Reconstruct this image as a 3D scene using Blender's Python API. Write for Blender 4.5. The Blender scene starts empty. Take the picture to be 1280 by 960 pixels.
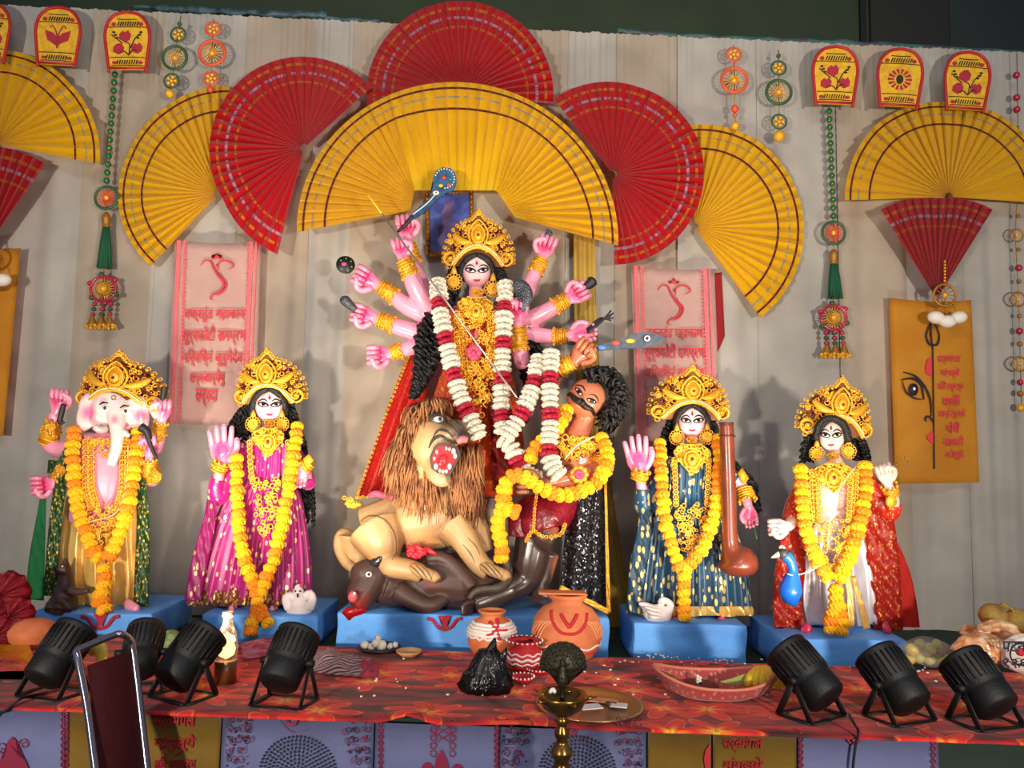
import bpy, bmesh, math, random
from math import sin, cos, pi, sqrt, radians
from mathutils import Vector, Matrix
random.seed(7)
scn = bpy.context.scene
COL = scn.collection

# ------------------------------------------------------------------ camera
F = 967.0                                   # focal length in pixels of a 1280 x 960 frame
PITCH = radians(5.0); ROLL = 0.020
CAM = Vector((0, 0, 1.6))
_d = Vector((0, cos(PITCH), sin(PITCH)))
_u0 = Vector((0, -sin(PITCH), cos(PITCH))); _r0 = Vector((1, 0, 0))
_r = _r0*cos(ROLL) + _u0*sin(ROLL); _u = -_r0*sin(ROLL) + _u0*cos(ROLL)
cd = bpy.data.cameras.new('camera'); cd.sensor_width = 36; cd.lens = F/1280*36; cd.clip_start = .05
cam = bpy.data.objects.new('camera', cd); COL.objects.link(cam)
cam.matrix_world = Matrix(((_r.x, _u.x, -_d.x, CAM.x), (_r.y, _u.y, -_d.y, CAM.y), (_r.z, _u.z, -_d.z, CAM.z), (0, 0, 0, 1)))
scn.camera = cam

def P(px, py, Y):
    """point at depth Y seen at pixel (px, py)"""
    d = _d*F + _r*(px-640) - _u*(py-480)
    return CAM + d*(Y/d.y)
def PZ(px, py, z):
    d = _d*F + _r*(px-640) - _u*(py-480)
    return CAM + d*((z-CAM.z)/d.z)
def K(Y): return Y/F                        # metres per pixel at depth Y

# ------------------------------------------------------------------ light and exposure
w = bpy.data.worlds.new('hall'); scn.world = w; w.use_nodes = True
w.node_tree.nodes['Background'].inputs[0].default_value = (.62, .70, .95, 1)
w.node_tree.nodes['Background'].inputs[1].default_value = .22
def area(name, loc, aim, sx, sy, power, col):
    l = bpy.data.lights.new(name, 'AREA'); l.shape = 'RECTANGLE'; l.size = sx; l.size_y = sy; l.energy = power; l.color = col
    o = bpy.data.objects.new(name, l); COL.objects.link(o); o.location = loc
    o.rotation_euler = (Vector(aim)-Vector(loc)).to_track_quat('-Z', 'Y').to_euler(); return o
area('overhead_fill_light', (0.4, -1.5, 5.2), (0, 3.6, 1.7), 2.4, .8, 60, (1, .95, .9))  # unseen overhead fill, added to lift the light on the stage front
for sx in (-1, 1):                          # two unseen fill spots added behind the camera to brighten fans and idols
    l = bpy.data.lights.new('front_fill_spot', 'SPOT'); l.energy = 560; l.color = (1, .90, .76); l.spot_size = radians(64); l.spot_blend = .7; l.shadow_soft_size = .12
    o = bpy.data.objects.new('front_fill_spot', l); COL.objects.link(o); o.location = (sx*2.0, -1.5, 1.5); o.rotation_euler = (Vector((sx*.9, 3.9, 2.55))-o.location).to_track_quat('-Z', 'Y').to_euler()
vs = scn.view_settings
vs.view_transform = 'Standard'; vs.look = 'None'; vs.gamma = 1; vs.use_curve_mapping = False; vs.exposure = 0.24
PAR_POWER = 38; PAR_COL = (1, .88, .72)

# ------------------------------------------------------------------ helpers
def lin(c):
    return tuple(((v/255)/12.92 if v/255 <= .04045 else ((v/255+.055)/1.055)**2.4) for v in c)
def L4(c): return lin(c)+(1,)
MATS = {}
def mat(name, col, rough=.6, metal=0., col2=None, scale=25., bump=0., bscale=None, sheen=0, alpha=1, trans=0, emit=None, coat=0, lo=.4, hi=.65):
    if name in MATS: return MATS[name]
    m = bpy.data.materials.new(name); m.use_nodes = True; nt = m.node_tree; b = nt.nodes['Principled BSDF']
    b.inputs['Base Color'].default_value = L4(col); b.inputs['Roughness'].default_value = rough; b.inputs['Metallic'].default_value = metal
    if sheen: b.inputs['Sheen Weight'].default_value = sheen
    if coat: b.inputs['Coat Weight'].default_value = coat; b.inputs['Coat Roughness'].default_value = .15
    if alpha < 1: b.inputs['Alpha'].default_value = alpha
    if trans: b.inputs['Transmission Weight'].default_value = trans
    if emit: b.inputs['Emission Color'].default_value = L4(emit[0]); b.inputs['Emission Strength'].default_value = emit[1]
    if col2 or bump:
        tc = nt.nodes.new('ShaderNodeTexCoord')
    if col2:
        n = nt.nodes.new('ShaderNodeTexNoise'); n.inputs['Scale'].default_value = scale; n.inputs['Detail'].default_value = 4
        r = nt.nodes.new('ShaderNodeValToRGB'); r.color_ramp.elements[0].color = L4(col); r.color_ramp.elements[1].color = L4(col2)
        r.color_ramp.elements[0].position = lo; r.color_ramp.elements[1].position = hi
        nt.links.new(tc.outputs['Object'], n.inputs['Vector']); nt.links.new(n.outputs['Fac'], r.inputs['Fac']); nt.links.new(r.outputs['Color'], b.inputs['Base Color'])
    if bump:
        n = nt.nodes.new('ShaderNodeTexNoise'); n.inputs['Scale'].default_value = bscale or scale; n.inputs['Detail'].default_value = 3
        bp = nt.nodes.new('ShaderNodeBump'); bp.inputs['Strength'].default_value = bump; bp.inputs['Distance'].default_value = .01
        nt.links.new(tc.outputs['Object'], n.inputs['Vector']); nt.links.new(n.outputs['Fac'], bp.inputs['Height']); nt.links.new(bp.outputs['Normal'], b.inputs['Normal'])
    MATS[name] = m; return m
def motif(name, base, spot, scale=38, th=.28, rough=.45, metal=.5, base2=None, stretch=(1, 1, .6), sheen=.2, fine=True):
    """woven cloth with scattered metallic motifs"""
    if name in MATS: return MATS[name]
    m = mat(name, base, rough, 0, sheen=sheen); nt = m.node_tree; b = nt.nodes['Principled BSDF']
    tc = nt.nodes.new('ShaderNodeTexCoord'); mp = nt.nodes.new('ShaderNodeMapping'); mp.inputs['Scale'].default_value = stretch
    v = nt.nodes.new('ShaderNodeTexVoronoi'); v.inputs['Scale'].default_value = scale; v.inputs['Randomness'].default_value = .9
    lt = nt.nodes.new('ShaderNodeMath'); lt.operation = 'LESS_THAN'; lt.inputs[1].default_value = th
    n = nt.nodes.new('ShaderNodeTexNoise'); n.inputs['Scale'].default_value = 9
    mx0 = nt.nodes.new('ShaderNodeMix'); mx0.data_type = 'RGBA'; mx0.inputs[6].default_value = L4(base); mx0.inputs[7].default_value = L4(base2 or base)
    mx = nt.nodes.new('ShaderNodeMix'); mx.data_type = 'RGBA'; mx.inputs[7].default_value = L4(spot)
    ml = nt.nodes.new('ShaderNodeMath'); ml.operation = 'MULTIPLY'; ml.inputs[1].default_value = metal
    lk = nt.links.new
    lk(tc.outputs['Object'], mp.inputs['Vector']); lk(mp.outputs[0], v.inputs['Vector']); lk(v.outputs['Distance'], lt.inputs[0])
    lk(tc.outputs['Object'], n.inputs['Vector']); lk(n.outputs['Fac'], mx0.inputs[0]); lk(mx0.outputs[2], mx.inputs[6])
    lk(lt.outputs[0], mx.inputs[0]); lk(mx.outputs[2], b.inputs['Base Color']); lk(lt.outputs[0], ml.inputs[0]); lk(ml.outputs[0], b.inputs['Metallic'])
    return m
def bands(name, base, stripes, rough=.5, sheen=.2, dashes=None):
    """cloth woven with stripes across the second UV axis: stripes = [(v0, v1, colour, metal)]; dashes break a stripe along the first"""
    m = mat(name, base, rough, 0, sheen=sheen); nt = m.node_tree; b = nt.nodes['Principled BSDF']; lk = nt.links.new
    uv = nt.nodes.new('ShaderNodeUVMap'); sp = nt.nodes.new('ShaderNodeSeparateXYZ'); lk(uv.outputs[0], sp.inputs[0])
    prev = None; pm = None
    for (a, c, colr, mt, dash) in stripes:
        g = nt.nodes.new('ShaderNodeMath'); g.operation = 'GREATER_THAN'; g.inputs[1].default_value = a
        l = nt.nodes.new('ShaderNodeMath'); l.operation = 'LESS_THAN'; l.inputs[1].default_value = c
        x = nt.nodes.new('ShaderNodeMath'); x.operation = 'MULTIPLY'
        lk(sp.outputs[1], g.inputs[0]); lk(sp.outputs[1], l.inputs[0]); lk(g.outputs[0], x.inputs[0]); lk(l.outputs[0], x.inputs[1])
        if dash:
            n = nt.nodes.new('ShaderNodeTexNoise'); n.noise_dimensions = '1D'; n.inputs['Scale'].default_value = dash
            gg = nt.nodes.new('ShaderNodeMath'); gg.operation = 'GREATER_THAN'; gg.inputs[1].default_value = .47
            xx = nt.nodes.new('ShaderNodeMath'); xx.operation = 'MULTIPLY'
            lk(sp.outputs[0], n.inputs['W']); lk(n.outputs['Fac'], gg.inputs[0]); lk(gg.outputs[0], xx.inputs[0]); lk(x.outputs[0], xx.inputs[1]); x = xx
        mx = nt.nodes.new('ShaderNodeMix'); mx.data_type = 'RGBA'; mx.inputs[7].default_value = L4(colr)
        if prev: lk(prev, mx.inputs[6])
        else: mx.inputs[6].default_value = L4(base)
        lk(x.outputs[0], mx.inputs[0]); prev = mx.outputs[2]
        if mt:
            y = nt.nodes.new('ShaderNodeMath'); y.operation = 'MULTIPLY_ADD'; y.inputs[1].default_value = mt; y.inputs[2].default_value = 0
            lk(x.outputs[0], y.inputs[0])
            if pm: lk(pm, y.inputs[2])
            pm = y.outputs[0]
    lk(prev, b.inputs['Base Color'])
    if pm: lk(pm, b.inputs['Metallic'])
    return m
def attr_mat(name, rough=.35, coat=0):
    m = mat(name, (255, 255, 255), rough, coat=coat); nt = m.node_tree
    a = nt.nodes.new('ShaderNodeAttribute'); a.attribute_name = 'Col'
    nt.links.new(a.outputs['Color'], nt.nodes['Principled BSDF'].inputs['Base Color']); return m
def sequin(name, base, rough=.22, scale=120, tilt=.9):
    m = mat(name, base, rough, .9); nt = m.node_tree; b = nt.nodes['Principled BSDF']; lk = nt.links.new
    tc = nt.nodes.new('ShaderNodeTexCoord'); v = nt.nodes.new('ShaderNodeTexVoronoi'); v.inputs['Scale'].default_value = scale
    s = nt.nodes.new('ShaderNodeVectorMath'); s.operation = 'SUBTRACT'; s.inputs[1].default_value = (.5, .5, .5)
    sc = nt.nodes.new('ShaderNodeVectorMath'); sc.operation = 'SCALE'; sc.inputs[3].default_value = tilt
    ge = nt.nodes.new('ShaderNodeNewGeometry'); ad = nt.nodes.new('ShaderNodeVectorMath'); ad.operation = 'ADD'
    nn = nt.nodes.new('ShaderNodeVectorMath'); nn.operation = 'NORMALIZE'
    lk(tc.outputs['Object'], v.inputs['Vector']); lk(v.outputs['Color'], s.inputs[0]); lk(s.outputs[0], sc.inputs[0])
    lk(ge.outputs['Normal'], ad.inputs[0]); lk(sc.outputs[0], ad.inputs[1]); lk(ad.outputs[0], nn.inputs[0]); lk(nn.outputs[0], b.inputs['Normal'])
    return m

def V(*a): return Vector(a)
def obj(name, src, m, parent=None, smooth=True, loc=None, free=True):
    if isinstance(src, bmesh.types.BMesh):
        me = bpy.data.meshes.new(name); src.normal_update(); src.to_mesh(me)
        if free: src.free()
    else: me = src
    if m and not me.materials: me.materials.append(m)
    if smooth:
        me.polygons.foreach_set('use_smooth', [True]*len(me.polygons))
    o = bpy.data.objects.new(name, me); COL.objects.link(o)
    if loc is not None: o.location = loc
    if parent:
        o.parent = parent
        if loc is None: o.matrix_parent_inverse = inv(parent)
    return o
def inv(p):
    t = Vector((0, 0, 0)); q = p
    while q:
        t += q.location
        if q.parent and q.matrix_parent_inverse != Matrix.Identity(4): t += q.matrix_parent_inverse.translation
        q = q.parent
    return Matrix.Translation(-t)
def thing(name, label, cat, loc, group=None):
    e = bpy.data.objects.new(name, None); COL.objects.link(e); e.location = loc; e.empty_display_size = .05
    return tag(e, label, cat, group)
def tag(o, label, cat, group=None):
    o['label'] = label; o['category'] = cat
    if group: o['group'] = group
    return o
def struct(o): o['kind'] = 'structure'; return o
def sub(o, label): o['label'] = label; return o

def cat(ctl, n):
    """Catmull-Rom through tuples of any length, n samples"""
    c = [tuple(ctl[0])]+[tuple(q) for q in ctl]+[tuple(ctl[-1])]; out = []; segs = len(ctl)-1
    for i in range(n):
        t = i/(n-1)*segs; k = min(int(t), segs-1); f = t-k; a, b, d, e = c[k:k+4]
        out.append(tuple(.5*(2*b[j]+(d[j]-a[j])*f+(2*a[j]-5*b[j]+4*d[j]-e[j])*f*f+(3*b[j]-a[j]-3*d[j]+e[j])*f**3) for j in range(len(b))))
    return out
def tube(bm, pts, r, seg=8, cap=True, up=None, closed=False):
    pts = [Vector(p) for p in pts]; n = len(pts)
    if not isinstance(r, (list, tuple)): r = [r]*n
    rings = []; nv = None
    for i in range(n):
        t = (pts[(i+1) % n if closed else min(i+1, n-1)]-pts[(i-1) % n if closed else max(i-1, 0)])
        t = t.normalized() if t.length > 1e-9 else Vector((0, 0, 1))
        if up is not None: nv = Vector(up)
        elif nv is None: nv = Vector((0, -1, 0)) if abs(t.y) < .9 else Vector((1, 0, 0))
        nv = nv-t*nv.dot(t)
        if nv.length < 1e-6: nv = t.orthogonal()
        nv.normalize(); bv = t.cross(nv)
        ra, rb = r[i] if isinstance(r[i], (tuple, list)) else (r[i], r[i])     # (sideways, along up)
        rings.append([bm.verts.new(pts[i]+bv*cos(2*pi*k/seg)*ra+nv*sin(2*pi*k/seg)*rb) for k in range(seg)])
    for i in range(n if closed else n-1):
        a, b = rings[i], rings[(i+1) % n]
        for k in range(seg): bm.faces.new((a[k], a[(k+1) % seg], b[(k+1) % seg], b[k]))
    if cap and not closed:
        bm.faces.new(rings[0][::-1]); bm.faces.new(rings[-1])
def ptube(bm, ctl, Y0, n=14, seg=8, up=None, flat=None):
    """tube through control points (px, py, dy, radius px); flat = squash of the depth radius"""
    s = cat(ctl, n); k = K(Y0)
    rr = [max(q[3], .05)*k for q in s]
    if flat: rr = [(q, q*flat) for q in rr]
    tube(bm, [P(q[0], q[1], Y0+q[2]) for q in s], rr, seg, up=up or ((0, -1, 0) if flat else None))
def ell(bm, c, r, useg=16, vseg=10, rot=None):
    mtx = Matrix.Translation(c) @ (rot.to_4x4() if rot else Matrix.Identity(4)) @ Matrix.Diagonal((r[0], r[1], r[2], 1)) if not isinstance(r, (int, float)) else Matrix.Translation(c) @ Matrix.Diagonal((r, r, r, 1))
    bmesh.ops.create_uvsphere(bm, u_segments=useg, v_segments=vseg, radius=1, matrix=mtx)
def pell(bm, px, py, Y, rx, rz, ry=None, ang=0, useg=16, vseg=10):
    k = K(Y); ell(bm, P(px, py, Y), (rx*k, (ry if ry is not None else rx)*k, rz*k), useg, vseg, Matrix.Rotation(radians(-ang), 3, 'Y'))
def box(bm, x0, x1, y0, y1, z0, z1, bev=0):
    r = bmesh.ops.create_cube(bm, size=1, matrix=Matrix.Translation(((x0+x1)/2, (y0+y1)/2, (z0+z1)/2)) @ Matrix.Diagonal((x1-x0, y1-y0, z1-z0, 1)))
    if bev:
        es = list({e for v in r['verts'] for e in v.link_edges}); bmesh.ops.bevel(bm, geom=es, offset=bev, segments=2, affect='EDGES', profile=.6)
def lathe(bm, prof, seg=24, mtx=None, cap=True):
    """prof = [(r, z)]"""
    mtx = mtx or Matrix.Identity(4); rings = []
    for r, z in prof: rings.append([bm.verts.new(mtx @ Vector((r*cos(2*pi*k/seg), r*sin(2*pi*k/seg), z))) for k in range(seg)])
    for a, b in zip(rings, rings[1:]):
        for k in range(seg): bm.faces.new((a[k], a[(k+1) % seg], b[(k+1) % seg], b[k]))
    if cap: bm.faces.new(rings[0][::-1]); bm.faces.new(rings[-1])
def grid(bm, rows, close=False, uv=False, flip=False):
    g = [[bm.verts.new(p) for p in row] for row in rows]; lay = bm.loops.layers.uv.verify() if uv else None
    R = len(g); C = len(g[0])
    for i in range(R-1):
        for j in range(C if close else C-1):
            j2 = (j+1) % C
            q = (g[i][j], g[i][j2], g[i+1][j2], g[i+1][j]); f = bm.faces.new(q[::-1] if flip else q)
            if uv:
                us = [(j/(C-1), i/(R-1)), ((j+1)/(C-1), i/(R-1)), ((j+1)/(C-1), (i+1)/(R-1)), (j/(C-1), (i+1)/(R-1))]
                if flip: us = us[::-1]
                for lp, q2 in zip(f.loops, us): lp[lay].uv = q2
    return g
def thick(bm, t):
    """give an open sheet a thickness"""
    bmesh.ops.solidify(bm, geom=bm.faces[:], thickness=t)
def plate(bm, outline, t, fn):
    """extruded polygon: outline in 2D, fn(x, y, depth) -> point"""
    n = len(outline)
    a = [bm.verts.new(fn(x, y, 0)) for x, y in outline]; b = [bm.verts.new(fn(x, y, t)) for x, y in outline]
    f1 = bm.faces.new(a); f2 = bm.faces.new(b[::-1])
    for i in range(n): bm.faces.new((a[(i+1) % n], a[i], b[i], b[(i+1) % n]))
    bmesh.ops.triangulate(bm, faces=[f1, f2])
def pplate(bm, outline, Y, t=.006): plate(bm, outline, t, lambda x, y, d: P(x, y, Y)+Vector((0, d, 0)))
def ring(n, cx, cy, rx, ry=None, a0=0): return [(cx+rx*cos(a0+2*pi*i/n), cy+(ry or rx)*sin(a0+2*pi*i/n)) for i in range(n)]
def torus(bm, c, R, r, n=14, seg=6, nrm=(0, -1, 0), sq=1):
    q = Vector(nrm).to_track_quat('Z', 'Y')
    tube(bm, [Vector(c)+q @ Vector((R*cos(2*pi*i/n), R*sq*sin(2*pi*i/n), 0)) for i in range(n)], r, seg, closed=True, up=nrm)
def remeshed(bm, voxel, it=4, fac=.5):
    me = bpy.data.meshes.new('tmp'); bm.to_mesh(me); bm.free(); o = bpy.data.objects.new('tmp', me); COL.objects.link(o)
    a = o.modifiers.new('r', 'REMESH'); a.mode = 'VOXEL'; a.voxel_size = voxel
    b = o.modifiers.new('s', 'SMOOTH'); b.iterations = it; b.factor = fac
    dg = bpy.context.evaluated_depsgraph_get(); dg.update(); r = bpy.data.meshes.new_from_object(o.evaluated_get(dg))
    bpy.data.objects.remove(o); return r
ZMIN = [-9]                                 # things that stand on a plinth do not sink into it
class Body:
    """one continuous figure: limbs and trunk melt together, fingers and toes stay crisp, paint lies in a colour attribute"""
    def __init__(s, base): s.a = bmesh.new(); s.b = bmesh.new(); s.base = base; s.paints = []
    def paint(s, c, r, col, soft=.35): s.paints.append((Vector(c), r, lin(col), soft))
    def build(s, name, m, parent, voxel=.006, it=4):
        me0 = remeshed(s.a, voxel, it); bm = bmesh.new(); bm.from_mesh(me0); 
        me1 = bpy.data.meshes.new('t'); s.b.to_mesh(me1); s.b.free(); bm.from_mesh(me1)
        me = bpy.data.meshes.new(name); bm.to_mesh(me); bm.free(); bpy.data.meshes.remove(me0); bpy.data.meshes.remove(me1)
        at = me.color_attributes.new('Col', 'FLOAT_COLOR', 'POINT'); base = Vector(lin(s.base)); buf = []
        for v in me.vertices:
            if v.co.z < ZMIN[0]: v.co.z = ZMIN[0]+.001
            c = base
            for (ct, r, col, soft) in s.paints:
                d = (v.co-ct).length/r
                if d < 1:
                    f = min(1, (1-d)/soft); c = c.lerp(Vector(col), f)
            buf += [c.x, c.y, c.z, 1]
        at.data.foreach_set('color', buf)
        return obj(name, me, m, parent)

from mathutils.bvhtree import BVHTree
class Ray:
    """surface of a built mesh as seen along a pixel"""
    def __init__(s, o): s.t = BVHTree.FromPolygons([v.co for v in o.data.vertices], [p.vertices for p in o.data.polygons])
    def __call__(s, px, py, off=.002, Y=3.4):
        d = (P(px, py, 3.0)-CAM).normalized(); h = s.t.ray_cast(CAM, d)[0]
        return (h if h is not None else P(px, py, Y))-d*off
    def line(s, bm, pts, Y, n=None, seg=6, off=.0):
        n = n or len(pts)*5; c = cat(pts, n); tube(bm, [s(q[0], q[1], off, Y) for q in c], [max(.1, q[2])*K(Y) for q in c], seg)
def hand(B, px, py, Y, s, ang, pose='fist', thumb=1, palm=None, roll=1.0, dy=0, gap=0):
    """hand of length s px whose wrist lies at (px, py), fingers towards ang degrees (90 = up), palm to the viewer"""
    s *= 1.1; k = K(Y); ca, sa = cos(radians(ang)), sin(radians(ang))
    def W(a, b, c): return P(px+(a*ca-b*sa)*s, py-(a*sa+b*ca)*s, Y+dy-c*s*k)
    tube(B.a, [W(-.12, 0, 0), W(.05, 0, 0), W(.25, 0, 0), W(.45, 0, 0), W(.56, 0, .01)], [(.15*s*k, .13*s*k), (.19*s*k, .13*s*k), (.29*s*k, .14*s*k), (.31*s*k, .12*s*k), (.27*s*k, .09*s*k)], 12, up=(0, -1, 0))
    L = (.40, .47, .44, .33)
    for i in range(4):
        b = (i-1.5)*.155*thumb*-1; ln = L[i] if thumb > 0 else L[i]
        if pose == 'open':
            sp = b*.25; q = [(.46, b, 0), (.6, b+sp*.3, .02), (.55+ln*.55, b+sp*.7, .03), (.52+ln, b+sp, .02)]
        elif pose == 'relaxed':
            q = [(.46, b, 0), (.62, b, .05), (.62+ln*.4, b, .14), (.56+ln*.6, b*.9, .26)]
        else:
            q = [(.44, b, -.02), (.62, b, .04), (.66, b*.98, .2), (.52, b*.95, .31), (.38, b*.9, .27)]
        c = cat(q, 9); rr = [(.083-.02*j/8)*s*k for j in range(9)]
        tube(B.b, [W(*p) for p in c], rr, 8)
        ell(B.b, W(*q[-1]), rr[-1], 8, 6)
    t = thumb
    if pose == 'open': q = [(.08, .16*t, .03), (.28, .34*t, .07), (.44, .40*t, .08), (.6, .40*t, .06)]
    elif pose == 'relaxed': q = [(.08, .16*t, .03), (.28, .34*t, .08), (.46, .36*t, .14), (.6, .3*t, .18)]
    else: q = [(.06, .16*t, .04), (.25, .34*t, .1), (.44, .34*t, .26), (.55, .14*t, .36)]
    c = cat(q, 9); rr = [(.1-.025*j/8)*s*k for j in range(9)]
    tube(B.b, [W(*p) for p in c], rr, 8); ell(B.b, W(*q[-1]), rr[-1], 8, 6)
    if palm: B.paint(W(.34, 0, .14), .34*s*k, palm, .6)
    return W
def text(parent, body, px, py, hpx, Y, m, name='lettering', wpx=None, shear=.12, fat=.012, ext=.001):
    """a line of letters centred at a pixel, width wpx"""
    c = bpy.data.curves.new('t', 'FONT'); c.body = body; c.align_x = 'CENTER'; c.align_y = 'CENTER'; c.shear = shear; c.offset = fat; c.resolution_u = 2; c.extrude = ext
    o = bpy.data.objects.new('t', c); COL.objects.link(o); bpy.context.view_layer.update()
    me = bpy.data.meshes.new_from_object(o.evaluated_get(bpy.context.evaluated_depsgraph_get())); bpy.data.objects.remove(o)
    xs = [v.co.x for v in me.vertices]; ys = [v.co.y for v in me.vertices]
    cx, cy = (min(xs)+max(xs))/2, (min(ys)+max(ys))/2; sx = wpx/(max(xs)-min(xs)) if wpx else hpx/(max(ys)-min(ys)); sy = hpx/(max(ys)-min(ys))
    for v in me.vertices: v.co = P(px+(v.co.x-cx)*sx, py-(v.co.y-cy)*sy, Y)+Vector((0, -.0012 if v.co.z > 0 else 0.0003, 0))
    return obj(name, me, m, parent, smooth=False)
# ------------------------------------------------------------------ the setting
ZT = .80; ZP = .74                           # table top, idol platform
YC = 4.0                                     # curtain
def Yf(x): return 2.373-.0417*x
def Yb(x): return 3.16-.075*x
bm = bmesh.new(); box(bm, -9, 9, -6, 6.2, -.05, 0); struct(obj('floor', bm, mat('hall_floor', (58, 52, 48), .6, col2=(70, 64, 58), scale=3), smooth=False))
bm = bmesh.new(); box(bm, -9, 9, 5.2, 5.3, 0, 8); WB = struct(obj('wall_back', bm, mat('green_wall', (40, 54, 30), .7, col2=(48, 62, 36), scale=2), smooth=False))
bm = bmesh.new(); p = P(1077, 30, 5.2); box(bm, p.x-.02, p.x+.02, 5.17, 5.2, 0, 5.6); box(bm, p.x+.05, p.x+.06, 5.18, 5.2, 0, 5.6); obj('wall_post', bm, mat('post_black', (14, 15, 13), .5), WB, False)
bm = bmesh.new(); q = P(1185, 30, 5.2); box(bm, p.x+.06, q.x, 5.185, 5.2, 0, 5.6); obj('wall_panel', bm, mat('wall_panel_dark', (30, 32, 25), .7), WB, False)
bm = bmesh.new(); box(bm, q.x+.004, 8.9, 5.185, 5.2, 0, 5.6); obj('wall_panel', bm, mat('wall_panel_green', (34, 44, 40), .7), WB, False)
bm = bmesh.new(); box(bm, -2.9, 2.9, 3.0, 4.06, 0, ZP); struct(obj('floor_platform', bm, mat('green_carpet', (32, 58, 36), .95, col2=(22, 40, 28), scale=60, bump=.4, bscale=300), smooth=False))

# backdrop curtain: panels of gathered cloth
cur = thing('backdrop_curtain', 'tall gathered white and cream cloth curtain hanging behind all the idols', 'curtain', (0, YC, ZP))
def ctop(px): return 6+.0465*px
m_cw = mat('curtain_white', (164, 159, 151), .85, col2=(153, 148, 140), scale=4, sheen=.1)
m_cb = mat('curtain_beige', (162, 149, 133), .85, col2=(152, 138, 121), scale=4, sheen=.1)
seams = [-160, -20, 124, 214, 316, 398, 448, 532, 640, 716, 776, 852, 950, 1048, 1126, 1200, 1300, 1420]
kinds = 'wwbwbwbwbwbwwbwwww'
for i, (a, b) in enumerate(zip(seams, seams[1:])):
    rnd = random.Random(i); n = 44
    fr = [(rnd.uniform(.05, .25), rnd.uniform(0, 6.28), rnd.uniform(.4, 1)) for _ in range(5)]
    rows = []
    for r in range(15):
        v = r/14; row = []
        for c in range(n+1):
            u = c/n; px = a-5+(b-a+5)*u
            top = P(px, ctop(px)+.5*sin(px*.31), YC); x = top.x; z = top.z+(ZP+.004-top.z)*v
            w = sum(am*sin((px*.9+6*sin(v*2+ph))*fq+ph) for fq, ph, am in fr)/5
            gather = .004*sin(px*.8+i)*max(0, 1-v*6)
            edge = .006*math.exp(-((1-u)/.05)**2)-.004*math.exp(-(u/.05)**2)
            row.append(V(x+.004*w, YC+.038*w*(.35+.65*min(1, v*3))+gather+edge, z))
        rows.append(row)
    bm = bmesh.new(); grid(bm, rows); obj('curtain_panel', bm, m_cw if kinds[i] == 'w' else m_cb, cur)
# rolled tarps lying on the curtain rail
def tarp(ctl, label, m):
    bm = bmesh.new(); s = cat(ctl, 40); rr = [(q[2]*K(4.1)*(1+.25*sin(i*1.7)), q[2]*K(4.1)*(1+.2*sin(i*2.3))) for i, q in enumerate(s)]
    tube(bm, [P(q[0], q[1]+.8*sin(i*2.1), 4.03) for i, q in enumerate(s)], rr, 8); return tag(obj('rolled_tarp', bm, m), label, 'tarp')
m_tp = mat('tarp_blue', (62, 92, 104), .5, col2=(22, 34, 36), scale=16)
m_tg = mat('tarp_green', (52, 96, 86), .5, col2=(58, 52, 70), scale=9)
tarp([(165, 8, 2), (240, 13, 5), (330, 18, 5), (405, 20, 5), (410, 23, 3), (478, 27, 2)], 'rolled blue tarp on the curtain rail beside the red top fan', m_tp)
tarp([(772, 38, 4), (800, 42, 4), (900, 48, 4), (1000, 52, 4), (1100, 57, 4.5), (1200, 63, 4), (1300, 68, 4)], 'long rolled blue green tarp on the curtain rail above the painted trays', m_tg)

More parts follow.
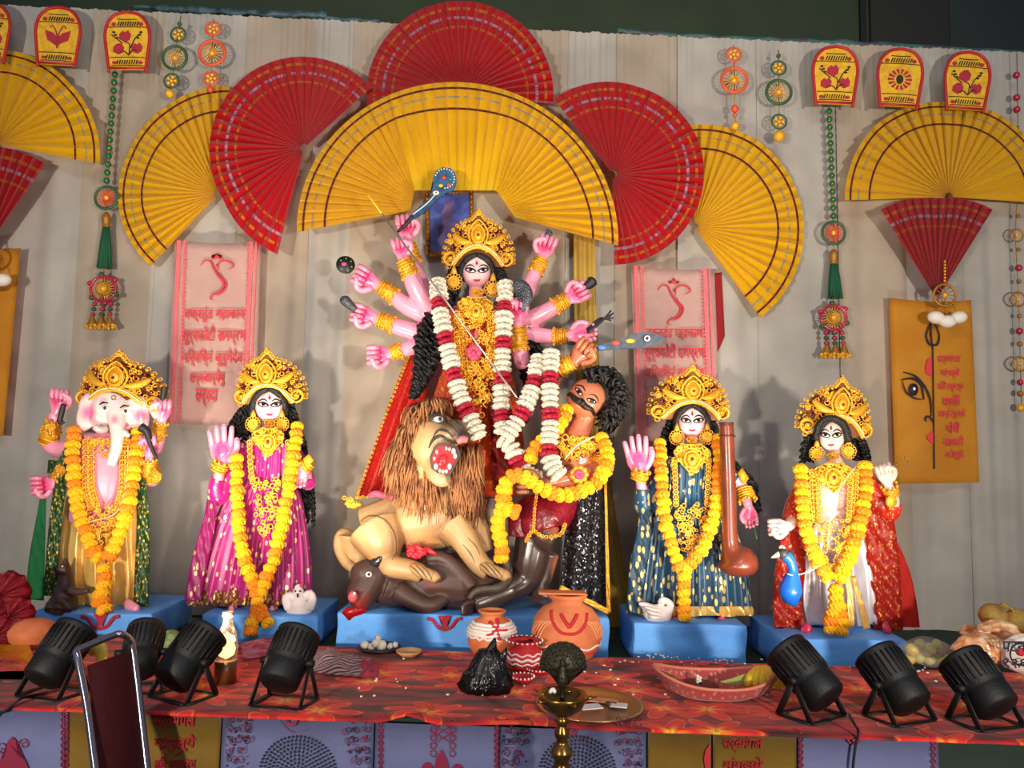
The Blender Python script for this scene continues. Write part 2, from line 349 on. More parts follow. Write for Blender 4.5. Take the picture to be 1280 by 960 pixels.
# ------------------------------------------------------------------ table, cloth and hanging panels
bm = bmesh.new()
xs = (-2.3, 2.4); pts = [(xs[0], Yf(xs[0])+.03), (xs[1], Yf(xs[1])+.03), (xs[1], Yb(xs[1])), (xs[0], Yb(xs[0]))]
plate(bm, pts, -(ZT-.006), lambda x, y, d: V(x, y, ZT-.006+d))
tag(obj('stage_table', bm, mat('table_green', (24, 44, 34), .8), smooth=False), 'long low stage table wrapped in dark green under the red cloth', 'table')
def floral():
    m = mat('floral_cloth', (120, 12, 16), .75, sheen=.1); nt = m.node_tree; b = nt.nodes['Principled BSDF']; lk = nt.links.new
    def nd(t, **kw):
        n = nt.nodes.new('ShaderNode'+t)
        for a, v in kw.items(): setattr(n, a, v)
        return n
    def mth(op, a, bb=None):
        n = nd('Math', operation=op)
        for i, x in enumerate((a, bb)):
            if x is None: continue
            if isinstance(x, (int, float)): n.inputs[i].default_value = x
            else: lk(x, n.inputs[i])
        return n.outputs[0]
    tc = nd('TexCoord'); mp = nd('Mapping'); mp.inputs['Scale'].default_value = (3.4, 4.6, 0.001)
    lk(tc.outputs['Object'], mp.inputs['Vector'])
    vo = nd('TexVoronoi'); vo.voronoi_dimensions = '2D'; vo.inputs['Scale'].default_value = 1; vo.inputs['Randomness'].default_value = .8; lk(mp.outputs[0], vo.inputs['Vector'])
    sb = nd('VectorMath', operation='SUBTRACT'); lk(mp.outputs[0], sb.inputs[0]); lk(vo.outputs['Position'], sb.inputs[1])
    sp = nd('SeparateXYZ'); lk(sb.outputs[0], sp.inputs[0]); sc = nd('SeparateColor'); lk(vo.outputs['Color'], sc.inputs[0])
    ang = mth('ARCTAN2', sp.outputs[1], sp.outputs[0]); ph = mth('MULTIPLY', sc.outputs[0], 6.28)
    pet = mth('COSINE', mth('ADD', mth('MULTIPLY', ang, 6), ph)); rad = mth('ADD', .36, mth('MULTIPLY', pet, .15))
    ratio = mth('DIVIDE', vo.outputs['Distance'], rad)
    r = nd('ValToRGB'); e = r.color_ramp.elements
    e[0].position = 0; e[0].color = L4((60, 10, 10)); e[1].position = 1.0; e[1].color = L4((150, 10, 16))
    for pos, c in ((.09, (238, 190, 40)), (.2, (240, 130, 20)), (.42, (225, 40, 18)), (.8, (206, 18, 20)), (.9, (236, 96, 24)), (.955, (120, 10, 14))):
        q = e.new(pos); q.color = L4(c)
    lk(ratio, r.inputs['Fac'])
    n = nd('TexNoise'); n.inputs['Scale'].default_value = 2.2; n.inputs['Detail'].default_value = 5; mp2 = nd('Mapping'); mp2.inputs['Scale'].default_value = (2, 9, 1)
    lk(tc.outputs['Object'], mp2.inputs['Vector']); lk(mp2.outputs[0], n.inputs['Vector'])
    r2 = nd('ValToRGB'); e = r2.color_ramp.elements; e[0].position = .36; e[0].color = L4((56, 8, 10)); e[1].position = .7; e[1].color = L4((220, 84, 20))
    q = e.new(.5); q.color = L4((140, 10, 16)); q = e.new(.6); q.color = L4((190, 16, 20)); lk(n.outputs['Fac'], r2.inputs['Fac'])
    lt = mth('LESS_THAN', ratio, 1.0); mx = nd('Mix', data_type='RGBA'); lk(lt, mx.inputs[0]); lk(r2.outputs[0], mx.inputs[6]); lk(r.outputs[0], mx.inputs[7]); lk(mx.outputs[2], b.inputs['Base Color'])
    return m
bm = bmesh.new(); rows = []; N = 150
for r in range(38):
    row = []
    for c in range(N+1):
        x = -2.28+4.66*c/N; hump = .022*math.exp(-((x+.29)/.05)**2)+.010*math.exp(-((x-.05)/.12)**2)
        if r < 34:
            t = r/33; y = Yb(x)-.01+(Yf(x)+.01-Yb(x)+.01)*t
            z = ZT+.0015*sin(x*23+y*9)+.0015*sin(x*7-y*31)+hump*max(0, (t-.75)/.25)**2+.003
        else:
            t = (r-33)/4; y = Yf(x)+.01-.028*sin(min(1, t*1.5)*pi/2)-.002*sin(x*30); z = ZT+.003+hump-.009*t*t-.002*t
        row.append(V(x, y, z))
    rows.append(row)
grid(bm, rows, flip=True); tag(obj('floral_tablecloth', bm, floral()), 'red and maroon flower print cloth spread over the stage table', 'tablecloth')

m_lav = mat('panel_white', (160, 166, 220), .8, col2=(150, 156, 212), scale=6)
m_gold = mat('panel_gold', (176, 136, 44), .6, col2=(164, 122, 36), scale=6, sheen=.3)
m_red = mat('print_red', (196, 30, 48), .7); m_mar = mat('print_maroon', (140, 24, 62), .7); m_blk = mat('print_black', (24, 20, 34), .7)
def fpt(px, py, off=0):
    """point on the front face of the table seen at a pixel"""
    d = _d*F+_r*(px-640)-_u*(py-480); t = (2.373-.004-off)/(d.y+.0417*d.x); return CAM+d*t
def panel(px0, px1, label, m, i, z0=.04):
    bm = bmesh.new(); rows = []
    a, b = fpt(px0, 890), fpt(px1, 895)
    for r in range(9):
        z = ZT-.012-(ZT-.012-z0)*r/8; row = []
        for c in range(25):
            x = a.x+(b.x-a.x)*c/24; row.append(V(x, Yf(x)-.004+.0022*sin(x*21+i)*min(1, r/3)+.001*sin(x*50+r)*(r/8), z))
        rows.append(row)
    grid(bm, rows, flip=True); thick(bm, .002); return tag(obj('table_drape', bm, m), label, 'cloth')
def fplate(bm, out, off=.007): plate(bm, out, .0015, lambda x, y, d: fpt(x, y, off)+V(0, d, 0))
def ftube(bm, pts, r, off=.007, n=None, seg=5):
    s = cat(pts, n or len(pts)*4); tube(bm, [fpt(q[0], q[1], off-.002) for q in s], r*K(2.37), seg)
def curl(cx, cy, r, a0=0, turns=1.4, n=14, sgn=1): return [(cx+r*(1-.75*i/n)*cos(a0+sgn*turns*2*pi*i/n), cy+r*(1-.75*i/n)*sin(a0+sgn*turns*2*pi*i/n)) for i in range(n+1)]
def border(bm, x, y0, y1, r=.55, w=3.2):
    for s in (-1, 1): ftube(bm, [(x+s*w*sin(i*pi/2), y) for i, y in enumerate(range(int(y0), int(y1), 4))], r, n=int(y1-y0))
    for y in range(int(y0)+4, int(y1), 8): fplate(bm, ring(7, x, y, 1.4))
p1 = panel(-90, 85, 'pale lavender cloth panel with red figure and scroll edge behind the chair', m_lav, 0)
bm = bmesh.new(); border(bm, 79, 880, 962); border(bm, 84, 880, 962, .4, 1.5)
fplate(bm, [(-4, 962), (0, 950), (6, 946), (10, 926), (15, 921), (20, 926), (22, 944), (31, 950), (36, 962)]); ftube(bm, curl(3, 934, 8), .6); ftube(bm, curl(30, 930, 7, 3), .6); obj('print', bm, m_mar, p1, False)
panel(87, 176, 'plain gold cloth panel behind the maroon chair', m_gold, 1)
pg = panel(178, 277, 'gold cloth panel with red verse on the table front beside the chair', m_gold, 2)
def verse(p, cx, y0, lines, hp, step, Y=None): pass
def ftext(par, body, cx, cy, wpx, hpx, m):
    o = text(par, body, cx, cy, hpx, 2.3, m, wpx=wpx)
    for v in o.data.vertices:
        d = v.co-CAM; t = (2.373-.004-.0065)/(d.y+.0417*d.x); v.co = CAM+d*t
for j, s in enumerate(('सर्वमंगल', 'मांगल्ये', 'शिवे सर्वार्थ')): ftext(pg, s, 218, 902+j*27, 52, 21, m_red)
bm = bmesh.new()
for s in (-1, 1):
    ftube(bm, [(214, 940), (214+s*7, 931), (214+s*14, 937), (214+s*4, 943)], .6); ftube(bm, [(214, 940), (214+s*3, 928), (214, 924)], .6)
obj('print', bm, m_red, pg, False)
def mandala(px0, px1, cx, label, i):
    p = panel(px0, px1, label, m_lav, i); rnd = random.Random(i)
    bm = bmesh.new(); cy = 965
    for k in range(9):
        R = 47-k*5; n = int(2*pi*R/5)
        for j in range(n):
            a = 2*pi*(j+.5*(k % 2))/n; x, y = cx+R*cos(a), cy-R*.94*sin(a)
            if y < 962:
                dx, dy = cos(a), -sin(a); w = 1.5
                fplate(bm, [(x+dx*2.4, y+dy*2.2), (x-dy*w, y+dx*w), (x-dx*2.2, y-dy*2.2), (x+dy*w, y-dx*w)])
    obj('mandala_print', bm, m_blk, p, False)
    for mm, off in ((m_blk, 0), (m_mar, 3)):
        bm = bmesh.new()
        for sx, x0 in ((1, px0+6), (-1, px1-8)):
            for r in range(6):
                for c in range(3-r//3 if True else 1):
                    x = x0+sx*(c*11+rnd.uniform(0, 4)+off); y = 901+r*13+rnd.uniform(-2, 2)-(2 if px0 < 400 else 0)
                    ftube(bm, curl(x, y, rnd.uniform(3.5, 6), rnd.uniform(0, 6), 1.2), .35, n=18, seg=4)
            for r in range(16): x = x0+sx*rnd.uniform(-3, 26); y = 902+rnd.uniform(0, 56); fplate(bm, ring(6, x, y, rnd.uniform(.7, 1.7)))
            obj('floral_print', bm, mm, p, False); bm = bmesh.new()
        bm.free()
    bm = bmesh.new(); cyt = 897+(cx-370)*.03; ftube(bm, [(cx-15, cyt), (cx-10, cyt+8), (cx-3, cyt+8), (cx+1, cyt)], 2); ftube(bm, [(cx+4, cyt), (cx+8, cyt+4), (cx+13, cyt)], 1.6); ftube(bm, [(cx-22, cyt+4), (cx-6, cyt+18), (cx+14, cyt+14)], .4)
    obj('emblem_print', bm, m_mar, p, False); return p
mandala(279, 468, 372, 'pale lavender cloth panel with black mandala between gold verse panel and red figure panel', 5)
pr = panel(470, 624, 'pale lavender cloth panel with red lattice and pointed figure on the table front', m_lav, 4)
bm = bmesh.new(); border(bm, 476, 893, 962); obj('border_print', bm, m_mar, pr, False); bm = bmesh.new(); border(bm, 621, 899, 962); obj('border_print', bm, m_mar, pr, False); bm = bmesh.new()
for r in range(3):
    for s in (-1, 1): ftube(bm, [(554+s*13, 897+r*9), (554-s*13, 912+r*9)], .55)
for r in range(5):
    for s in (-1, 1): ftube(bm, [(554+s*12+4*cos(a), 902+r*10+4*sin(a)) for a in (0, 1.2, 2.5, 3.8, 5, 6.28)], .55)
obj('lattice_print', bm, m_mar, pr, False); bm = bmesh.new(); fplate(bm, [(542, 962), (546, 946), (552, 937), (557, 946), (562, 962)]); fplate(bm, ring(10, 534, 960, 7)); fplate(bm, ring(10, 572, 962, 7)); obj('print', bm, m_mar, pr, False)
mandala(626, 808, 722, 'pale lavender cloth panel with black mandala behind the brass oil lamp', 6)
pgp = panel(810, 889, 'plain gold cloth panel with a red half disc at its edge', m_gold, 8)
bm = bmesh.new(); fplate(bm, [(888, 930), (882, 938), (880, 950), (882, 962), (888, 962)]); obj('print', bm, m_red, pgp, False)
pg2 = panel(891, 995, 'gold cloth panel with red verse below the bananas basket', m_gold, 9)
for j, s in enumerate(('सर्वमंगल', 'मांगल्ये')): ftext(pg2, s, 929, 930+j*27, 50, 21, m_red)
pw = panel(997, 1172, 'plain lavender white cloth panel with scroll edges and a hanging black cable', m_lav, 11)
bm = bmesh.new(); border(bm, 1001, 912, 962); border(bm, 1167, 916, 962); ftube(bm, [(1056, 918), (1062, 928), (1073, 927), (1076, 917)], 1.6); obj('print', bm, m_mar, pw, False)

# ------------------------------------------------------------------ pleated fans
m_yel = bands('fan_yellow', (255, 212, 16), [(.745, .765, (120, 16, 22), 0, 0), (.855, .872, (196, 200, 190), .3, 60), (.935, .955, (120, 16, 22), 0, 0)], .45)
m_redf = bands('fan_red', (214, 14, 32), [(.70, .725, (230, 150, 40), .3, 90), (.80, .83, (214, 190, 214), .3, 60), (.90, .93, (236, 160, 40), .3, 80)], .42)
def fan(label, inner, outer, Y, m, pleats, dep=.026, name='pleated_fan', group=None):
    cols = pleats*2; rows = []
    for r in range(13):
        v = r/12; row = []
        for c in range(cols+1):
            u = (c+(.42 if c % 2 else 0))/cols; a = inner(u); b = outer(u); x = a[0]+(b[0]-a[0])*v; y = a[1]+(b[1]-a[1])*v
            row.append(P(x, y, Y+(dep if c % 2 else -dep)*(.12+.88*v)*(1+.25*sin(c*1.9))))
        rows.append(row)
    bm = bmesh.new(); grid(bm, rows, uv=True); thick(bm, .0015)
    e = thing(name, label, 'fan', P(*inner(.5), Y), group); obj('pleated_cloth', bm, m, e, False)
    return e
def sector(cx, cy, r0, r1, a0, a1):
    """r1 may be a list of radii along the arc"""
    rl = r1 if isinstance(r1, (list, tuple)) else [r1, r1]
    def R(u): t = u*(len(rl)-1); k = min(int(t), len(rl)-2); return rl[k]+(rl[k+1]-rl[k])*(t-k)
    def o(u): a = radians(a0+(a1-a0)*u); return (cx+R(u)*cos(a), cy-R(u)*sin(a))
    def i(u): a = radians(a0+(a1-a0)*u); return (cx+r0*cos(a), cy-r0*sin(a))
    return i, o
fan('red pleated semicircle fan standing up behind the yellow arch', *sector(575, 118, 5, 117, 188, -6), 3.87, m_redf, 30)
fan('red pleated fan between the yellow arch and the yellow fan by the orange wheel ornament', *sector(380, 185, 5, [113, 114, 116, 118, 120, 137], 42, 256), 3.85, m_redf, 30)
fan('red pleated fan hanging above the pink banner behind the veena idol', *sector(766, 218, 5, [120, 114, 115, 113, 113], 128, -89), 3.85, m_redf, 30)
fan('yellow pleated fan tucked under the red fan beside the green tassel pendant', *sector(273, 242, 5, [136, 128, 124, 126, 124], 84, 227), 3.93, m_yel, 23)
fan('yellow pleated fan tucked under the red fan above the veena idol', *sector(868, 284, 5, [128, 134, 136, 138, 140], 92, -54), 3.93, m_yel, 23)
fan('yellow pleated half fan below two painted trays above a small red fan', *sector(1186, 246, 5, [130, 128, 118, 122, 132], 182, -4), 3.90, m_yel, 25)
fan('small red pleated fan standing on its tip over the yellow eye banner', *sector(1171, 374, 4, [132, 130, 126, 130, 132], 122, 58), 3.87, m_redf, 13)
fan('yellow pleated half fan below the butterfly tray', *sector(-6, 180, 5, [130, 118, 118, 120, 133], 190, -11), 3.90, m_yel, 25)
fan('small red pleated fan on its tip under the yellow half fan of the butterfly tray', *sector(-28, 326, 4, [148, 146, 144, 146, 148], 124, 55), 3.87, m_redf, 13)
def ai(u):
    if u < .36: return (513+5*u/.36, 263-24*u/.36)
    if u < .62: return (518+102*(u-.36)/.26, 238)
    t = (u-.62)/.38; return (620+20*t*1.2, 238+34*t)
def ao(u): a = radians(181-(181+1.5)*u); return (572+201*cos(a), 287-192*sin(a)+ (15*u))
fan('huge yellow pleated arch fan over the head of the ten armed goddess', ai, ao, 3.80, m_yel, 44, .028)

# ------------------------------------------------------------------ painted winnowing trays
m_tr = mat('tray_yellow', (226, 178, 34), .6, col2=(206, 152, 26), scale=40); m_trr = mat('tray_red', (176, 26, 34), .5); m_tm = mat('tray_motif', (166, 34, 52), .6); m_tk = mat('tray_dark', (44, 30, 22), .6)
def tray(cx, cy, ang, kind, label):
    Y = 3.86; ca, sa = cos(radians(ang)), sin(radians(ang))
    T = lambda x, y: (cx+x*ca-y*sa, cy+x*sa+y*ca)
    left = cat([(-23, 35), (-26, 12), (-28, -8), (-24, -24), (-14, -34), (0, -37)], 16); out = left+[(-x, y) for x, y in left[-2::-1]]
    e = thing('winnowing_tray', label, 'tray', P(*T(0, 35), Y), 'painted trays along the curtain top')
    bm = bmesh.new(); pplate(bm, [T(*q) for q in out], Y, .008); obj('tray_body', bm, m_tr, e, False)
    bm = bmesh.new(); tube(bm, [P(*T(*q), Y-.002) for q in [(-23, 38)]+out+[(23, 38)]], 2.1*K(Y), 6); tube(bm, [P(*T(-23, 33), Y-.002), P(*T(23, 33), Y-.002)], 1.6*K(Y), 6); obj('rim', bm, m_trr, e)
    pl = lambda b, o: pplate(b, [T(*q) for q in o], Y-.003, .004)
    ln = lambda b, pts, r: tube(b, [P(*T(*q), Y-.003) for q in cat(pts, len(pts)*4)], r*K(Y), 5)
    bk = bmesh.new(); rd = bmesh.new()
    for y0, y1, w in ((-28, -27, 12), (-18, -18, 24), (20, 20, 22), (30, 30, 20)): ln(bk, [(-w, y0), (0, y1-.6), (w, y0)], .5)
    for i in range(9): ln(bk, [(-12+i*3, -20), (-10+i*3, -25)], .75); ln(bk, [(-13+i*3, 28), (-11.5+i*3, 23)], .7)
    for s in (-1, 1): pl(rd, ring(8, s*17, -22, 3, 2.4)); pl(rd, ring(8, s*16, 26, 3.4, 2))
    if kind == 'butterfly':
        rd0 = rd; rd = bmesh.new()
        for s in (-1, 1): pl(rd, [(s*-.5, 2), (s*6, -5), (s*16, -8), (s*13, 4), (s*4, 8), (s*-.5, 12)]); ln(bk if 0 else rd, [(0, 2), (s*3, -8), (s*7, -14), (s*10, -11)], .7)
        ln(rd, [(0, 14), (0, -2)], 1.2); obj('butterfly_motif', rd, m_tm, e, False); rd = rd0
    elif kind == 'daisy':
        for i in range(14): a = 2*pi*i/14; pl(rd, [(7*cos(a-.1), 1+7*sin(a-.1)), (15*cos(a-.14), 1+13*sin(a-.14)), (15*cos(a+.14), 1+13*sin(a+.14)), (7*cos(a+.1), 1+7*sin(a+.1))])
        pl(bk, ring(10, 0, 1, 4.5, 6))
    else:
        for x, y, r in ((-3, -7, 7.5), (-11, 9, 7), (12, 8, 7)):
            fl = bmesh.new(); pl(fl, [(x-r, y+r*.5), (x-r*.9, y-r*.4), (x-r*.3, y-r*.9), (x+.1, y-r*.6), (x+r*.5, y-r), (x+r, y-.3*r), (x+r*.8, y+r*.6), (x, y+r)]); obj('tulip_motif', fl, m_tm, e, False)
        for q in ([(2, 17), (3, 4), (-3, 0)], [(2, 17), (-4, 12), (-10, 14)], [(2, 16), (8, 10), (12, 12)], [(4, 8), (10, -4), (17, -10)], [(-6, 2), (-14, -4), (-20, -9)]): ln(bk, q, .7)
        for s in (-1, 1):
            for j in range(3): pl(bk, ring(6, s*(13+j*2), -5-j*3.5, 2.3, 1.2))
    obj('motif', rd, m_tm, e, False); obj('line_work', bk, m_tk, e, False)
tray(-16, 40, 4, 'tulip', 'yellow tray with red rim next to the butterfly tray')
tray(72, 46, 3, 'butterfly', 'yellow tray with red rim and a maroon butterfly')
tray(159, 52, 0, 'tulip', 'yellow tulip painted tray above the green bead pendant near the butterfly tray')
tray(1044, 95, 2, 'tulip', 'yellow tulip painted tray next to the daisy tray, a green bead pendant below')
tray(1125, 98, 3, 'daisy', 'yellow tray with red rim and a round daisy')
tray(1209, 102, 4, 'tulip', 'yellow tray with three tulips between daisy tray and red bead string')

# ------------------------------------------------------------------ hanging ornaments
m_grn = mat('bead_green', (14, 96, 52), .3, coat=.4); m_org = mat('thread_orange', (214, 78, 34), .5); m_dg = mat('thread_green', (40, 84, 48), .5); m_gld = mat('gold_paint', (248, 188, 52), .32, .3, col2=(228, 150, 30), scale=60, bump=.25, bscale=220)
m_brz = mat('gold_dark', (168, 116, 40), .4, .5, bump=.3, bscale=200); m_rub = mat('bead_red', (170, 20, 56), .3, coat=.4); m_tas = mat('tassel_green', (8, 78, 48), .8); m_shell = mat('shell_white', (228, 220, 208), .6, bump=.3, bscale=90)
bmb = bmesh.new(); ell(bmb, (0, 0, 0), 1, 10, 8); BEAD = bpy.data.meshes.new('bead'); bmb.to_mesh(BEAD); bmb.free()
BM = {}
def bead(parent, px, py, Y, r, m, name='bead'):
    key = m.name
    if key not in BM: BM[key] = BEAD.copy(); BM[key].materials.append(m); BM[key].polygons.foreach_set('use_smooth', [True]*len(BEAD.polygons))
    o = bpy.data.objects.new(name, BM[key]); COL.objects.link(o); o.parent = parent; o.location = P(px, py, Y)-parent.location; o.scale = (r*K(Y),)*3; return o
def wheel(parent, px, py, Y, R, mring, mth, mc, n=18, name='wheel'):
    k = K(Y); bm = bmesh.new(); torus(bm, P(px, py, Y), R*k, R*.13*k, 24, 6); w_ = obj(name, bm, mring, parent)
    bm = bmesh.new()
    for i in range(n): a = 2*pi*i/n; tube(bm, [P(px+R*.2*cos(a), py+R*.2*sin(a), Y-.006), P(px+R*cos(a), py+R*sin(a), Y)], R*.035*k, 4)
    obj('thread', bm, mth, w_)
    bm = bmesh.new(); pell(bm, px, py, Y-.006, R*.24, R*.24, R*.2, useg=10, vseg=8); obj('center_bead', bm, mc, w_)
def cord(parent, pts, Y, r, m, name='cord'):
    bm = bmesh.new(); tube(bm, [P(x, y, Y) for x, y in pts], r*K(Y), 5); return obj(name, bm, m, parent)
YO = 3.90
def wheels3(x, y0, mr, items, label, cat_='ornament', x1=None):
    e = thing('hanging_ornament', label, cat_, P(x, items[-1][0], YO)); x1 = x if x1 is None else x1; yl = items[-1][0]
    cord(e, [(x, y0), (x1, yl)], YO, .6, m_brz)
    for (y, R, kind) in items:
        px = x+(x1-x)*(y-y0)/(yl-y0+.01)
        if kind == 'w': wheel(e, px, y, YO-.01, R, mr, m_gld, m_gld)
        elif kind == 'b':
            wheel(e, px, y, YO-.01, R, mr, mr, m_gld, 10, 'rosette')
            for i in range(5): a = 1.26*i; bead(e, px+R*.5*cos(a), y+R*.5*sin(a), YO-.016, R*.26, m_gld)
        elif kind == 'g': bead(e, px, y, YO-.012, R, m_gld, 'bell')
        else: bead(e, px, y, YO-.012, R, mr)
wheels3(226, 20, m_dg, [(30, 3, 'd'), (43, 9.5, 'b'), (72, 15.5, 'w'), (101, 9.5, 'b'), (117, 6, 'g')], 'green thread wheel ornament beside the orange one over the yellow fan', x1=212)
wheels3(267, 24, m_org, [(36, 9.5, 'b'), (66, 16.5, 'w'), (98, 9.5, 'b'), (112, 4, 'd')], 'orange thread wheel ornament hanging over the top of the yellow fan by the green one', x1=263)
wheels3(917, 56, m_org, [(68, 9.5, 'b'), (100, 16.5, 'w'), (136, 5, 'd'), (144, 3, 'd'), (157, 5.5, 'g')], 'orange thread wheel ornament with a bell, beside the green wheel with two bells', x1=919)
wheels3(973, 62, m_dg, [(70, 3, 'd'), (85, 9.5, 'b'), (115, 16, 'w'), (152, 9.5, 'b'), (170, 7.5, 'g')], 'green thread wheel ornament beside the tulip tray, bell at its end', x1=974)
def pendant(pts, label):
    """pts: chain top, medallion, tassel top, tassel bottom, disc, bells"""
    (xa, ya), (xm, ym), (xt, yt), (xu, yu), (xd, yd), (xb, yb) = pts; Y = 3.93
    e = thing('tassel_pendant', label, 'pendant', P(xb, yb+10, Y), 'long pendants with green tassels')
    cord(e, [(xa, ya), (xm, ym), (xd, yd)], Y, .7, m_brz); n = 14
    for i in range(n): t = (i+.5)/n; bead(e, xa+(xm-xa)*t, ya+(ym-16-ya)*t, Y, 4.1, m_grn); 
    for i in range(n-1): t = (i+1)/n; bead(e, xa+(xm-xa)*t, ya+(ym-16-ya)*t, Y, 2, m_brz, 'spacer')
    wheel(e, xm, ym, Y-.01, 14.5, m_dg, m_org, m_gld, 26, 'medallion')
    bm = bmesh.new(); k = K(Y)
    for i in range(46):
        a = i*2.4; r = sqrt((i+.5)/46); tube(bm, [P(xt+3*r*cos(a), yt+6, Y+2*r*sin(a)*k), P((xt+xu)/2+6.5*r*cos(a), (yt+yu)/2, Y+5*r*sin(a)*k), P(xu+9.5*r*cos(a), yu-random.uniform(0, 5), Y+7*r*sin(a)*k)], [.9*k, 1.3*k, 1.2*k], 5)
    t_ = obj('tassel', bm, m_tas, e)
    bm = bmesh.new(); ptube(bm, [(xt, yt-6, 0, 2.5), (xt, yt, 0, 5.5), (xt, yt+8, 0, 4.6), (xt, yt+12, 0, 5.4)], Y, 10, 10); obj('tassel_cap', bm, m_brz, t_)
    wheel(e, xd, yd, Y-.012, 16, m_rub, m_gld, m_gld, 22, 'rosette')
    bm = bmesh.new(); torus(bm, P(xd, yd, Y-.014), 8*k, 2*k, 18, 6); obj('rosette_ring', bm, m_brz, e)
    for i in range(6): a = .4+i*pi/3; bead(e, xd+18*cos(a), yd+18*sin(a), Y-.012, 3.4, m_rub if i % 2 else m_dg)
    for s in (-1, 0, 1):
        x = xb+s*11; cord(e, [(xd+s*10, yd+14), (x, yb)], Y-.008, .6, m_brz)
        for j in range(3): bead(e, xd+s*10+(x-xd-s*10)*(j+.5)/3.4, yd+16+(yb-10-yd-14)*(j+.5)/3, Y-.01, 3, m_rub if (j+s) % 2 else m_dg)
        for j in range(7): a = 2*pi*j/7; bead(e, x+6.5*cos(a), yb+4+2*sin(a)+abs(s)*0, Y-.012+.012*sin(a), 2.5, m_gld, 'bell')
        bm = bmesh.new(); ptube(bm, [(x, yb-10, 0, 1.5), (x, yb-4, 0, 4), (x, yb+3, 0, 6.5)], Y-.012, 8, 10); obj('bell_cap', bm, m_brz, e)
pendant([(144, 88), (133, 247), (133, 272), (130, 336), (129, 361), (126, 404)], 'long green bead pendant with dark green tassel above the elephant headed idol')
pendant([(1036, 134), (1042, 291), (1042, 318), (1044, 374), (1042, 397), (1044, 440)], 'long green bead pendant with dark green tassel between yellow fan and small red fan')
e = thing('bead_string', 'long string of red beads and gold medallions at the curtain edge', 'ornament', P(1276, 512, 3.93))
cord(e, [(1271, 66), (1273, 200), (1269, 294), (1273, 370), (1277, 512)], 3.93, .6, m_brz)
for y, r, m in ((94, 4.5, m_rub), (122, 4.5, m_rub), (137, 4.5, m_rub), (335, 4.5, m_rub), (414, 4.5, m_rub), (160, 3, m_brz), (185, 3, m_brz), (270, 2.6, m_brz), (312, 2.6, m_brz), (352, 3, m_brz), (395, 3, m_brz), (430, 3.4, m_brz), (478, 4, m_rub), (492, 4, m_brz), (510, 5, m_gld)): bead(e, 1270+(y-60)*.012, y, 3.925, r, m)
for y, R in ((294, 8), (374, 9), (455, 9)): wheel(e, 1271+(y-290)*.02, y, 3.92, R, m_brz, m_gld, m_gld, 14, 'medallion')
def shellpend(x, y, label):
    e = thing('shell_pendant', label, 'pendant', P(x+3, y+46, 3.83)); cord(e, [(x, y-45), (x, y+10)], 3.84, .7, m_brz)
    for j in range(8): bead(e, x, y-42+j*4, 3.835, 1.6, m_gld)
    wheel(e, x, y, 3.83, 14, m_brz, m_brz, m_gld, 12, 'medallion')
    for s in (-1, 0, 1):
        cord(e, [(x+s*10, y+10), (x+s*14+4, y+30)], 3.83, .6, m_brz); bm = bmesh.new()
        pell(bm, x+s*14+3, y+33-abs(s)*5, 3.828-.01*(s == 0), 11, 8, 8, 10*s, 14, 9); obj('shell', bm, m_shell, e)
shellpend(1181, 369, 'gold medallion with three white shells in front of the small red fan tip')
shellpend(-14, 322, 'gold medallion with white shells in front of the orange banner')

# ------------------------------------------------------------------ banners
m_pink = mat('banner_pink', (240, 198, 186), .75, col2=(232, 188, 178), scale=5, sheen=.2); m_orange = mat('banner_orange', (236, 164, 34), .6, col2=(226, 150, 26), scale=5, sheen=.2)
def hang(quad, Y, label, m, name='banner', wav=.006, seed=0):
    """quad pixels: top left, top right, bottom right, bottom left"""
    bm = bmesh.new(); rows = []
    for r in range(21):
        v = r/20; row = []
        for c in range(15):
            u = c/14; x = (quad[0][0]*(1-u)+quad[1][0]*u)*(1-v)+(quad[3][0]*(1-u)+quad[2][0]*u)*v; y = (quad[0][1]*(1-u)+quad[1][1]*u)*(1-v)+(quad[3][1]*(1-u)+quad[2][1]*u)*v
            row.append(P(x, y+3*sin(pi*u)*(1-v), Y+wav*(sin(u*5+seed+v*2)*(.3+v*.7)-.3*v)))
        rows.append(row)
    grid(bm, rows); thick(bm, .0015); return tag(obj(name, bm, m), label, 'banner')
m_bst = mat('banner_stripe', (214, 82, 92), .7, col2=(222, 120, 122), scale=220, lo=.45, hi=.6)
m_brd = mat('banner_print', (204, 44, 58), .7)
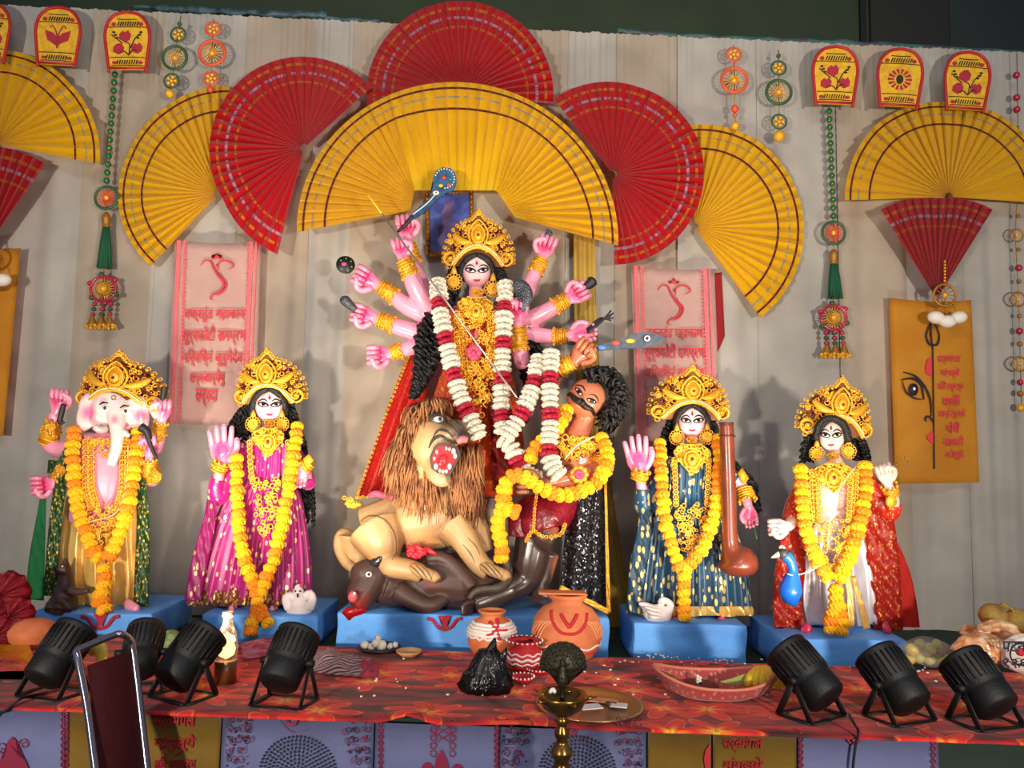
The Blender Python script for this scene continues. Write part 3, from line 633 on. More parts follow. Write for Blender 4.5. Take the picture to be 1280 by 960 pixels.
def pinkbanner(q, label, lines, Y=3.94):
    b = hang(q, Y, label, m_pink, seed=q[0][0])
    Q = lambda u, v: ((q[0][0]*(1-u)+q[1][0]*u)*(1-v)+(q[3][0]*(1-u)+q[2][0]*u)*v, (q[0][1]*(1-u)+q[1][1]*u)*(1-v)+(q[3][1]*(1-u)+q[2][1]*u)*v)
    for u0, u1 in ((.03, .13), (.86, .95)):
        bm = bmesh.new()
        for j in range(2):
            a, c = (u0, u0+.045) if j == 0 else (u1-.022, u1)
            grid(bm, [[P(*Q(a, i/30), Y-.012), P(*Q(c, i/30), Y-.012)] for i in range(31)])
        for i in range(46): x, y = Q(u1+.012 if u0 < .5 else u0-.014, (i+.5)/46); pplate(bm, ring(5, x, y, 1.4), Y-.012, .001)
        obj('border_print', bm, m_bst, b, False)
    bm = bmesh.new(); cx, cy = Q(.5, .18); k = K(Y); T = lambda pts, r: tube(bm, [P(cx+x, cy+y, Y-.012) for x, y in cat(pts, len(pts)*5)], [r*.72*k*(.3+.7*sin(pi*(i+.5)/(len(pts)*5))) for i in range(len(pts)*5)], 6)
    T([(-20, -11), (-15, -17), (-8, -16), (-4, -8), (2, 2), (9, 12), (4, 22), (-5, 26), (-8, 31), (-4, 32)], 1.9); T([(2, -4), (3, -14), (10, -17), (17, -15), (21, -10), (14, -6)], 1.6); T([(3, -2), (6, 4), (12, 12), (8, 22), (0, 27)], 1.3)
    pplate(bm, [(cx-6, cy-19), (cx-7, cy-23), (cx-3, cy-21), (cx, cy-26), (cx+3, cy-21), (cx+7, cy-23), (cx+6, cy-19)], Y-.012, .002); pplate(bm, ring(6, cx, cy-11, 1.2, 2), Y-.012, .002)
    obj('emblem_print', bm, m_brd, b)
    for (s, v, wd, hp, dx) in lines: x, y = Q(.5+dx, v); text(b, s, x, y, hp, Y-.012, m_brd, wpx=wd)
VL = [('वक्रतुंड महाकाय', .40, 76, 20, 0), ('सूर्यकोटी समप्रभ', .515, 80, 24, 0), ('निर्विघ्नं कुरुमेदेव', .635, 76, 22, -.01), ('सर्वकार्येषु', .745, 44, 22, -.06), ('सर्वदा', .855, 28, 22, -.06)]
pinkbanner([(218, 300), (327, 302), (318, 534), (209, 529)], 'pink banner with red trunk emblem and verse between the elephant idol and the magenta idol', VL)
pinkbanner([(789, 332), (893, 336), (901, 556), (795, 550)], 'pink banner with red trunk emblem and verse behind the veena idol', [(a, b*.96-.005, c*.95, d, e_) for a, b, c, d, e_ in VL])
hang([(880, 336), (902, 340), (906, 420), (884, 470)], 3.97, 'narrow red cloth strip peeping out behind the pink banner', mat('strip_red', (176, 30, 34), .7), 'cloth_strip')
yb_ = hang([(1111, 372), (1214, 375), (1224, 603), (1119, 605)], 3.93, 'orange yellow banner with a painted eye, trident and red verse', m_orange, seed=1)
YB = 3.915; bm = bmesh.new(); k = K(YB)
def yl(pts, r, taper=True):
    n = len(pts)*5; tube(bm, [P(x, y, YB) for x, y in cat(pts, n)], [r*k*((.4+.6*sin(pi*(i+.5)/n)) if taper else 1) for i in range(n)], 6)
yl([(1166, 432), (1167, 500), (1168, 586)], .9, False); yl([(1162, 405), (1158, 420), (1162, 430), (1166, 431), (1172, 430), (1174, 418), (1168, 404)], 1.4); yl([(1163, 398), (1164, 420), (1166, 432)], 1.3); yl([(1129, 465), (1144, 470), (1156, 483), (1163, 500), (1164, 520)], 1.4)
yl([(1127, 475), (1140, 473), (1151, 480), (1155, 499)], 1.6); yl([(1128, 476), (1133, 490), (1144, 498), (1155, 499)], 1.1); pplate(bm, ring(14, 1142, 487, 6, 8), YB-.001, .002)
yl([(1158, 527), (1157, 522), (1162, 521), (1166, 527)], 1.4); obj('face_print', bm, m_blk, yb_)
bm = bmesh.new(); pplate(bm, ring(8, 1143, 486, 1.6, 2), YB-.004, .002); obj('eye_glint', bm, mat('print_white', (240, 240, 240), .6), yb_, False)
bm = bmesh.new(); pplate(bm, [(1165, 446), (1160, 449), (1157, 458), (1158, 467), (1165, 471)], YB, .002); pplate(bm, [(1168, 537), (1161, 543), (1158, 546), (1161, 551), (1168, 556)], YB, .002); obj('tilak_print', bm, m_brd, yb_, False)
for j, (s, wd) in enumerate((('सर्वमंगल', 28), ('मांगल्ये', 24), ('शिवे सर्वार्थ', 33), ('साधिके', 22), ('शरण्ये त्र्यंबके', 33), ('गौरी', 18), ('नारायणी', 25), ('नमोस्तुते', 23))): text(yb_, s, 1187+j*.9, 449+j*17, 14, YB, m_brd, wpx=wd)
hang([(-70, 308), (26, 310), (4, 545), (-84, 540)], 3.93, 'plain orange yellow banner hanging beside the elephant idol', m_orange, seed=2)
# gold drape and framed picture behind the goddess
bm = bmesh.new(); rows = []
for r in range(24):
    v = r/23; row = []
    for c in range(25):
        u = c/24; x = 717+u*(27+26*v*v)+26*v**2.2; row.append(P(x, 292+v*492, 3.93+.016*sin(u*15+v)*(.5+v*.7)))
    rows.append(row)
grid(bm, rows); tag(obj('gold_drape', bm, mat('drape_gold', (150, 116, 30), .5, col2=(168, 136, 46), scale=5, sheen=.3)), 'narrow mustard gold drape hanging down behind the curly haired demon', 'drape')
pf = thing('framed_picture', 'gold framed blue picture behind the crown of the goddess', 'picture', P(562, 320, 3.9))
bm = bmesh.new(); fr = [(534, 242), (589, 239), (591, 318), (535, 318)]
for a, b in zip(fr, fr[1:]+fr[:1]): tube(bm, [P(*a, 3.965), P(*b, 3.965)], 3*K(3.96), 6)
for a, b in zip(fr, fr[1:]+fr[:1]):
    for j in range(12): t = j/12; pell(bm, a[0]+(b[0]-a[0])*t, a[1]+(b[1]-a[1])*t, 3.952, 2, 2, 2, useg=6, vseg=5)
obj('frame', bm, m_brz, pf)
bm = bmesh.new(); pplate(bm, fr, 3.965, .012); obj('canvas', bm, mat('canvas_blue', (66, 86, 176), .4, col2=(30, 44, 110), scale=14), pf, False)
bm = bmesh.new(); pplate(bm, [(548, 318), (549, 296), (553, 280), (552, 266), (556, 255), (562, 252), (567, 258), (567, 270), (572, 280), (576, 300), (577, 318)], 3.962, .004); obj('painted_figure', bm, mat('canvas_figure', (104, 84, 130), .4, col2=(70, 60, 120), scale=20), pf, False)
# ------------------------------------------------------------------ jewellery shared by the idols
m_hair = mat('hair_black', (14, 12, 12), .45, bump=.6, bscale=160); m_pearl = mat('pearl', (236, 222, 190), .3); m_gem = mat('gem_red', (110, 14, 20), .25, coat=.5); m_crownb = mat('crown_base', (128, 74, 24), .5, .3, col2=(84, 34, 20), scale=40)
m_skin = attr_mat('painted_skin', .32, .25); m_eyew = mat('eye_white', (240, 234, 228), .3); m_eyek = mat('eye_black', (18, 12, 14), .35); m_lip = mat('lip_red', (206, 44, 70), .35); m_tilak = mat('tilak_red', (160, 10, 30), .4)
m_sil = mat('silver_grey', (84, 86, 92), .35, .6, bump=.6, bscale=120); m_iron = mat('iron_grey', (46, 44, 48), .45, .3); m_wood = mat('wood_brown', (118, 52, 30), .35, col2=(92, 38, 22), scale=8, coat=.4)
def cp(X, Z, off=0): return V(X, .42*X*X-off, Z)
def make_crown():
    parts = {}
    half = [(0, .54), (-.3, .46), (-.55, .25), (-.72, .02), (-.88, .02), (-1.0, .22), (-1.0, .5), (-.9, .88), (-.68, 1.2), (-.42, 1.36), (-.2, 1.42), (-.1, 1.55), (0, 1.66)]
    out = half+[(-x, z) for x, z in half[-2:0:-1]]
    bm = bmesh.new(); plate(bm, out, .07, lambda x, z, d: cp(x, z, -d)); parts['base'] = (bm, m_crownb)
    bm = bmesh.new(); rnd = random.Random(3)
    def inside(x, z):
        c = False; n = len(out)
        for i in range(n):
            (x1, z1), (x2, z2) = out[i], out[i-1]
            if (z1 > z) != (z2 > z) and x < (x2-x1)*(z-z1)/(z2-z1)+x1: c = not c
        return c
    cnt = 0
    while cnt < 120:
        x, z = rnd.uniform(-1, 1), rnd.uniform(0, 1.6)
        if not inside(x, z): continue
        cnt += 1; r = rnd.uniform(.035, .075)
        if rnd.random() < .6: torus(bm, cp(x, z, .05), r, .02, 8, 4)
        else:
            a0 = rnd.uniform(0, 6); tube(bm, [cp(x+r*1.4*(1-i/9)*cos(a0+i*.8), z+r*1.4*(1-i/9)*sin(a0+i*.8), .055) for i in range(8)], .02, 4)
    edge = half[5:]
    for s in (-1, 1):
        pts = cat(edge, 16)
        for (x, z) in pts: ell(bm, cp(-s*x*1.01, z*1.01, .02), (.045, .04, .055), 8, 6); torus(bm, cp(-s*x*1.06, z*1.05, 0), .045, .018, 8, 4)
    parts['filigree'] = (bm, m_gld)
    bm = bmesh.new(); arch = cat([(-.74, .03), (-.55, .27), (-.3, .48), (0, .56), (.3, .48), (.55, .27), (.74, .03)], 40)
    tube(bm, [cp(x, z, .06) for x, z in arch], .05, 6); tube(bm, [cp(x*1.06, z+.1, .05) for x, z in arch], .035, 6); parts['band'] = (bm, m_gld)
    bm = bmesh.new()
    for x, z in arch: ell(bm, cp(x*1.03, z+.055, .1), .028, 6, 5)
    parts['pearls'] = (bm, m_pearl)
    def drop(w, h, z0, n=20): return [(w*sin(t)*(.55+.45*cos(t*.5) if 0 else 1)*(1-.45*max(0, -cos(t)) if 0 else 1)*(1 if cos(t) < 0 else (1-.55*cos(t)**2)), z0+h*cos(t)) for t in [2*pi*i/n for i in range(n)]]
    bm = bmesh.new(); plate(bm, drop(.22, .32, .98), .03, lambda x, z, d: cp(x, z, .09-d))
    for sc in (1.2, .78): tube(bm, [cp(x, z, .1) for x, z in drop(.24*sc, .36*sc, 1.0)], .03, 6, closed=True)
    ell(bm, cp(0, .95, .11), (.12, .06, .17), 12, 8); parts['jewel'] = (bm, m_gld)
    for s in (-1, 1):
        bm = bmesh.new(); c = cat([(.2, .72), (.42, .74), (.6, .86), (.74, 1.02)], 12); tube(bm, [cp(s*x, z, .1) for x, z in c], [(.02+.1*sin(pi*(i+.3)/12.5), .03+.03*sin(pi*i/12)) for i in range(12)], 8, up=(0, -1, 0)); parts['wing%d' % s] = (bm, m_gld)
        bm = bmesh.new(); c0 = (s*.82, .27)
        tube(bm, [cp(c0[0]+s*.2*(1-i/22)*cos(-1.6+i*.5), c0[1]+.22*(1-i/22)*sin(-1.6+i*.5), .08) for i in range(22)], .035, 6); torus(bm, cp(c0[0], c0[1], .04), .2, .04, 18, 6); ell(bm, cp(c0[0], c0[1], .07), (.06, .04, .06), 8, 6); parts['scroll%d' % s] = (bm, m_gld)
    for gi, (x, z) in enumerate([(-.45, 1.05), (.45, 1.05), (-.78, .62), (.78, .62), (0, .93), (-.2, 1.3), (.2, 1.3), (-.62, 1.12), (.62, 1.12)]): bm = bmesh.new(); ell(bm, cp(x, z, .1 if x else .17), (.045, .03, .05), 8, 6); parts['gem%d' % gi] = (bm, m_gem)
    bm = bmesh.new(); torus(bm, cp(0, 1.68, .03), .07, .025, 12, 6); ell(bm, cp(0, 1.68, .04), .045, 8, 6); ell(bm, cp(0, 1.79, .03), .035, 8, 6); parts['finial'] = (bm, m_gld)
    res = {}
    for k_, (b, m) in parts.items():
        me = bpy.data.meshes.new('crown_'+k_); b.normal_update(); b.to_mesh(me); b.free(); me.materials.append(m)
        if k_ != 'base': me.polygons.foreach_set('use_smooth', [True]*len(me.polygons))
        res[k_] = me
    return res
CROWN = make_crown()
def earring_mesh():
    bm = bmesh.new()
    for i in range(14): a = 2*pi*i/14; torus(bm, V(.8*cos(a), 0, .8*sin(a)), .2, .07, 8, 4)
    torus(bm, V(0, 0, 0), .6, .12, 18, 6); torus(bm, V(0, 0, 0), .32, .1, 14, 6); ell(bm, V(0, -.05, 0), .2, 8, 6); ell(bm, V(0, .1, 0), (.75, .16, .75), 14, 8)
    tube(bm, [V(0, 0, .9), V(0, 0, 1.5), V(0, 0, 1.9)], [.42, .25, .05], 8)
    me = bpy.data.meshes.new('earring'); bm.to_mesh(me); bm.free(); me.materials.append(m_gld); me.polygons.foreach_set('use_smooth', [True]*len(me.polygons)); return me
EARR = earring_mesh()
def put(name, me, parent, loc, s, rz=0, rx=0, ry=0, ploc=None):
    o = bpy.data.objects.new(name, me); COL.objects.link(o); o.parent = parent; o.location = Vector(loc)-(ploc if ploc is not None else parent.location); o.scale = (s, s, s) if not isinstance(s, tuple) else s; o.rotation_euler = (rx, ry, rz); return o
def crown(parent, cx, by, hw, Y, tilt=0, zs=1, rz=0):
    s = hw*K(Y); c = put('crown', CROWN['base'], parent, P(cx, by, Y), (s, s, s*zs), ry=radians(tilt), rz=radians(rz))
    for k_, nm in (('filigree', 'filigree'), ('band', 'crown_band'), ('pearls', 'pearl_row'), ('jewel', 'teardrop_jewel'), ('wing-1', 'wing'), ('wing1', 'wing'), ('scroll-1', 'scroll'), ('scroll1', 'scroll'), ('finial', 'finial'))+tuple(('gem%d' % i, 'gem') for i in range(9)):
        o = bpy.data.objects.new(nm, CROWN[k_]); COL.objects.link(o); o.parent = c
def earring(parent, px, py, Y, r): return put('earring', EARR, parent, P(px, py, Y), r*K(Y))

# marigold blossoms
def blossom(seed, m):
    rnd = random.Random(seed); bm = bmesh.new(); rings = []; n = 18
    for j, (r, z) in enumerate(((.35, .42), (.78, .36), (1.0, .1), (.97, -.12), (.72, -.36), (.3, -.42))):
        rings.append([bm.verts.new((r*(1+(.10 if (i+j) % 2 else -.07)+rnd.uniform(-.05, .05))*cos(2*pi*i/n), r*(1+(.10 if (i+j) % 2 else -.07))*sin(2*pi*i/n), z+(.07 if (i+j) % 2 else -.05))) for i in range(n)])
    for a, b in zip(rings, rings[1:]):
        for i in range(n): bm.faces.new((a[i], b[i], b[(i+1) % n], a[(i+1) % n]))
    bm.faces.new(rings[0]); bm.faces.new(rings[-1][::-1])
    me = bpy.data.meshes.new('blossom'); bm.to_mesh(me); bm.free(); me.materials.append(m); return me
m_mg = [mat('marigold_yellow', (255, 196, 14), .7, col2=(250, 176, 8), scale=90), mat('marigold_orange', (250, 150, 12), .7, col2=(240, 128, 8), scale=90)]
m_rw = mat('tuberose_white', (222, 214, 198), .75, col2=(202, 194, 170), scale=120); m_rr = mat('rose_red', (176, 14, 50), .6, col2=(150, 10, 40), scale=100)
BL = [[blossom(i+10*j, m_mg[j]) for i in range(3)] for j in range(2)]; BLW = [blossom(40+i, m_rw) for i in range(3)]; BLR = [blossom(50+i, m_rr) for i in range(3)]
def strand(e, ctl, Y, size, step, flat=1.5, kind='m', rnd=random):
    """flowers strung along pixel control points (px, py, dy)"""
    s = [P(q[0], q[1], Y+q[2]) for q in cat(ctl, 240)]; k = K(Y); d = 0; nxt = 0; i = 0
    for a, b in zip(s, s[1:]):
        d += (b-a).length
        if d >= nxt:
            t = (b-a).normalized(); q = t.to_track_quat('Z', 'Y')
            if kind == 'm': me = BL[0 if (i % 3 != 1) ^ (rnd.random() < .15) else 1][i % 3]; nm = 'marigold'; z = flat
            else:
                red = i % 6 >= 4 if kind == 'r' else False; me = (BLR if red else BLW)[i % 3]; nm = 'rose_ring' if red else 'tuberose_ring'; z = flat
            o = bpy.data.objects.new(nm, me); COL.objects.link(o); o.parent = e; o.location = b-e.location+V(rnd.uniform(-1, 1), 0, 0)*k*(1 if kind == 'm' else .3)
            sz = size*k*rnd.uniform(.92, 1.1)*(.93 if nm == 'rose_ring' else 1); o.scale = (sz, sz, sz*z); o.rotation_euler = q.to_euler(); o.rotation_euler.rotate_axis('Z', rnd.uniform(0, 6))
            nxt = d+step*k; i += 1
def garland(label, strands, Y, size=8, step=9, kind='m', flat=1.5, group=None, cat_='garland'):
    name = 'marigold_garland' if kind == 'm' else 'flower_garland'
    lo = max((q for s in strands for q in s), key=lambda q: q[1]); e = thing(name, label, cat_, P(lo[0], lo[1]+size, Y+lo[2]), group); rnd = random.Random(len(label))
    for s in strands: strand(e, s, Y, size, step, flat, kind, rnd)
    return e

# ------------------------------------------------------------------ faces, hair, cloth
class Face:
    def __init__(s, cx, cy, w, h, Y, depth=1.05, rot=0, du=0): s.cx, s.cy, s.w, s.h, s.Y, s.b, s.rot, s.du = cx, cy, w, h, Y, depth*w*K(Y), radians(rot), du
    def hw(s, v): return max(0., (1-abs(v)**2.4))**(.52 if v > 0 else .60)
    def q(s, u, v, y):
        x, z = u*s.w, v*s.h; return P(s.cx+x*cos(s.rot)-z*sin(s.rot), s.cy-x*sin(s.rot)-z*cos(s.rot), y)
    def f(s, u, v, off=0):
        """point of the face surface"""
        W = max(.05, s.hw(v)); d = s.b*W*sqrt(max(.02, 1-min(.98, abs((u)/W))**2.3)); uu = u-s.du
        nose = s.b*.24*math.exp(-(uu/.13)**2)*(math.exp(-((v+.24)/.12)**2)+.55*math.exp(-((v+.05)/.2)**2))
        lips = s.b*.06*math.exp(-(uu/.3)**2)*math.exp(-((v+.52)/.12)**2)
        return s.q(u, v, s.Y-d-nose-lips-off)
    def head(s, B, pale=None):
        if pale: B.paint(s.q(0, .1, s.Y-s.b*.8), s.h*1.25*K(s.Y), pale, .5)
        rows = []
        for i in range(25):
            v = -.985+1.97*i/24; W = s.hw(v); row = []
            for j in range(33): u = -W+2*W*j/32; row.append(s.f(u, v) if 0 < j < 32 else s.q(u, v, s.Y))
            for j in range(31, 0, -1): u = -W+2*W*j/32; row.append(s.q(u, v, s.Y+s.b*.9*W*sqrt(max(0, 1-(u/max(W, .01))**2))))
            rows.append(row)
        g = grid(B.a, rows, close=True, flip=True); B.a.faces.new(g[0]); B.a.faces.new(g[-1][::-1])
    def plate(s, name, out, off, m, parent, label=None):
        bm = bmesh.new(); n = len(out); c = (sum(p[0] for p in out)/n, sum(p[1] for p in out)/n)
        vs_ = [bm.verts.new(s.f(*p, off)) for p in out]; mid = [bm.verts.new(s.f((p[0]+c[0])/2, (p[1]+c[1])/2, off+.0006)) for p in out]; cv = bm.verts.new(s.f(*c, off+.001)); bk = [bm.verts.new(s.f(*p, off-.004)) for p in out]
        for i in range(n):
            j = (i+1) % n; bm.faces.new((vs_[i], vs_[j], mid[j], mid[i])); bm.faces.new((mid[i], mid[j], cv)); bm.faces.new((vs_[j], vs_[i], bk[i], bk[j]))
        return obj(name, bm, m, parent)
    def line(s, name, pts, r, off, m, parent):
        bm = bmesh.new(); n = len(pts)*5; c = cat(pts, n); tube(bm, [s.f(q[0], q[1], off) for q in c], [r*K(s.Y)*(.3+.7*sin(pi*(i+.5)/n)) for i in range(n)], 6); return obj(name, bm, m, parent)
    def features(s, parent, brow=None, eye=.34, tilak=True, lip=None, chain=True):
        d = s.du; o = .0015
        for sg in (-1, 1):
            ex = sg*.43+d; al = lambda kx, ky: [(ex+eye*kx*cos(t), .06+eye*.36*ky*sin(t)*abs(sin(t))**.45+.05*sg*cos(t)) for t in [2*pi*i/16 for i in range(16)]]
            e_ = s.plate('eye', al(1.15, 1.35), o, m_eyek, parent)
            s.plate('eye_white', [(a_, b_-.012) for a_, b_ in al(.82, .72)], o+.0012, m_eyew, e_); s.plate('iris', ring(10, ex+.01, .062, .135, .088), o+.0025, m_eyek, e_)
            s.line('eyebrow', [(d+sg*.14, .24), (d+sg*.4, .37), (d+sg*.66, .30), (d+sg*.8, .16)], .95, o, brow or m_eyek, parent)
        s.plate('lips', [(d-.27, -.5), (d-.1, -.455), (d, -.475), (d+.1, -.455), (d+.27, -.5), (d+.12, -.585), (d, -.6), (d-.12, -.585)], o, lip or m_lip, parent)
        if tilak: s.plate('tilak', [(d, .62), (d+.09, .44), (d, .32), (d-.09, .44)], o, m_tilak, parent)
        if chain:
            for sg in (-1, 1): s.line('forehead_chain', [(d, .78), (d+sg*.4, .52), (d+sg*.8, .3)], .8, o+.001, m_pearl, parent)
def curls(bm, ctl, Y, n, rad, cr, seed=0, turns=9, spread=1.):
    """locks of curly hair around a pixel path (px, py, dy, half width px)"""
    rnd = random.Random(seed); k = K(Y)
    for i in range(n):
        u = rnd.uniform(-1, 1)*spread; w_ = rnd.uniform(-1, 1); ph = rnd.uniform(0, 6); pts = []; rr = []; L = rnd.uniform(.75, 1); N = int(turns*7)
        for j, q in enumerate(cat(ctl, N)):
            if j > N*L: break
            a = ph+j*2*pi/7; pts.append(P(q[0]+u*q[3]+rad*cos(a), q[1]+.3*rad*sin(a), Y+q[2]+(w_*q[3]*.6+rad*sin(a))*k)); rr.append(cr*k*(1-.3*j/N))
        tube(bm, pts, rr, 5)
def skirt(bm, rows, Y, pleats=16, amp=.06, n=160, dep=.42, seed=0, sq=2.6, close_top=True, drift=.6):
    """draped cloth around a figure; rows = (py, left px, right px[, depth factor])"""
    rnd = random.Random(seed); ph = [rnd.uniform(0, 6.28) for _ in range(6)]; R = cat([tuple(r) if len(r) == 4 else tuple(r)+(1.,) for r in rows], max(24, len(rows)*6)); out = []
    for i, (py, l, r, df) in enumerate(R):
        t = i/(len(R)-1); c = (l+r)/2; hw = (r-l)/2; row = []
        for j in range(n):
            a = 2*pi*j/n; ca, sa = cos(a), sin(a); sc = (abs(ca)**sq+abs(sa)**sq)**(-1/sq)
            w = (sin(pleats*a+ph[0]+drift*sin(3*t+ph[1]))+.5*sin(pleats*1.7*a+ph[2])+.35*sin(pleats*.45*a+ph[3]+2*t))*amp*(.25+.75*t)
            row.append(P(c+hw*(1+w*.35)*sc*ca, py+(1.2*sin(j*.37+seed) if i == len(R)-1 else 0), Y-hw*K(Y)*dep*df*(1+w*1.6)*sc*sa)); row[-1].z = max(row[-1].z, ZMIN[0]+.002)
        out.append(row)
    g = grid(bm, out, close=True, flip=False)
    if close_top: bm.faces.new(g[0][::-1]); bm.faces.new(g[-1])
    return R
def ribbon(bm, ctl, Y, w, n=40, ripple=.004, t=.003):
    """cloth band along (px, py, dy, half width px)"""
    s = cat(ctl, n); rows = []
    for i, q in enumerate(s):
        a = s[max(i-1, 0)]; b = s[min(i+1, n-1)]; dx, dy = b[0]-a[0], b[1]-a[1]; L = math.hypot(dx, dy) or 1; nx, ny = -dy/L, dx/L
        rows.append([P(q[0]+nx*q[3]*f, q[1]+ny*q[3]*f, Y+q[2]+ripple*sin(i*.9+f*5)+.5*ripple*sin(f*9)) for f in (-1, -.75, -.5, -.25, 0, .25, .5, .75, 1)])
    for row in rows:
        for p in row: p.z = max(p.z, ZMIN[0]+.003)
    grid(bm, rows); thick(bm, t)
def filig(bm, pts, Y, seed=0, r=(1.6, 3.2)):
    """gold scrollwork scattered at points (px, py, dy)"""
    rnd = random.Random(seed); k = K(Y)
    for (x, y, dy) in pts:
        q = rnd.uniform(*r); z = Y+dy
        if rnd.random() < .55: torus(bm, P(x, y, z), q*k, q*.3*k, 8, 4)
        elif rnd.random() < .5: pell(bm, x, y, z, q*.8, q*.8, q*.6, useg=6, vseg=5)
        else:
            a0 = rnd.uniform(0, 6); tube(bm, [P(x+q*1.5*(1-i/9)*cos(a0+i*.8), y+q*1.5*(1-i/9)*sin(a0+i*.8), z) for i in range(8)], q*.3*k, 4)
def region(outl, n, seed, dyf):
    rnd = random.Random(seed); xs_ = [p[0] for p in outl]; ys_ = [p[1] for p in outl]; res = []
    while len(res) < n:
        x, y = rnd.uniform(min(xs_), max(xs_)), rnd.uniform(min(ys_), max(ys_)); c = False
        for i in range(len(outl)):
            (x1, y1), (x2, y2) = outl[i], outl[i-1]
            if (y1 > y) != (y2 > y) and x < (x2-x1)*(y-y1)/(y2-y1)+x1: c = not c
        if c: res.append((x, y, dyf(x, y)))
    return res
def necklace(parent, cx, y0, w, h, Y, dy, name='necklace', gem=True):
    """pointed breast ornament hanging from y0"""
    fd = lambda x, y: dy+.0000
    out = [(cx-w*.5, y0-h*.06), (cx+w*.5, y0-h*.06), (cx+w, y0+h*.14), (cx+w*.85, y0+h*.4), (cx+w*.45, y0+h*.7), (cx, y0+h), (cx-w*.45, y0+h*.7), (cx-w*.85, y0+h*.4), (cx-w, y0+h*.14)]
    bm = bmesh.new(); pplate(bm, out, Y+dy+.012, .006); filig(bm, region(out, int(w*h/9), int(cx), fd), Y, int(cx))
    for i in range(len(out)): a, b = out[i], out[(i+1) % len(out)]; tube(bm, [P(*a, Y+dy), P(*b, Y+dy)], .9*K(Y), 5)
    pell(bm, cx, y0+h*.45, Y+dy-.006, w*.3, h*.24, w*.15, useg=12, vseg=8); torus(bm, P(cx, y0+h*.45, Y+dy-.004), w*.42*K(Y), w*.07*K(Y), 16, 6, sq=1.1); n_ = obj(name, bm, m_gld, parent)
    if gem: bm = bmesh.new(); pell(bm, cx, y0+h*.45, Y+dy-.012, w*.13, h*.12, w*.1, useg=8, vseg=6); obj('gem', bm, m_gem, n_)
    return n_
def cuff(parent, ctl, Y, r, name='bangle', m=None, rings=4, flare=1.15):
    """engraved bracelet along two pixel points (px, py, dy)"""
    (x0, y0, d0), (x1, y1, d1) = ctl; bm = bmesh.new(); k = K(Y)
    a, b = P(x0, y0, Y+d0), P(x1, y1, Y+d1); ax = (b-a).normalized()
    tube(bm, [a, a.lerp(b, .5), b], [r*k, r*k*1.03, r*k*flare], 16)
    for i in range(rings+1): torus(bm, a.lerp(b, i/rings), r*k*(1.04+(flare-1)*i/rings), 1.1*k, 18, 5, nrm=ax)
    q = ax.to_track_quat('Z', 'Y')
    for i in range(10): an = 2*pi*i/10; ell(bm, a.lerp(b, .5)+q @ V(r*k*1.08*cos(an), r*k*1.08*sin(an), 0), 1.6*k, 6, 5)
    for i in range(9): an = 2*pi*i/9; c = b+q @ V(r*k*flare*1.03*cos(an), r*k*flare*1.03*sin(an), 2.2*k); ell(bm, c, (2*k, 2*k, 2.6*k), 6, 5)
    return obj(name, bm, m or m_gld, parent)
m_blue = mat('plinth_blue', (100, 172, 246), .55, col2=(84, 156, 238), scale=5, bump=.35, bscale=24)
def plinth(px0, px1, ytop, Y0, depth, label, slug=.012):
    a, b = P(px0, ytop, Y0), P(px1, ytop, Y0); zt = (a.z+b.z)/2; bm = bmesh.new(); box(bm, a.x, b.x, Y0, Y0+depth, ZP+.004, zt, slug)
    bmesh.ops.subdivide_edges(bm, edges=bm.edges[:], cuts=5, use_grid_fill=True); rnd = random.Random(int(px0))
    for v in bm.verts: v.co += V(.003*sin(v.co.z*40+v.co.y*9+px0), .003*sin(v.co.x*22+v.co.z*30), .002*sin(v.co.x*17+v.co.y*21) if v.co.z > ZP+.02 else 0)
    ZMIN[0] = zt; return tag(obj('plinth', bm, m_blue), label, 'plinth'), zt
m_kum = mat('kumkum', (176, 30, 52), .7)
def swag(par, cx, cy, Y, s=1):
    bm = bmesh.new(); k = K(Y)
    for sg in (-1, 1): pts = cat([(cx+sg*22*s, cy-6*s), (cx+sg*15*s, cy-4*s), (cx+sg*8*s, cy+5*s), (cx, cy+8*s)], 14); tube(bm, [P(x, y, Y) for x, y in pts], [(2*s*k, .003)]*14, 6, up=(0, -1, 0))
    pplate(bm, [(cx-8*s, cy-9*s), (cx+8*s, cy-9*s), (cx+4*s, cy-2*s), (cx+3*s, cy+5*s), (cx-3*s, cy+5*s), (cx-4*s, cy-2*s)], Y-.003, .006); return obj('painted_emblem', bm, m_kum, par, False)
SK = (240, 154, 178); PALM = (236, 66, 130)
# ------------------------------------------------------------------ the four side idols
def limb(B, ctl, Y, n=14): ptube(B.a, ctl, Y, n, 12)
def headset(e, B, fc, cr, ears, Y, Yc=None, hairw=1.28, er=9.5):
    fc.head(B, (247, 196, 200) if B.base == SK else None)
    bm = bmesh.new(); k = K(Y); pell(bm, fc.cx, fc.cy-fc.h*.25, fc.Y+.35*fc.b, fc.w*hairw, fc.h*1.02, fc.w*1.05, useg=24, vseg=16)
    for sg in (-1, 1): ptube(bm, [(fc.cx, fc.cy-fc.h*1.0, -fc.b*.72, 2.5), (fc.cx+sg*fc.w*.6, fc.cy-fc.h*.72, -fc.b*.62, 4.5), (fc.cx+sg*fc.w*1.0, fc.cy-fc.h*.15, -fc.b*.25, 5.5), (fc.cx+sg*fc.w*1.12, fc.cy+fc.h*.6, 0, 6)], fc.Y, 14, 8)
    crown(e, *cr[:3], fc.Y-fc.b*.62, *(cr[3:])); 
    for x, y in ears: earring(e, x, y, fc.Y-fc.b*.62, er)
    return bm
m_mag = motif('saree_magenta', (186, 8, 122), (236, 206, 150), 36, .26, .4, .3, (150, 6, 98)); m_magd = motif('saree_trim', (110, 40, 30), (222, 180, 90), 90, .42, .4, .5)
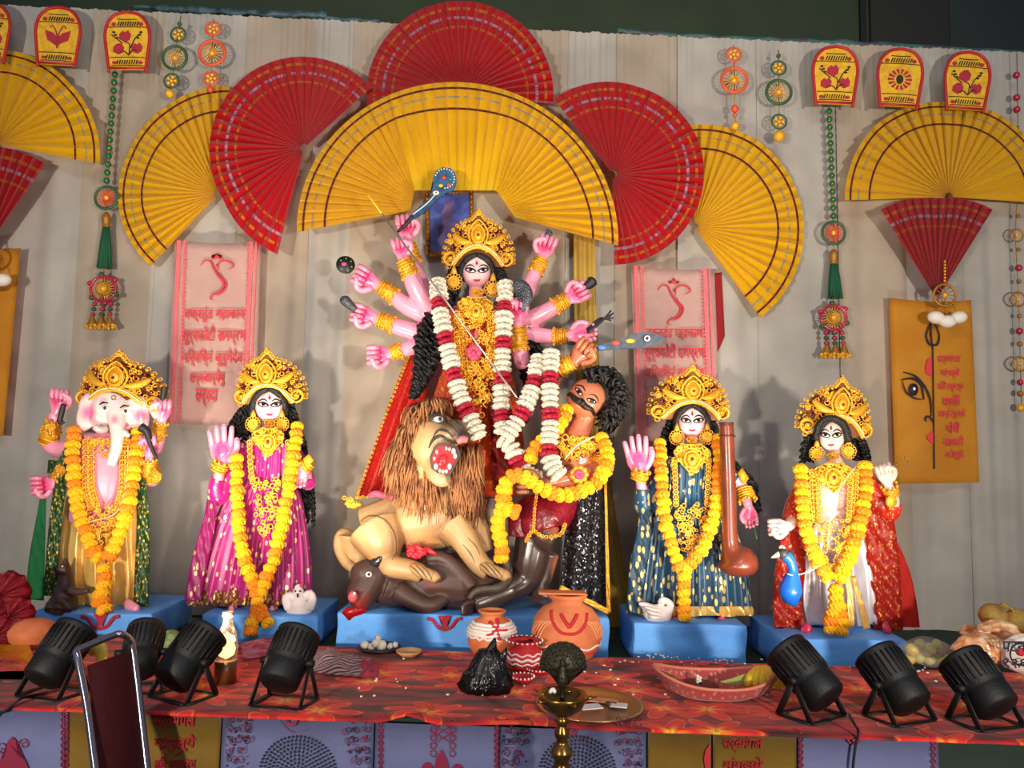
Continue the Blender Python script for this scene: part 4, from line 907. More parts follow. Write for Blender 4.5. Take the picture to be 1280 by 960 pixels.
m_teal = motif('saree_teal', (10, 78, 112), (226, 202, 130), 44, .34, .4, .35, (6, 50, 76), (1, 1, .5)); m_gsilk = mat('silk_gold', (240, 200, 116), .26, .25, col2=(222, 172, 84), scale=6); m_silver = mat('silk_silver', (222, 218, 224), .28, .25, col2=(190, 186, 194), scale=6)
m_rcape = motif('cape_red', (186, 18, 16), (236, 176, 76), 70, .28, .4, .4, (216, 44, 20)); m_oran = mat('cloth_vermilion', (232, 44, 22), .7, sheen=.3); m_gsash = mat('sash_green', (16, 140, 74), .7, sheen=.3, col2=(20, 124, 66), scale=8); m_gdk = motif('sash_green_gold', (26, 84, 34), (220, 186, 70), 80, .34, .4, .5)
m_satinp = mat('cloth_rose', (206, 60, 96), .5, sheen=.3)
def fret(e, outl, n, Y, dy, seed, name='gold_scrollwork', back=True, r=(1.5, 3)):
    fd = dy if callable(dy) else (lambda x, y: dy); bm = bmesh.new(); filig(bm, region(outl, n, seed, fd), Y, seed, r); return obj(name, bm, m_gld, e)
def edge_band(e, pts, Y, r=2.4, name='gold_border', m=None, step=4.5):
    """rope of gold rings along (px, py, dy)"""
    bm = bmesh.new(); s = cat(pts, 60); L = sum(math.hypot(a[0]-b[0], a[1]-b[1]) for a, b in zip(s, s[1:])); n = max(4, int(L/step)); k = K(Y)
    for q in cat(pts, n): torus(bm, P(q[0], q[1], Y+q[2]), r*k, .35*r*k, 8, 4); pell(bm, q[0], q[1], Y+q[2]-.002, r*.4, r*.4, useg=6, vseg=4)
    return obj(name, bm, m or m_gld, e)

# --- the magenta idol with the raised palm
Y = 3.62; _, zt = plinth(252, 397, 769, 3.40, .42, 'blue wooden plinth under the magenta idol')
e = thing('goddess_idol', 'pink skinned goddess idol in magenta saree raising an open palm beside a white owl', 'idol', V(P(322, 760, Y).x, Y, zt), 'painted idols on blue plinths')
B = Body(SK); fc = Face(336, 507, 18.5, 21.5, 3.60, du=.05)
hb = headset(e, B, fc, (333, 505, 42, -2, .93), ((316, 530), (352, 530)), Y)
limb(B, [(337, 516, 0, 8), (337, 530, 0, 8.5), (337, 541, .01, 10), (336, 552, .01, 20)], 3.61); ptube(B.a, [(335, 545, 0, 22), (335, 570, 0, 27), (333, 600, 0, 24), (333, 640, 0, 28)], Y, 10, 16, flat=.75)
limb(B, [(312, 553, 0, 9), (292, 590, -.02, 9), (274, 618, -.05, 8.5), (272, 604, -.08, 7), (276, 586, -.09, 6)], Y, 18); W = hand(B, 278, 580, Y, 44, 93, 'open', -1, PALM, dy=-.09)
limb(B, [(360, 553, 0, 9), (378, 585, -.02, 8.5), (384, 600, -.04, 7.5), (381, 588, -.07, 6.5), (377, 580, -.09, 6)], Y, 18); hand(B, 376, 581, Y, 30, -96, 'relaxed', -1, None, dy=-.1)
for x in (292, 343): ptube(B.a, [(x, 640, .02, 10), (x, 700, .02, 8), (x, 757, -.0, 6), (x-2, 761, -.10, 6)], Y, 12, 10); ptube(B.b, [(x, 757, -.05, 5), (x-2, 761, -.10, 6), (x-3, 763, -.135, 5)], Y, 8, 10, flat=.6)
B.paint(P(337, 528, 3.55), .035, (236, 110, 130), .9); B.build('body', m_skin, e, .005); fc.features(e)
bm = bmesh.new(); skirt(bm, [(549, 316, 354, 2.2), (556, 305, 366, 1.95), (575, 303, 368, 1.95), (600, 300, 367, 1.85), (620, 284, 375, 1.5), (655, 268, 381, 1), (700, 252, 386, 1), (756, 238, 388, 1)], Y, 23, .085, seed=2)
ptube(bm, [(310, 556, 0, 12), (292, 592, -.02, 13), (274, 620, -.05, 13), (271, 606, -.075, 10), (273, 598, -.082, 8.5)], Y, 18, 12); ptube(bm, [(360, 556, 0, 11), (378, 587, -.02, 11), (385, 603, -.04, 10), (384, 597, -.06, 9)], Y, 14, 12); obj('saree', bm, m_mag, e)
bm = bmesh.new(); skirt(bm, [(738, 241, 389, 1.02), (748, 238, 390, 1.03), (757, 235, 390, 1.03)], Y, 23, .085, seed=2, close_top=False); obj('saree_hem', bm, m_magd, e)
bm = bmesh.new(); ribbon(bm, [(268, 600, -.08, 5), (262, 650, -.1, 8), (250, 700, -.12, 10), (240, 752, -.13, 10)], Y, 8, t=.004); obj('saree_drape', bm, m_mag, e)
curls(hb, [(315, 505, .03, 8), (300, 535, .03, 13), (298, 575, .03, 14), (306, 615, .02, 8), (312, 650, 0, 4)], 3.60, 46, 3, 1.7, 1); curls(hb, [(356, 505, .03, 8), (366, 540, .03, 10), (374, 580, .05, 11), (378, 620, .06, 10), (376, 655, .06, 8)], 3.60, 34, 3, 1.7, 2); curls(hb, [(372, 560, .05, 4), (388, 600, .05, 2), (392, 630, .05, 1), (391, 660, .05, 1)], 3.6, 3, 2, 1.5, 3, 14); obj('hair', hb, m_hair, e)
necklace(e, 335, 538, 20, 33, Y, -.115); sub(necklace(e, 337, 526, 7, 10, 3.6, -.045, 'choker'), 'pink red choker')
cuff(e, ((273, 588, -.09), (277, 579, -.095)), Y, 8.5, rings=3); cuff(e, ((388, 578, -.09), (382, 582, -.09)), Y, 7, rings=2); bm = bmesh.new(); pplate(bm, [(379, 574), (386, 567), (392, 575), (386, 583)], Y-.12, .006); obj('armlet', bm, m_gld, e)
fret(e, [(316, 600), (348, 596), (352, 620), (342, 668), (328, 672), (320, 650)], 90, Y, lambda x, y: -.125-.02*(y-600)/60, 4, 'waist_ornament')
for s, x in ((-1, 312), (1, 360)): edge_band(e, [(x, 553, -.10), (x-s*1, 580, -.115), (x-s*4, 602, -.12)], Y, 3)
bm = bmesh.new(); skirt(bm, [(640, 262, 302, .4), (645, 262, 302, .4)], Y-.1, 4, .02, close_top=False); bm.free()
garland('marigold garland on the magenta idol, its two tails reaching below the plinth top', [[(296, 572, -.13), (296, 610, -.15), (298, 650, -.17), (304, 690, -.19), (314, 725, -.2), (322, 745, -.205)], [(372, 532, -.08), (368, 560, -.12), (363, 600, -.15), (355, 640, -.17), (345, 690, -.19), (332, 725, -.2), (323, 745, -.205)], [(322, 750, -.205), (321, 768, -.21), (314, 783, -.245), (312, 797, -.255)], [(325, 762, -.215), (332, 776, -.24), (338, 785, -.25)]], Y, 7.8, 9)
# --- white owl on that plinth
ow = thing('owl_figure', 'small white owl figure with spread wings on the plinth of the magenta idol', 'figurine', V(P(374, 765, 3.47).x, 3.47, zt)); m_wh = mat('plaster_white', (226, 214, 210), .5, bump=.2, bscale=60)
bm = bmesh.new(); Yo = 3.47; pell(bm, 374, 756, Yo, 12, 12, 10); pell(bm, 373, 741, Yo, 7.5, 8, 7); pell(bm, 373, 734, Yo, 5, 4, 4); pell(bm, 374, 764, Yo, 16, 5, 12); obj('body', remeshed(bm, .005, 3), m_wh, ow)
for s in (-1, 1): bm = bmesh.new(); ptube(bm, [(374+s*6, 747, -.01, 5), (374+s*13, 742+(s < 0)*3, -.01, 5), (374+s*16, 750, -.012, 6), (374+s*13, 762, -.01, 5)], Yo, 12, 8, flat=.5); obj('wing', bm, m_wh, ow)
bm = bmesh.new(); ptube(bm, [(372, 742, -.028, 1.5), (372, 747, -.032, 1)], Yo, 5, 6); 
for s in (-1, 1): pell(bm, 372+s*3, 739, Yo-.026, 1.2, 1.2, 1.2, useg=8, vseg=6)
obj('eyes_and_beak', bm, m_iron, ow); bm = bmesh.new(); pell(bm, 377, 732, Yo-.01, 2.4, 2.4); obj('comb', bm, m_satinp, ow)

# --- the veena idol in teal
Y = 3.50; _, zt = plinth(792, 934, 780, 3.27, .42, 'blue wooden plinth with chipped edges under the teal veena idol')
e = thing('goddess_idol', 'pink skinned goddess idol in teal saree raising an open palm beside a long wooden veena', 'idol', V(P(865, 775, Y).x, Y, zt), 'painted idols on blue plinths')
B = Body(SK); fc = Face(865, 527, 18, 21, 3.48, du=.02)
hb = headset(e, B, fc, (865.5, 525, 48, 0, .80), ((846, 547), (884, 546)), Y)
limb(B, [(865, 538, 0, 8), (865, 550, 0, 8.5), (865, 560, .01, 10), (865, 571, .01, 20)], 3.49); ptube(B.a, [(865, 566, 0, 22), (864, 590, 0, 27), (863, 620, 0, 24), (863, 660, 0, 28)], Y, 10, 16, flat=.75)
limb(B, [(842, 574, 0, 9), (822, 605, -.02, 9), (806, 630, -.05, 8.5), (803, 615, -.08, 7), (800, 598, -.09, 6)], Y, 18); hand(B, 799, 591, Y, 42, 97, 'open', -1, PALM, dy=-.09)
limb(B, [(890, 574, 0, 9), (912, 592, 0, 9), (926, 606, 0, 8), (932, 622, -.02, 6.5), (935, 632, -.03, 6)], Y, 18); hand(B, 936, 633, Y, 28, -82, 'relaxed', -1, PALM, dy=-.03)
for x in (842, 901): ptube(B.a, [(x, 650, .02, 10), (x, 710, .02, 8), (x, 768, .0, 6), (x+1, 777, -.10, 6)], Y, 12, 10); ptube(B.b, [(x, 770, -.05, 6), (x+1, 776, -.10, 8), (x, 779, -.135, 7)], Y, 8, 10, flat=.6); B.paint(P(x, 777, Y-.11), .05, (222, 56, 110), .3)
B.paint(P(865, 550, 3.43), .035, (236, 110, 130), .9); B.build('body', m_skin, e, .005); fc.features(e)
bm = bmesh.new(); skirt(bm, [(569, 846, 884, 2.2), (576, 836, 895, 1.95), (596, 834, 895, 1.95), (622, 832, 894, 1.85), (640, 818, 908, 1.5), (675, 806, 924, 1), (720, 798, 934, 1), (768, 793, 939, 1)], Y, 24, .085, seed=5)
ptube(bm, [(840, 578, 0, 12), (822, 607, -.02, 13), (806, 633, -.05, 13), (803, 620, -.075, 10), (803, 611, -.082, 8.5)], Y, 18, 12); ptube(bm, [(890, 577, 0, 11), (910, 593, 0, 11), (918, 600, 0, 10)], Y, 10, 12); obj('saree', bm, m_teal, e)
bm = bmesh.new(); skirt(bm, [(758, 793, 940, 1.02), (764, 792, 941, 1.03), (770, 791, 941, 1.03)], Y, 24, .085, seed=5, close_top=False); obj('saree_hem', bm, m_gsilk, e)
bm = bmesh.new(); ribbon(bm, [(806, 612, -.08, 5), (806, 660, -.1, 9), (798, 710, -.12, 11), (792, 768, -.13, 9)], Y, 8, t=.004); obj('saree_drape', bm, m_teal, e)
curls(hb, [(845, 525, .03, 8), (834, 555, .03, 10), (832, 590, .03, 10), (826, 620, .02, 6)], 3.48, 34, 3, 1.7, 11); curls(hb, [(884, 525, .03, 8), (894, 560, .04, 8), (916, 585, .06, 9), (936, 605, .06, 7), (946, 640, .06, 4)], 3.48, 40, 3, 1.8, 12); obj('hair', hb, m_hair, e)
necklace(e, 865, 558, 22, 36, Y, -.115); sub(necklace(e, 865, 547, 7, 9, 3.48, -.045, 'choker'), 'pink red choker')
cuff(e, ((798, 600, -.09), (801, 590, -.095)), Y, 9, rings=3); cuff(e, ((930, 612, -.01), (934, 624, -.03)), Y, 9, rings=4); bm = bmesh.new(); pplate(bm, [(922, 592), (928, 584), (936, 598), (930, 606)], Y-.05, .008); obj('armlet', bm, m_gld, e)
fret(e, [(842, 630), (888, 630), (884, 660), (872, 690), (862, 700), (850, 680)], 110, Y, lambda x, y: -.12-.03*(y-630)/70, 14, 'waist_ornament')
for s, x in ((-1, 843), (1, 886)): edge_band(e, [(x, 575, -.10), (x-s*1, 600, -.115), (x-s*2, 630, -.125)], Y, 3)
garland('marigold garland on the teal veena idol', [[(825, 553, -.05), (826, 590, -.12), (829, 630, -.15), (836, 670, -.17), (846, 700, -.19), (854, 714, -.2)], [(898, 547, -.06), (899, 590, -.12), (897, 625, -.15), (888, 660, -.17), (875, 690, -.19), (855, 714, -.2)], [(854, 720, -.2), (855, 745, -.205), (856, 765, -.21), (856, 778, -.215)]], Y, 8, 9)
ve = thing('veena', 'long reddish wooden veena with round gourd leaning on the teal idol', 'instrument', P(921, 720, 3.32))
bm = bmesh.new(); ptube(bm, [(908, 528, 0, 8.6), (909, 560, 0, 9), (911, 620, 0, 9), (912, 670, 0, 9.5), (914, 686, 0, 12), (919, 696, 0, 22), (922, 706, 0, 25), (922, 716, 0, 19), (922, 720, 0, 8)], 3.30, 34, 20); obj('neck_and_gourd', bm, m_wood, ve)
bm = bmesh.new(); torus(bm, P(909, 545, 3.3), 9.4*K(3.3), .004, 18, 6, nrm=(.02, 0, 1)); torus(bm, P(908, 529, 3.3), 8*K(3.3), .004, 18, 6, nrm=(0, 0, 1)); obj('neck_ring', bm, mat('wood_dark', (84, 34, 22), .4), ve)
st = thing('green_twig', 'short green stem dangling below the teal idol hand', 'stem', P(944, 672, 3.45)); bm = bmesh.new(); ptube(bm, [(942, 652, 0, .9), (943, 662, 0, 1.1), (946, 674, 0, 1.2)], 3.45, 8, 6); obj('stem', bm, mat('stem_green', (40, 96, 30), .6), st)
sw = thing('swan_figure', 'white swan figure on the plinth of the teal veena idol', 'figurine', V(P(820, 778, 3.34).x, 3.34, zt)); Ys = 3.34
bm = bmesh.new(); pell(bm, 822, 768, Ys, 18, 12, 11, -6); ptube(bm, [(834, 765, 0, 6), (839, 758, -.005, 5), (835, 752, -.005, 4), (828, 750, -.005, 4.2), (826, 754, -.005, 4.4)], Ys, 16, 10); ptube(bm, [(814, 764, 0, 9), (805, 757, 0, 5), (798, 754, 0, 1.5)], Ys, 10, 10); obj('body', remeshed(bm, .005, 3), m_wh, sw)
bm = bmesh.new()
for j in range(3): ptube(bm, [(806+j*3, 759+j*5, -.032, 1.5), (816, 762+j*5, -.044, 2.4), (828, 764+j*4, -.04, 1.2)], Ys, 10, 6)
obj('wing', bm, m_wh, sw); bm = bmesh.new(); ptube(bm, [(826, 752, -.012, 2), (831, 751, -.016, .6)], Ys, 5, 6); obj('beak', bm, m_org, sw)

# --- the male idol in red cape and silver dhoti
Y = 3.40; _, zt = plinth(978, 1136, 799, 3.15, .44, 'blue wooden plinth under the red caped idol')
e = thing('god_idol', 'pale skinned god idol in red cape and silver dhoti beside a blue peacock', 'idol', V(P(1050, 795, Y).x, Y, zt), 'painted idols on blue plinths')
SK2 = (240, 206, 190); B = Body(SK2); fc = Face(1040, 545, 17, 21.5, 3.38, du=-.06)
hb = headset(e, B, fc, (1049, 546, 44, 4, .97), ((1021, 567), (1061, 564)), Y)
limb(B, [(1042, 556, 0, 8.5), (1043, 570, 0, 9), (1044, 580, .01, 12), (1044, 592, .01, 22)], 3.39); ptube(B.a, [(1044, 586, 0, 26), (1043, 612, 0, 32), (1043, 645, 0, 27), (1045, 690, 0, 34)], Y, 10, 18, flat=.72)
limb(B, [(1016, 594, 0, 9), (1000, 624, 0, 9), (992, 645, -.03, 8), (988, 655, -.08, 7), (984, 658, -.1, 6)], Y, 18); hand(B, 985, 658, Y, 32, 184, 'fist', 1, (226, 120, 140), dy=-.1)
limb(B, [(1076, 594, 0, 9), (1098, 620, 0, 9), (1112, 640, -.02, 8.5), (1117, 625, -.06, 7), (1111, 608, -.09, 6)], Y, 18); hand(B, 1110, 604, Y, 32, 108, 'fist', -1, None, dy=-.09)
for x, d in ((1005, -.13), (1108, -.12)): ptube(B.a, [((x+1050)/2, 680, .03, 10), ((x*2+1050)/3, 730, .03, 8), (x, 776, .0, 6), (x, 787, d+.03, 6)], Y, 12, 10); ptube(B.b, [(x-2 if x < 1050 else x, 781, d+.06, 6), (x, 786, d, 8), (x+8 if x < 1050 else x+2, 789, d-.03, 6)], Y, 8, 10, flat=.6); B.paint(P(x+2, 786, Y+d), .06, (222, 60, 96), .25)
B.paint(P(1042, 569, 3.33), .035, (226, 110, 120), .9); B.build('body', m_skin, e, .005); fc.features(e, chain=False)
curls(hb, [(1020, 535, .02, 6), (1012, 556, .02, 9), (1010, 578, .02, 9)], 3.38, 34, 2.4, 1.7, 21, 6); curls(hb, [(1060, 530, .02, 8), (1072, 555, .02, 10), (1078, 576, .02, 10)], 3.38, 34, 2.4, 1.7, 22, 6); ptube(hb, [(1019, 550, -.04, 4), (1024, 530, -.05, 4), (1038, 522, -.056, 3.5), (1054, 530, -.05, 4.5), (1061, 552, -.035, 5)], 3.38, 20, 10); obj('hair', hb, m_hair, e)
bm = bmesh.new(); skirt(bm, [(655, 1012, 1076, 1.3), (672, 1004, 1086, 1.25), (710, 1000, 1098, 1.15), (750, 998, 1104, 1.1), (782, 1004, 1106, 1.05)], Y, 15, .11, seed=9); obj('dhoti', bm, m_silver, e)
for ctl in ([(1022, 592, -.01, 9), (1002, 640, -.04, 15), (990, 700, -.06, 19), (984, 750, -.07, 18), (988, 788, -.08, 20)], [(1078, 592, -.01, 9), (1096, 640, -.05, 18), (1104, 700, -.07, 20), (1110, 750, -.08, 17), (1110, 788, -.08, 19)]):
    bm = bmesh.new(); ribbon(bm, ctl, Y, 14, 44, .012, .006); obj('cape', bm, m_rcape, e)
bm = bmesh.new(); ptube(bm, [(1016, 596, .0, 13), (999, 626, .0, 14), (991, 645, -.03, 12), (988, 652, -.06, 9)], Y, 14, 12); obj('sleeve', bm, m_rcape, e); bm = bmesh.new(); ptube(bm, [(1078, 596, 0, 13), (1099, 622, 0, 13), (1112, 642, -.02, 12), (1117, 630, -.05, 10)], Y, 14, 12); obj('sleeve', bm, m_rcape, e)
bm = bmesh.new(); ribbon(bm, [(1119, 680, .01, 4), (1128, 715, .0, 9), (1134, 755, -.01, 12), (1138, 797, -.02, 13)], Y, 8, 30, .004, .006); sub(obj('side_scarf', bm, m_oran, e), 'plain vermilion scarf')
bm = bmesh.new(); ribbon(bm, [(1055, 700, -.175, 3), (1062, 740, -.185, 4), (1064, 784, -.19, 4)], Y, 8, 20, .002); ribbon(bm, [(1066, 720, -.17, 3), (1076, 755, -.18, 4), (1084, 786, -.185, 5)], Y, 8, 20, .002); obj('gold_sash', bm, m_gsilk, e)
necklace(e, 1042, 582, 24, 34, Y, -.125); sub(necklace(e, 1041, 567, 7, 9, 3.38, -.045, 'choker'), 'pink red choker')
for s, x in ((-1, 1015), (1, 1070)): edge_band(e, [(x, 590, -.11), (x-s*1, 620, -.13), (x-s*4, 650, -.135)], Y, 3.4); edge_band(e, [(x-s*7, 592, -.115), (x-s*8, 620, -.14), (x-s*9, 650, -.145)], Y, 3)
fret(e, [(1018, 650), (1072, 650), (1066, 685), (1054, 715), (1044, 725), (1030, 700)], 120, Y, lambda x, y: -.15-.03*(y-650)/70, 24, 'waist_ornament')
bm = bmesh.new(); ptube(bm, [(1070, 583, -.13, .5), (1050, 610, -.155, .5), (1038, 650, -.165, .5), (1034, 690, -.185, .5)], Y, 20, 6); obj('white_thread', bm, m_pearl, e)
cuff(e, ((1115, 618, -.07), (1112, 609, -.09)), Y, 7.5, rings=3); bm = bmesh.new(); pell(bm, 1114, 627, Y-.1, 7, 8, 3); obj('armlet', bm, m_gld, e)
garland('marigold garland with a thick double tail on the red caped idol', [[(1001, 586, -.1), (1002, 615, -.13), (1006, 650, -.16), (1015, 685, -.18), (1028, 712, -.2), (1040, 728, -.21)], [(1082, 582, -.1), (1082, 615, -.13), (1076, 650, -.16), (1066, 685, -.18), (1056, 710, -.2), (1046, 728, -.21)], [(1045, 736, -.21), (1044, 755, -.215), (1039, 775, -.22), (1038, 793, -.225)], [(1048, 757, -.215), (1052, 775, -.22), (1051, 790, -.225)]], Y, 8.2, 9)
bw = thing('arrow', 'thin forked arrow held by the red caped idol in front of the orange banner', 'arrow', P(1112, 582, 3.29)); bm = bmesh.new(); ptube(bm, [(1098, 590, 0, .9), (1116, 582, 0, .9), (1128, 578, 0, .9), (1134, 575, 0, .8)], 3.29, 10, 6)
for q in ((1131, 570), (1137, 578)): ptube(bm, [(1126, 579, 0, .8), (1131, 576, 0, .8), (*q, 0, .7)], 3.29, 6, 5)
obj('shaft', bm, m_brz, bw)
pk = thing('peacock_figure', 'bright blue peacock figure tied to the red caped idol', 'figurine', P(990, 755, 3.17)); Yk = 3.18
bm = bmesh.new(); ptube(bm, [(981, 694, 0, 7), (987, 700, 0, 6.5), (991, 712, 0, 6), (990, 724, 0, 10), (988, 738, 0, 14), (990, 748, 0, 11), (995, 757, 0, 2.5)], Yk, 24, 14); obj('body', bm, mat('peacock_blue', (20, 104, 216), .4, coat=.3), pk)
bm = bmesh.new(); pell(bm, 979, 692, Yk, 7, 7, 6.5); ptube(bm, [(984, 690, 0, 4), (990, 696, 0, 5), (990, 702, 0, 4)], Yk, 8, 8); obj('head', bm, mat('peacock_dark', (58, 50, 52), .5), pk)
bm = bmesh.new(); ptube(bm, [(975, 692, 0, 4), (969, 695, 0, 2.6), (964, 697, 0, .6)], Yk, 8, 8); obj('beak', bm, mat('beak_cream', (236, 206, 180), .5), pk); bm = bmesh.new(); ptube(bm, [(980, 686, 0, 2.4), (977, 683, 0, 2), (974, 685, 0, 1)], Yk, 6, 8); obj('crest', bm, mat('beak_cream', (0, 0, 0)), pk)
bm = bmesh.new(); ptube(bm, [(984, 717, -.01, .8), (990, 719, -.022, .8), (1000, 718, -.012, .8), (1012, 714, -.02, .8), (1026, 706, -.01, .8)], Yk, 16, 6); obj('tie_string', bm, m_pearl, pk)

# --- the elephant headed idol
Y = 3.62; pe, zt = plinth(38, 190, 766, 3.40, .44, 'blue wooden plinth with a red painted emblem under the elephant headed idol'); swag(pe, 125, 777, 3.393, 1.1)
e = thing('elephant_god_idol', 'elephant headed idol with four arms, gold dhoti and green sash', 'idol', V(P(120, 765, Y).x, Y, zt), 'painted idols on blue plinths')
B = Body(SK)
SKE = (244, 214, 208); EARS = []
pell(B.a, 142, 510, 3.585, 27, 27, 24); pell(B.a, 128, 524, 3.56, 14, 14, 14); pell(B.a, 157, 526, 3.565, 12, 14, 14)
ptube(B.a, [(146, 510, -.05, 14), (146, 524, -.085, 10.5), (147, 540, -.115, 8.4), (146, 556, -.14, 7.2), (142, 571, -.155, 6.2), (138, 582, -.165, 5.2)], 3.60, 22, 14)
for sg, c in ((-1, (110, 514)), (1, (173, 517))):
    pell(B.a, c[0]+sg*0, c[1]+2, 3.55, 13.5, 24, 6, sg*14); pell(B.a, c[0]-sg*3, c[1]-6, 3.55, 15, 18, 6, 0)
    ptube(B.a, [(142+sg*20, 505, 0, 8), (c[0]-sg*6, c[1]-4, -.02, 7)], 3.60, 5, 8)
    EARS.append(P(c[0]+sg*1, c[1]+2, 3.515))
ptube(B.a, [(142, 530, 0, 16), (141, 545, 0, 20), (136, 556, 0, 34)], 3.62, 8, 14); ptube(B.a, [(133, 552, 0, 34), (132, 585, -.02, 38), (130, 618, -.03, 38), (128, 650, -.01, 40)], Y, 12, 18, flat=.8)
limb(B, [(100, 556, 0, 12), (76, 562, 0, 11), (60, 552, 0, 9.5), (63, 535, -.02, 8), (69, 518, -.03, 6.5)], Y, 20); hand(B, 71, 514, Y, 36, 82, 'fist', -1, PALM, dy=-.03)
limb(B, [(100, 562, 0, 12), (84, 590, -.02, 11), (72, 606, -.06, 9), (64, 606, -.1, 7)], Y, 18); hand(B, 66, 605, Y, 36, 185, 'fist', 1, PALM, dy=-.11)
limb(B, [(166, 556, 0, 12), (188, 566, 0, 10), (198, 548, 0, 8.5), (201, 530, -.02, 6.5)], Y, 18); hand(B, 202, 525, Y, 34, 86, 'fist', 1, PALM, dy=-.03)
limb(B, [(166, 562, 0, 12), (186, 588, -.04, 10), (190, 600, -.06, 9), (188, 582, -.09, 7.5), (187, 572, -.1, 6.5)], Y, 18); hand(B, 187, 569, Y, 32, 96, 'fist', 1, PALM, dy=-.1)
ptube(B.a, [(150, 640, .02, 12), (152, 700, .02, 10), (156, 754, .0, 6), (164, 762, -.13, 6)], Y, 12, 10); ptube(B.b, [(158, 755, -.1, 7), (164, 760, -.14, 8.5), (172, 763, -.17, 6)], Y, 8, 10, flat=.6)
B.paint(P(142, 505, 3.52), .125, SKE, .5); B.paint(P(130, 520, 3.50), .06, SKE, .5); B.paint(P(158, 520, 3.50), .06, SKE, .5)
for yy, zz in ((526, .1), (545, .13), (562, .15), (580, .175)): B.paint(P(144, yy, 3.6-zz), .06, (246, 216, 208), .3)
B.paint(P(143, 522, 3.46), .036, (238, 80, 130), .7); B.paint(P(142, 496, 3.50), .05, (206, 200, 206), .9)
for q in EARS: B.paint(q, .10, SKE, .3)
for q in EARS: B.paint(q, .052, (238, 96, 152), .7)
B.build('body', m_skin, e, .005)
for ex, ey in ((131, 510), (157, 514)):
    bm = bmesh.new(); pell(bm, ex, ey, 3.494, 5, 2.6, 2.2, 10); o_ = obj('eye', bm, m_eyew, e); bm = bmesh.new(); pell(bm, ex, ey, 3.486, 2.1, 2.2, 1.4); obj('iris', bm, m_eyek, o_)
    bm = bmesh.new(); ptube(bm, [(ex-7, ey-4, 0, .6), (ex-2, ey-7, -.004, 1.2), (ex+4, ey-6, -.002, .8)], 3.492, 10, 6); obj('eyebrow', bm, m_eyek, e)
bm = bmesh.new(); torus(bm, P(142, 497, 3.487), 2.6*K(3.49), .003, 12, 5); obj('tilak', bm, m_brz, e)
bm = bmesh.new(); ptube(bm, [(133, 536, -.04, 5), (124, 537, -.07, 4.5), (118, 533, -.08, 4)], 3.56, 8, 8); sub(obj('tusk', bm, mat('tusk_grey', (190, 180, 176), .4), e), 'broken grey tusk'); bm = bmesh.new(); ptube(bm, [(151, 538, -.06, 4.6), (156, 541, -.08, 4), (161, 545, -.09, 2.2)], 3.56, 8, 8); obj('tusk', bm, m_wh, e)
crown(e, 140.5, 511, 53, 3.52, 4, .78)
bm = bmesh.new(); skirt(bm, [(612, 92, 172, 1.1), (630, 80, 178, 1.2), (680, 70, 182, 1.1), (730, 68, 184, 1.05), (762, 72, 178, 1)], Y, 17, .12, seed=12); obj('dhoti', bm, m_gsilk, e)
bm = bmesh.new(); ribbon(bm, [(54, 622, -.1, 4), (50, 660, -.1, 7), (46, 700, -.1, 10), (43, 750, -.1, 12)], Y, 8, 30, .004, .005); sub(obj('green_scarf', bm, m_gsash, e), 'plain bright green scarf')
for ctl in ([(80, 588, -.1, 7), (72, 630, -.14, 8), (66, 690, -.15, 8), (63, 745, -.15, 9)], [(176, 600, -.12, 6), (179, 650, -.12, 8), (178, 700, -.12, 9), (176, 758, -.12, 10)], [(66, 575, -.02, 6), (66, 592, -.02, 7)]):
    bm = bmesh.new(); ribbon(bm, ctl, Y, 8, 34, .006, .005); obj('sash', bm, m_gdk, e)
bm = bmesh.new(); ptube(bm, [(96, 560, 0, 14), (84, 588, -.02, 14), (76, 600, -.05, 12)], Y, 10, 12); obj('sleeve', bm, m_gdk, e); bm = bmesh.new(); ptube(bm, [(166, 562, 0, 13), (184, 586, -.03, 12)], Y, 10, 12); obj('sleeve', bm, m_gdk, e)
cuff(e, ((60, 552, 0), (67, 528, -.03)), Y, 11, flare=.8, name='armlet'); cuff(e, ((78, 598, -.04), (68, 606, -.09)), Y, 11, flare=.8); cuff(e, ((194, 552, 0), (201, 530, -.02)), Y, 9.5, flare=.8); cuff(e, ((190, 600, -.06), (187, 576, -.1)), Y, 10, flare=.8)
for x, y, d in ((62, 534, -.06), (193, 595, -.12), (74, 590, -.1)): bm = bmesh.new(); pplate(bm, [(x-8, y), (x, y-11), (x+8, y), (x, y+10)], Y+d-.01, .006); filig(bm, region([(x-8, y), (x, y-11), (x+8, y), (x, y+10)], 14, int(x), lambda a, b: d-.012), Y, 3); obj('arm_plate', bm, m_gld, e)
for s, x in ((-1, 107), (1, 160)):
    for j in range(2): edge_band(e, [(x-s*j*7, 552, -.12), (x-s*j*7, 580, -.15), (x-s*j*8, 610, -.165), (x-s*(j*8+6), 632, -.17)], Y, 3.4)
fret(e, [(110, 548), (165, 548), (160, 562), (146, 572), (130, 572), (116, 564)], 70, Y, -.135, 33, 'collar'); fret(e, [(108, 632), (158, 632), (150, 655), (138, 690), (130, 694), (118, 668)], 110, Y, lambda x, y: -.175-.01*(y-630)/50, 34, 'waist_ornament')
bm = bmesh.new(); ptube(bm, [(160, 556, -.14, .55), (158, 600, -.18, .55), (146, 640, -.195, .55), (112, 652, -.19, .55)], Y, 20, 6); obj('white_thread', bm, m_pearl, e)
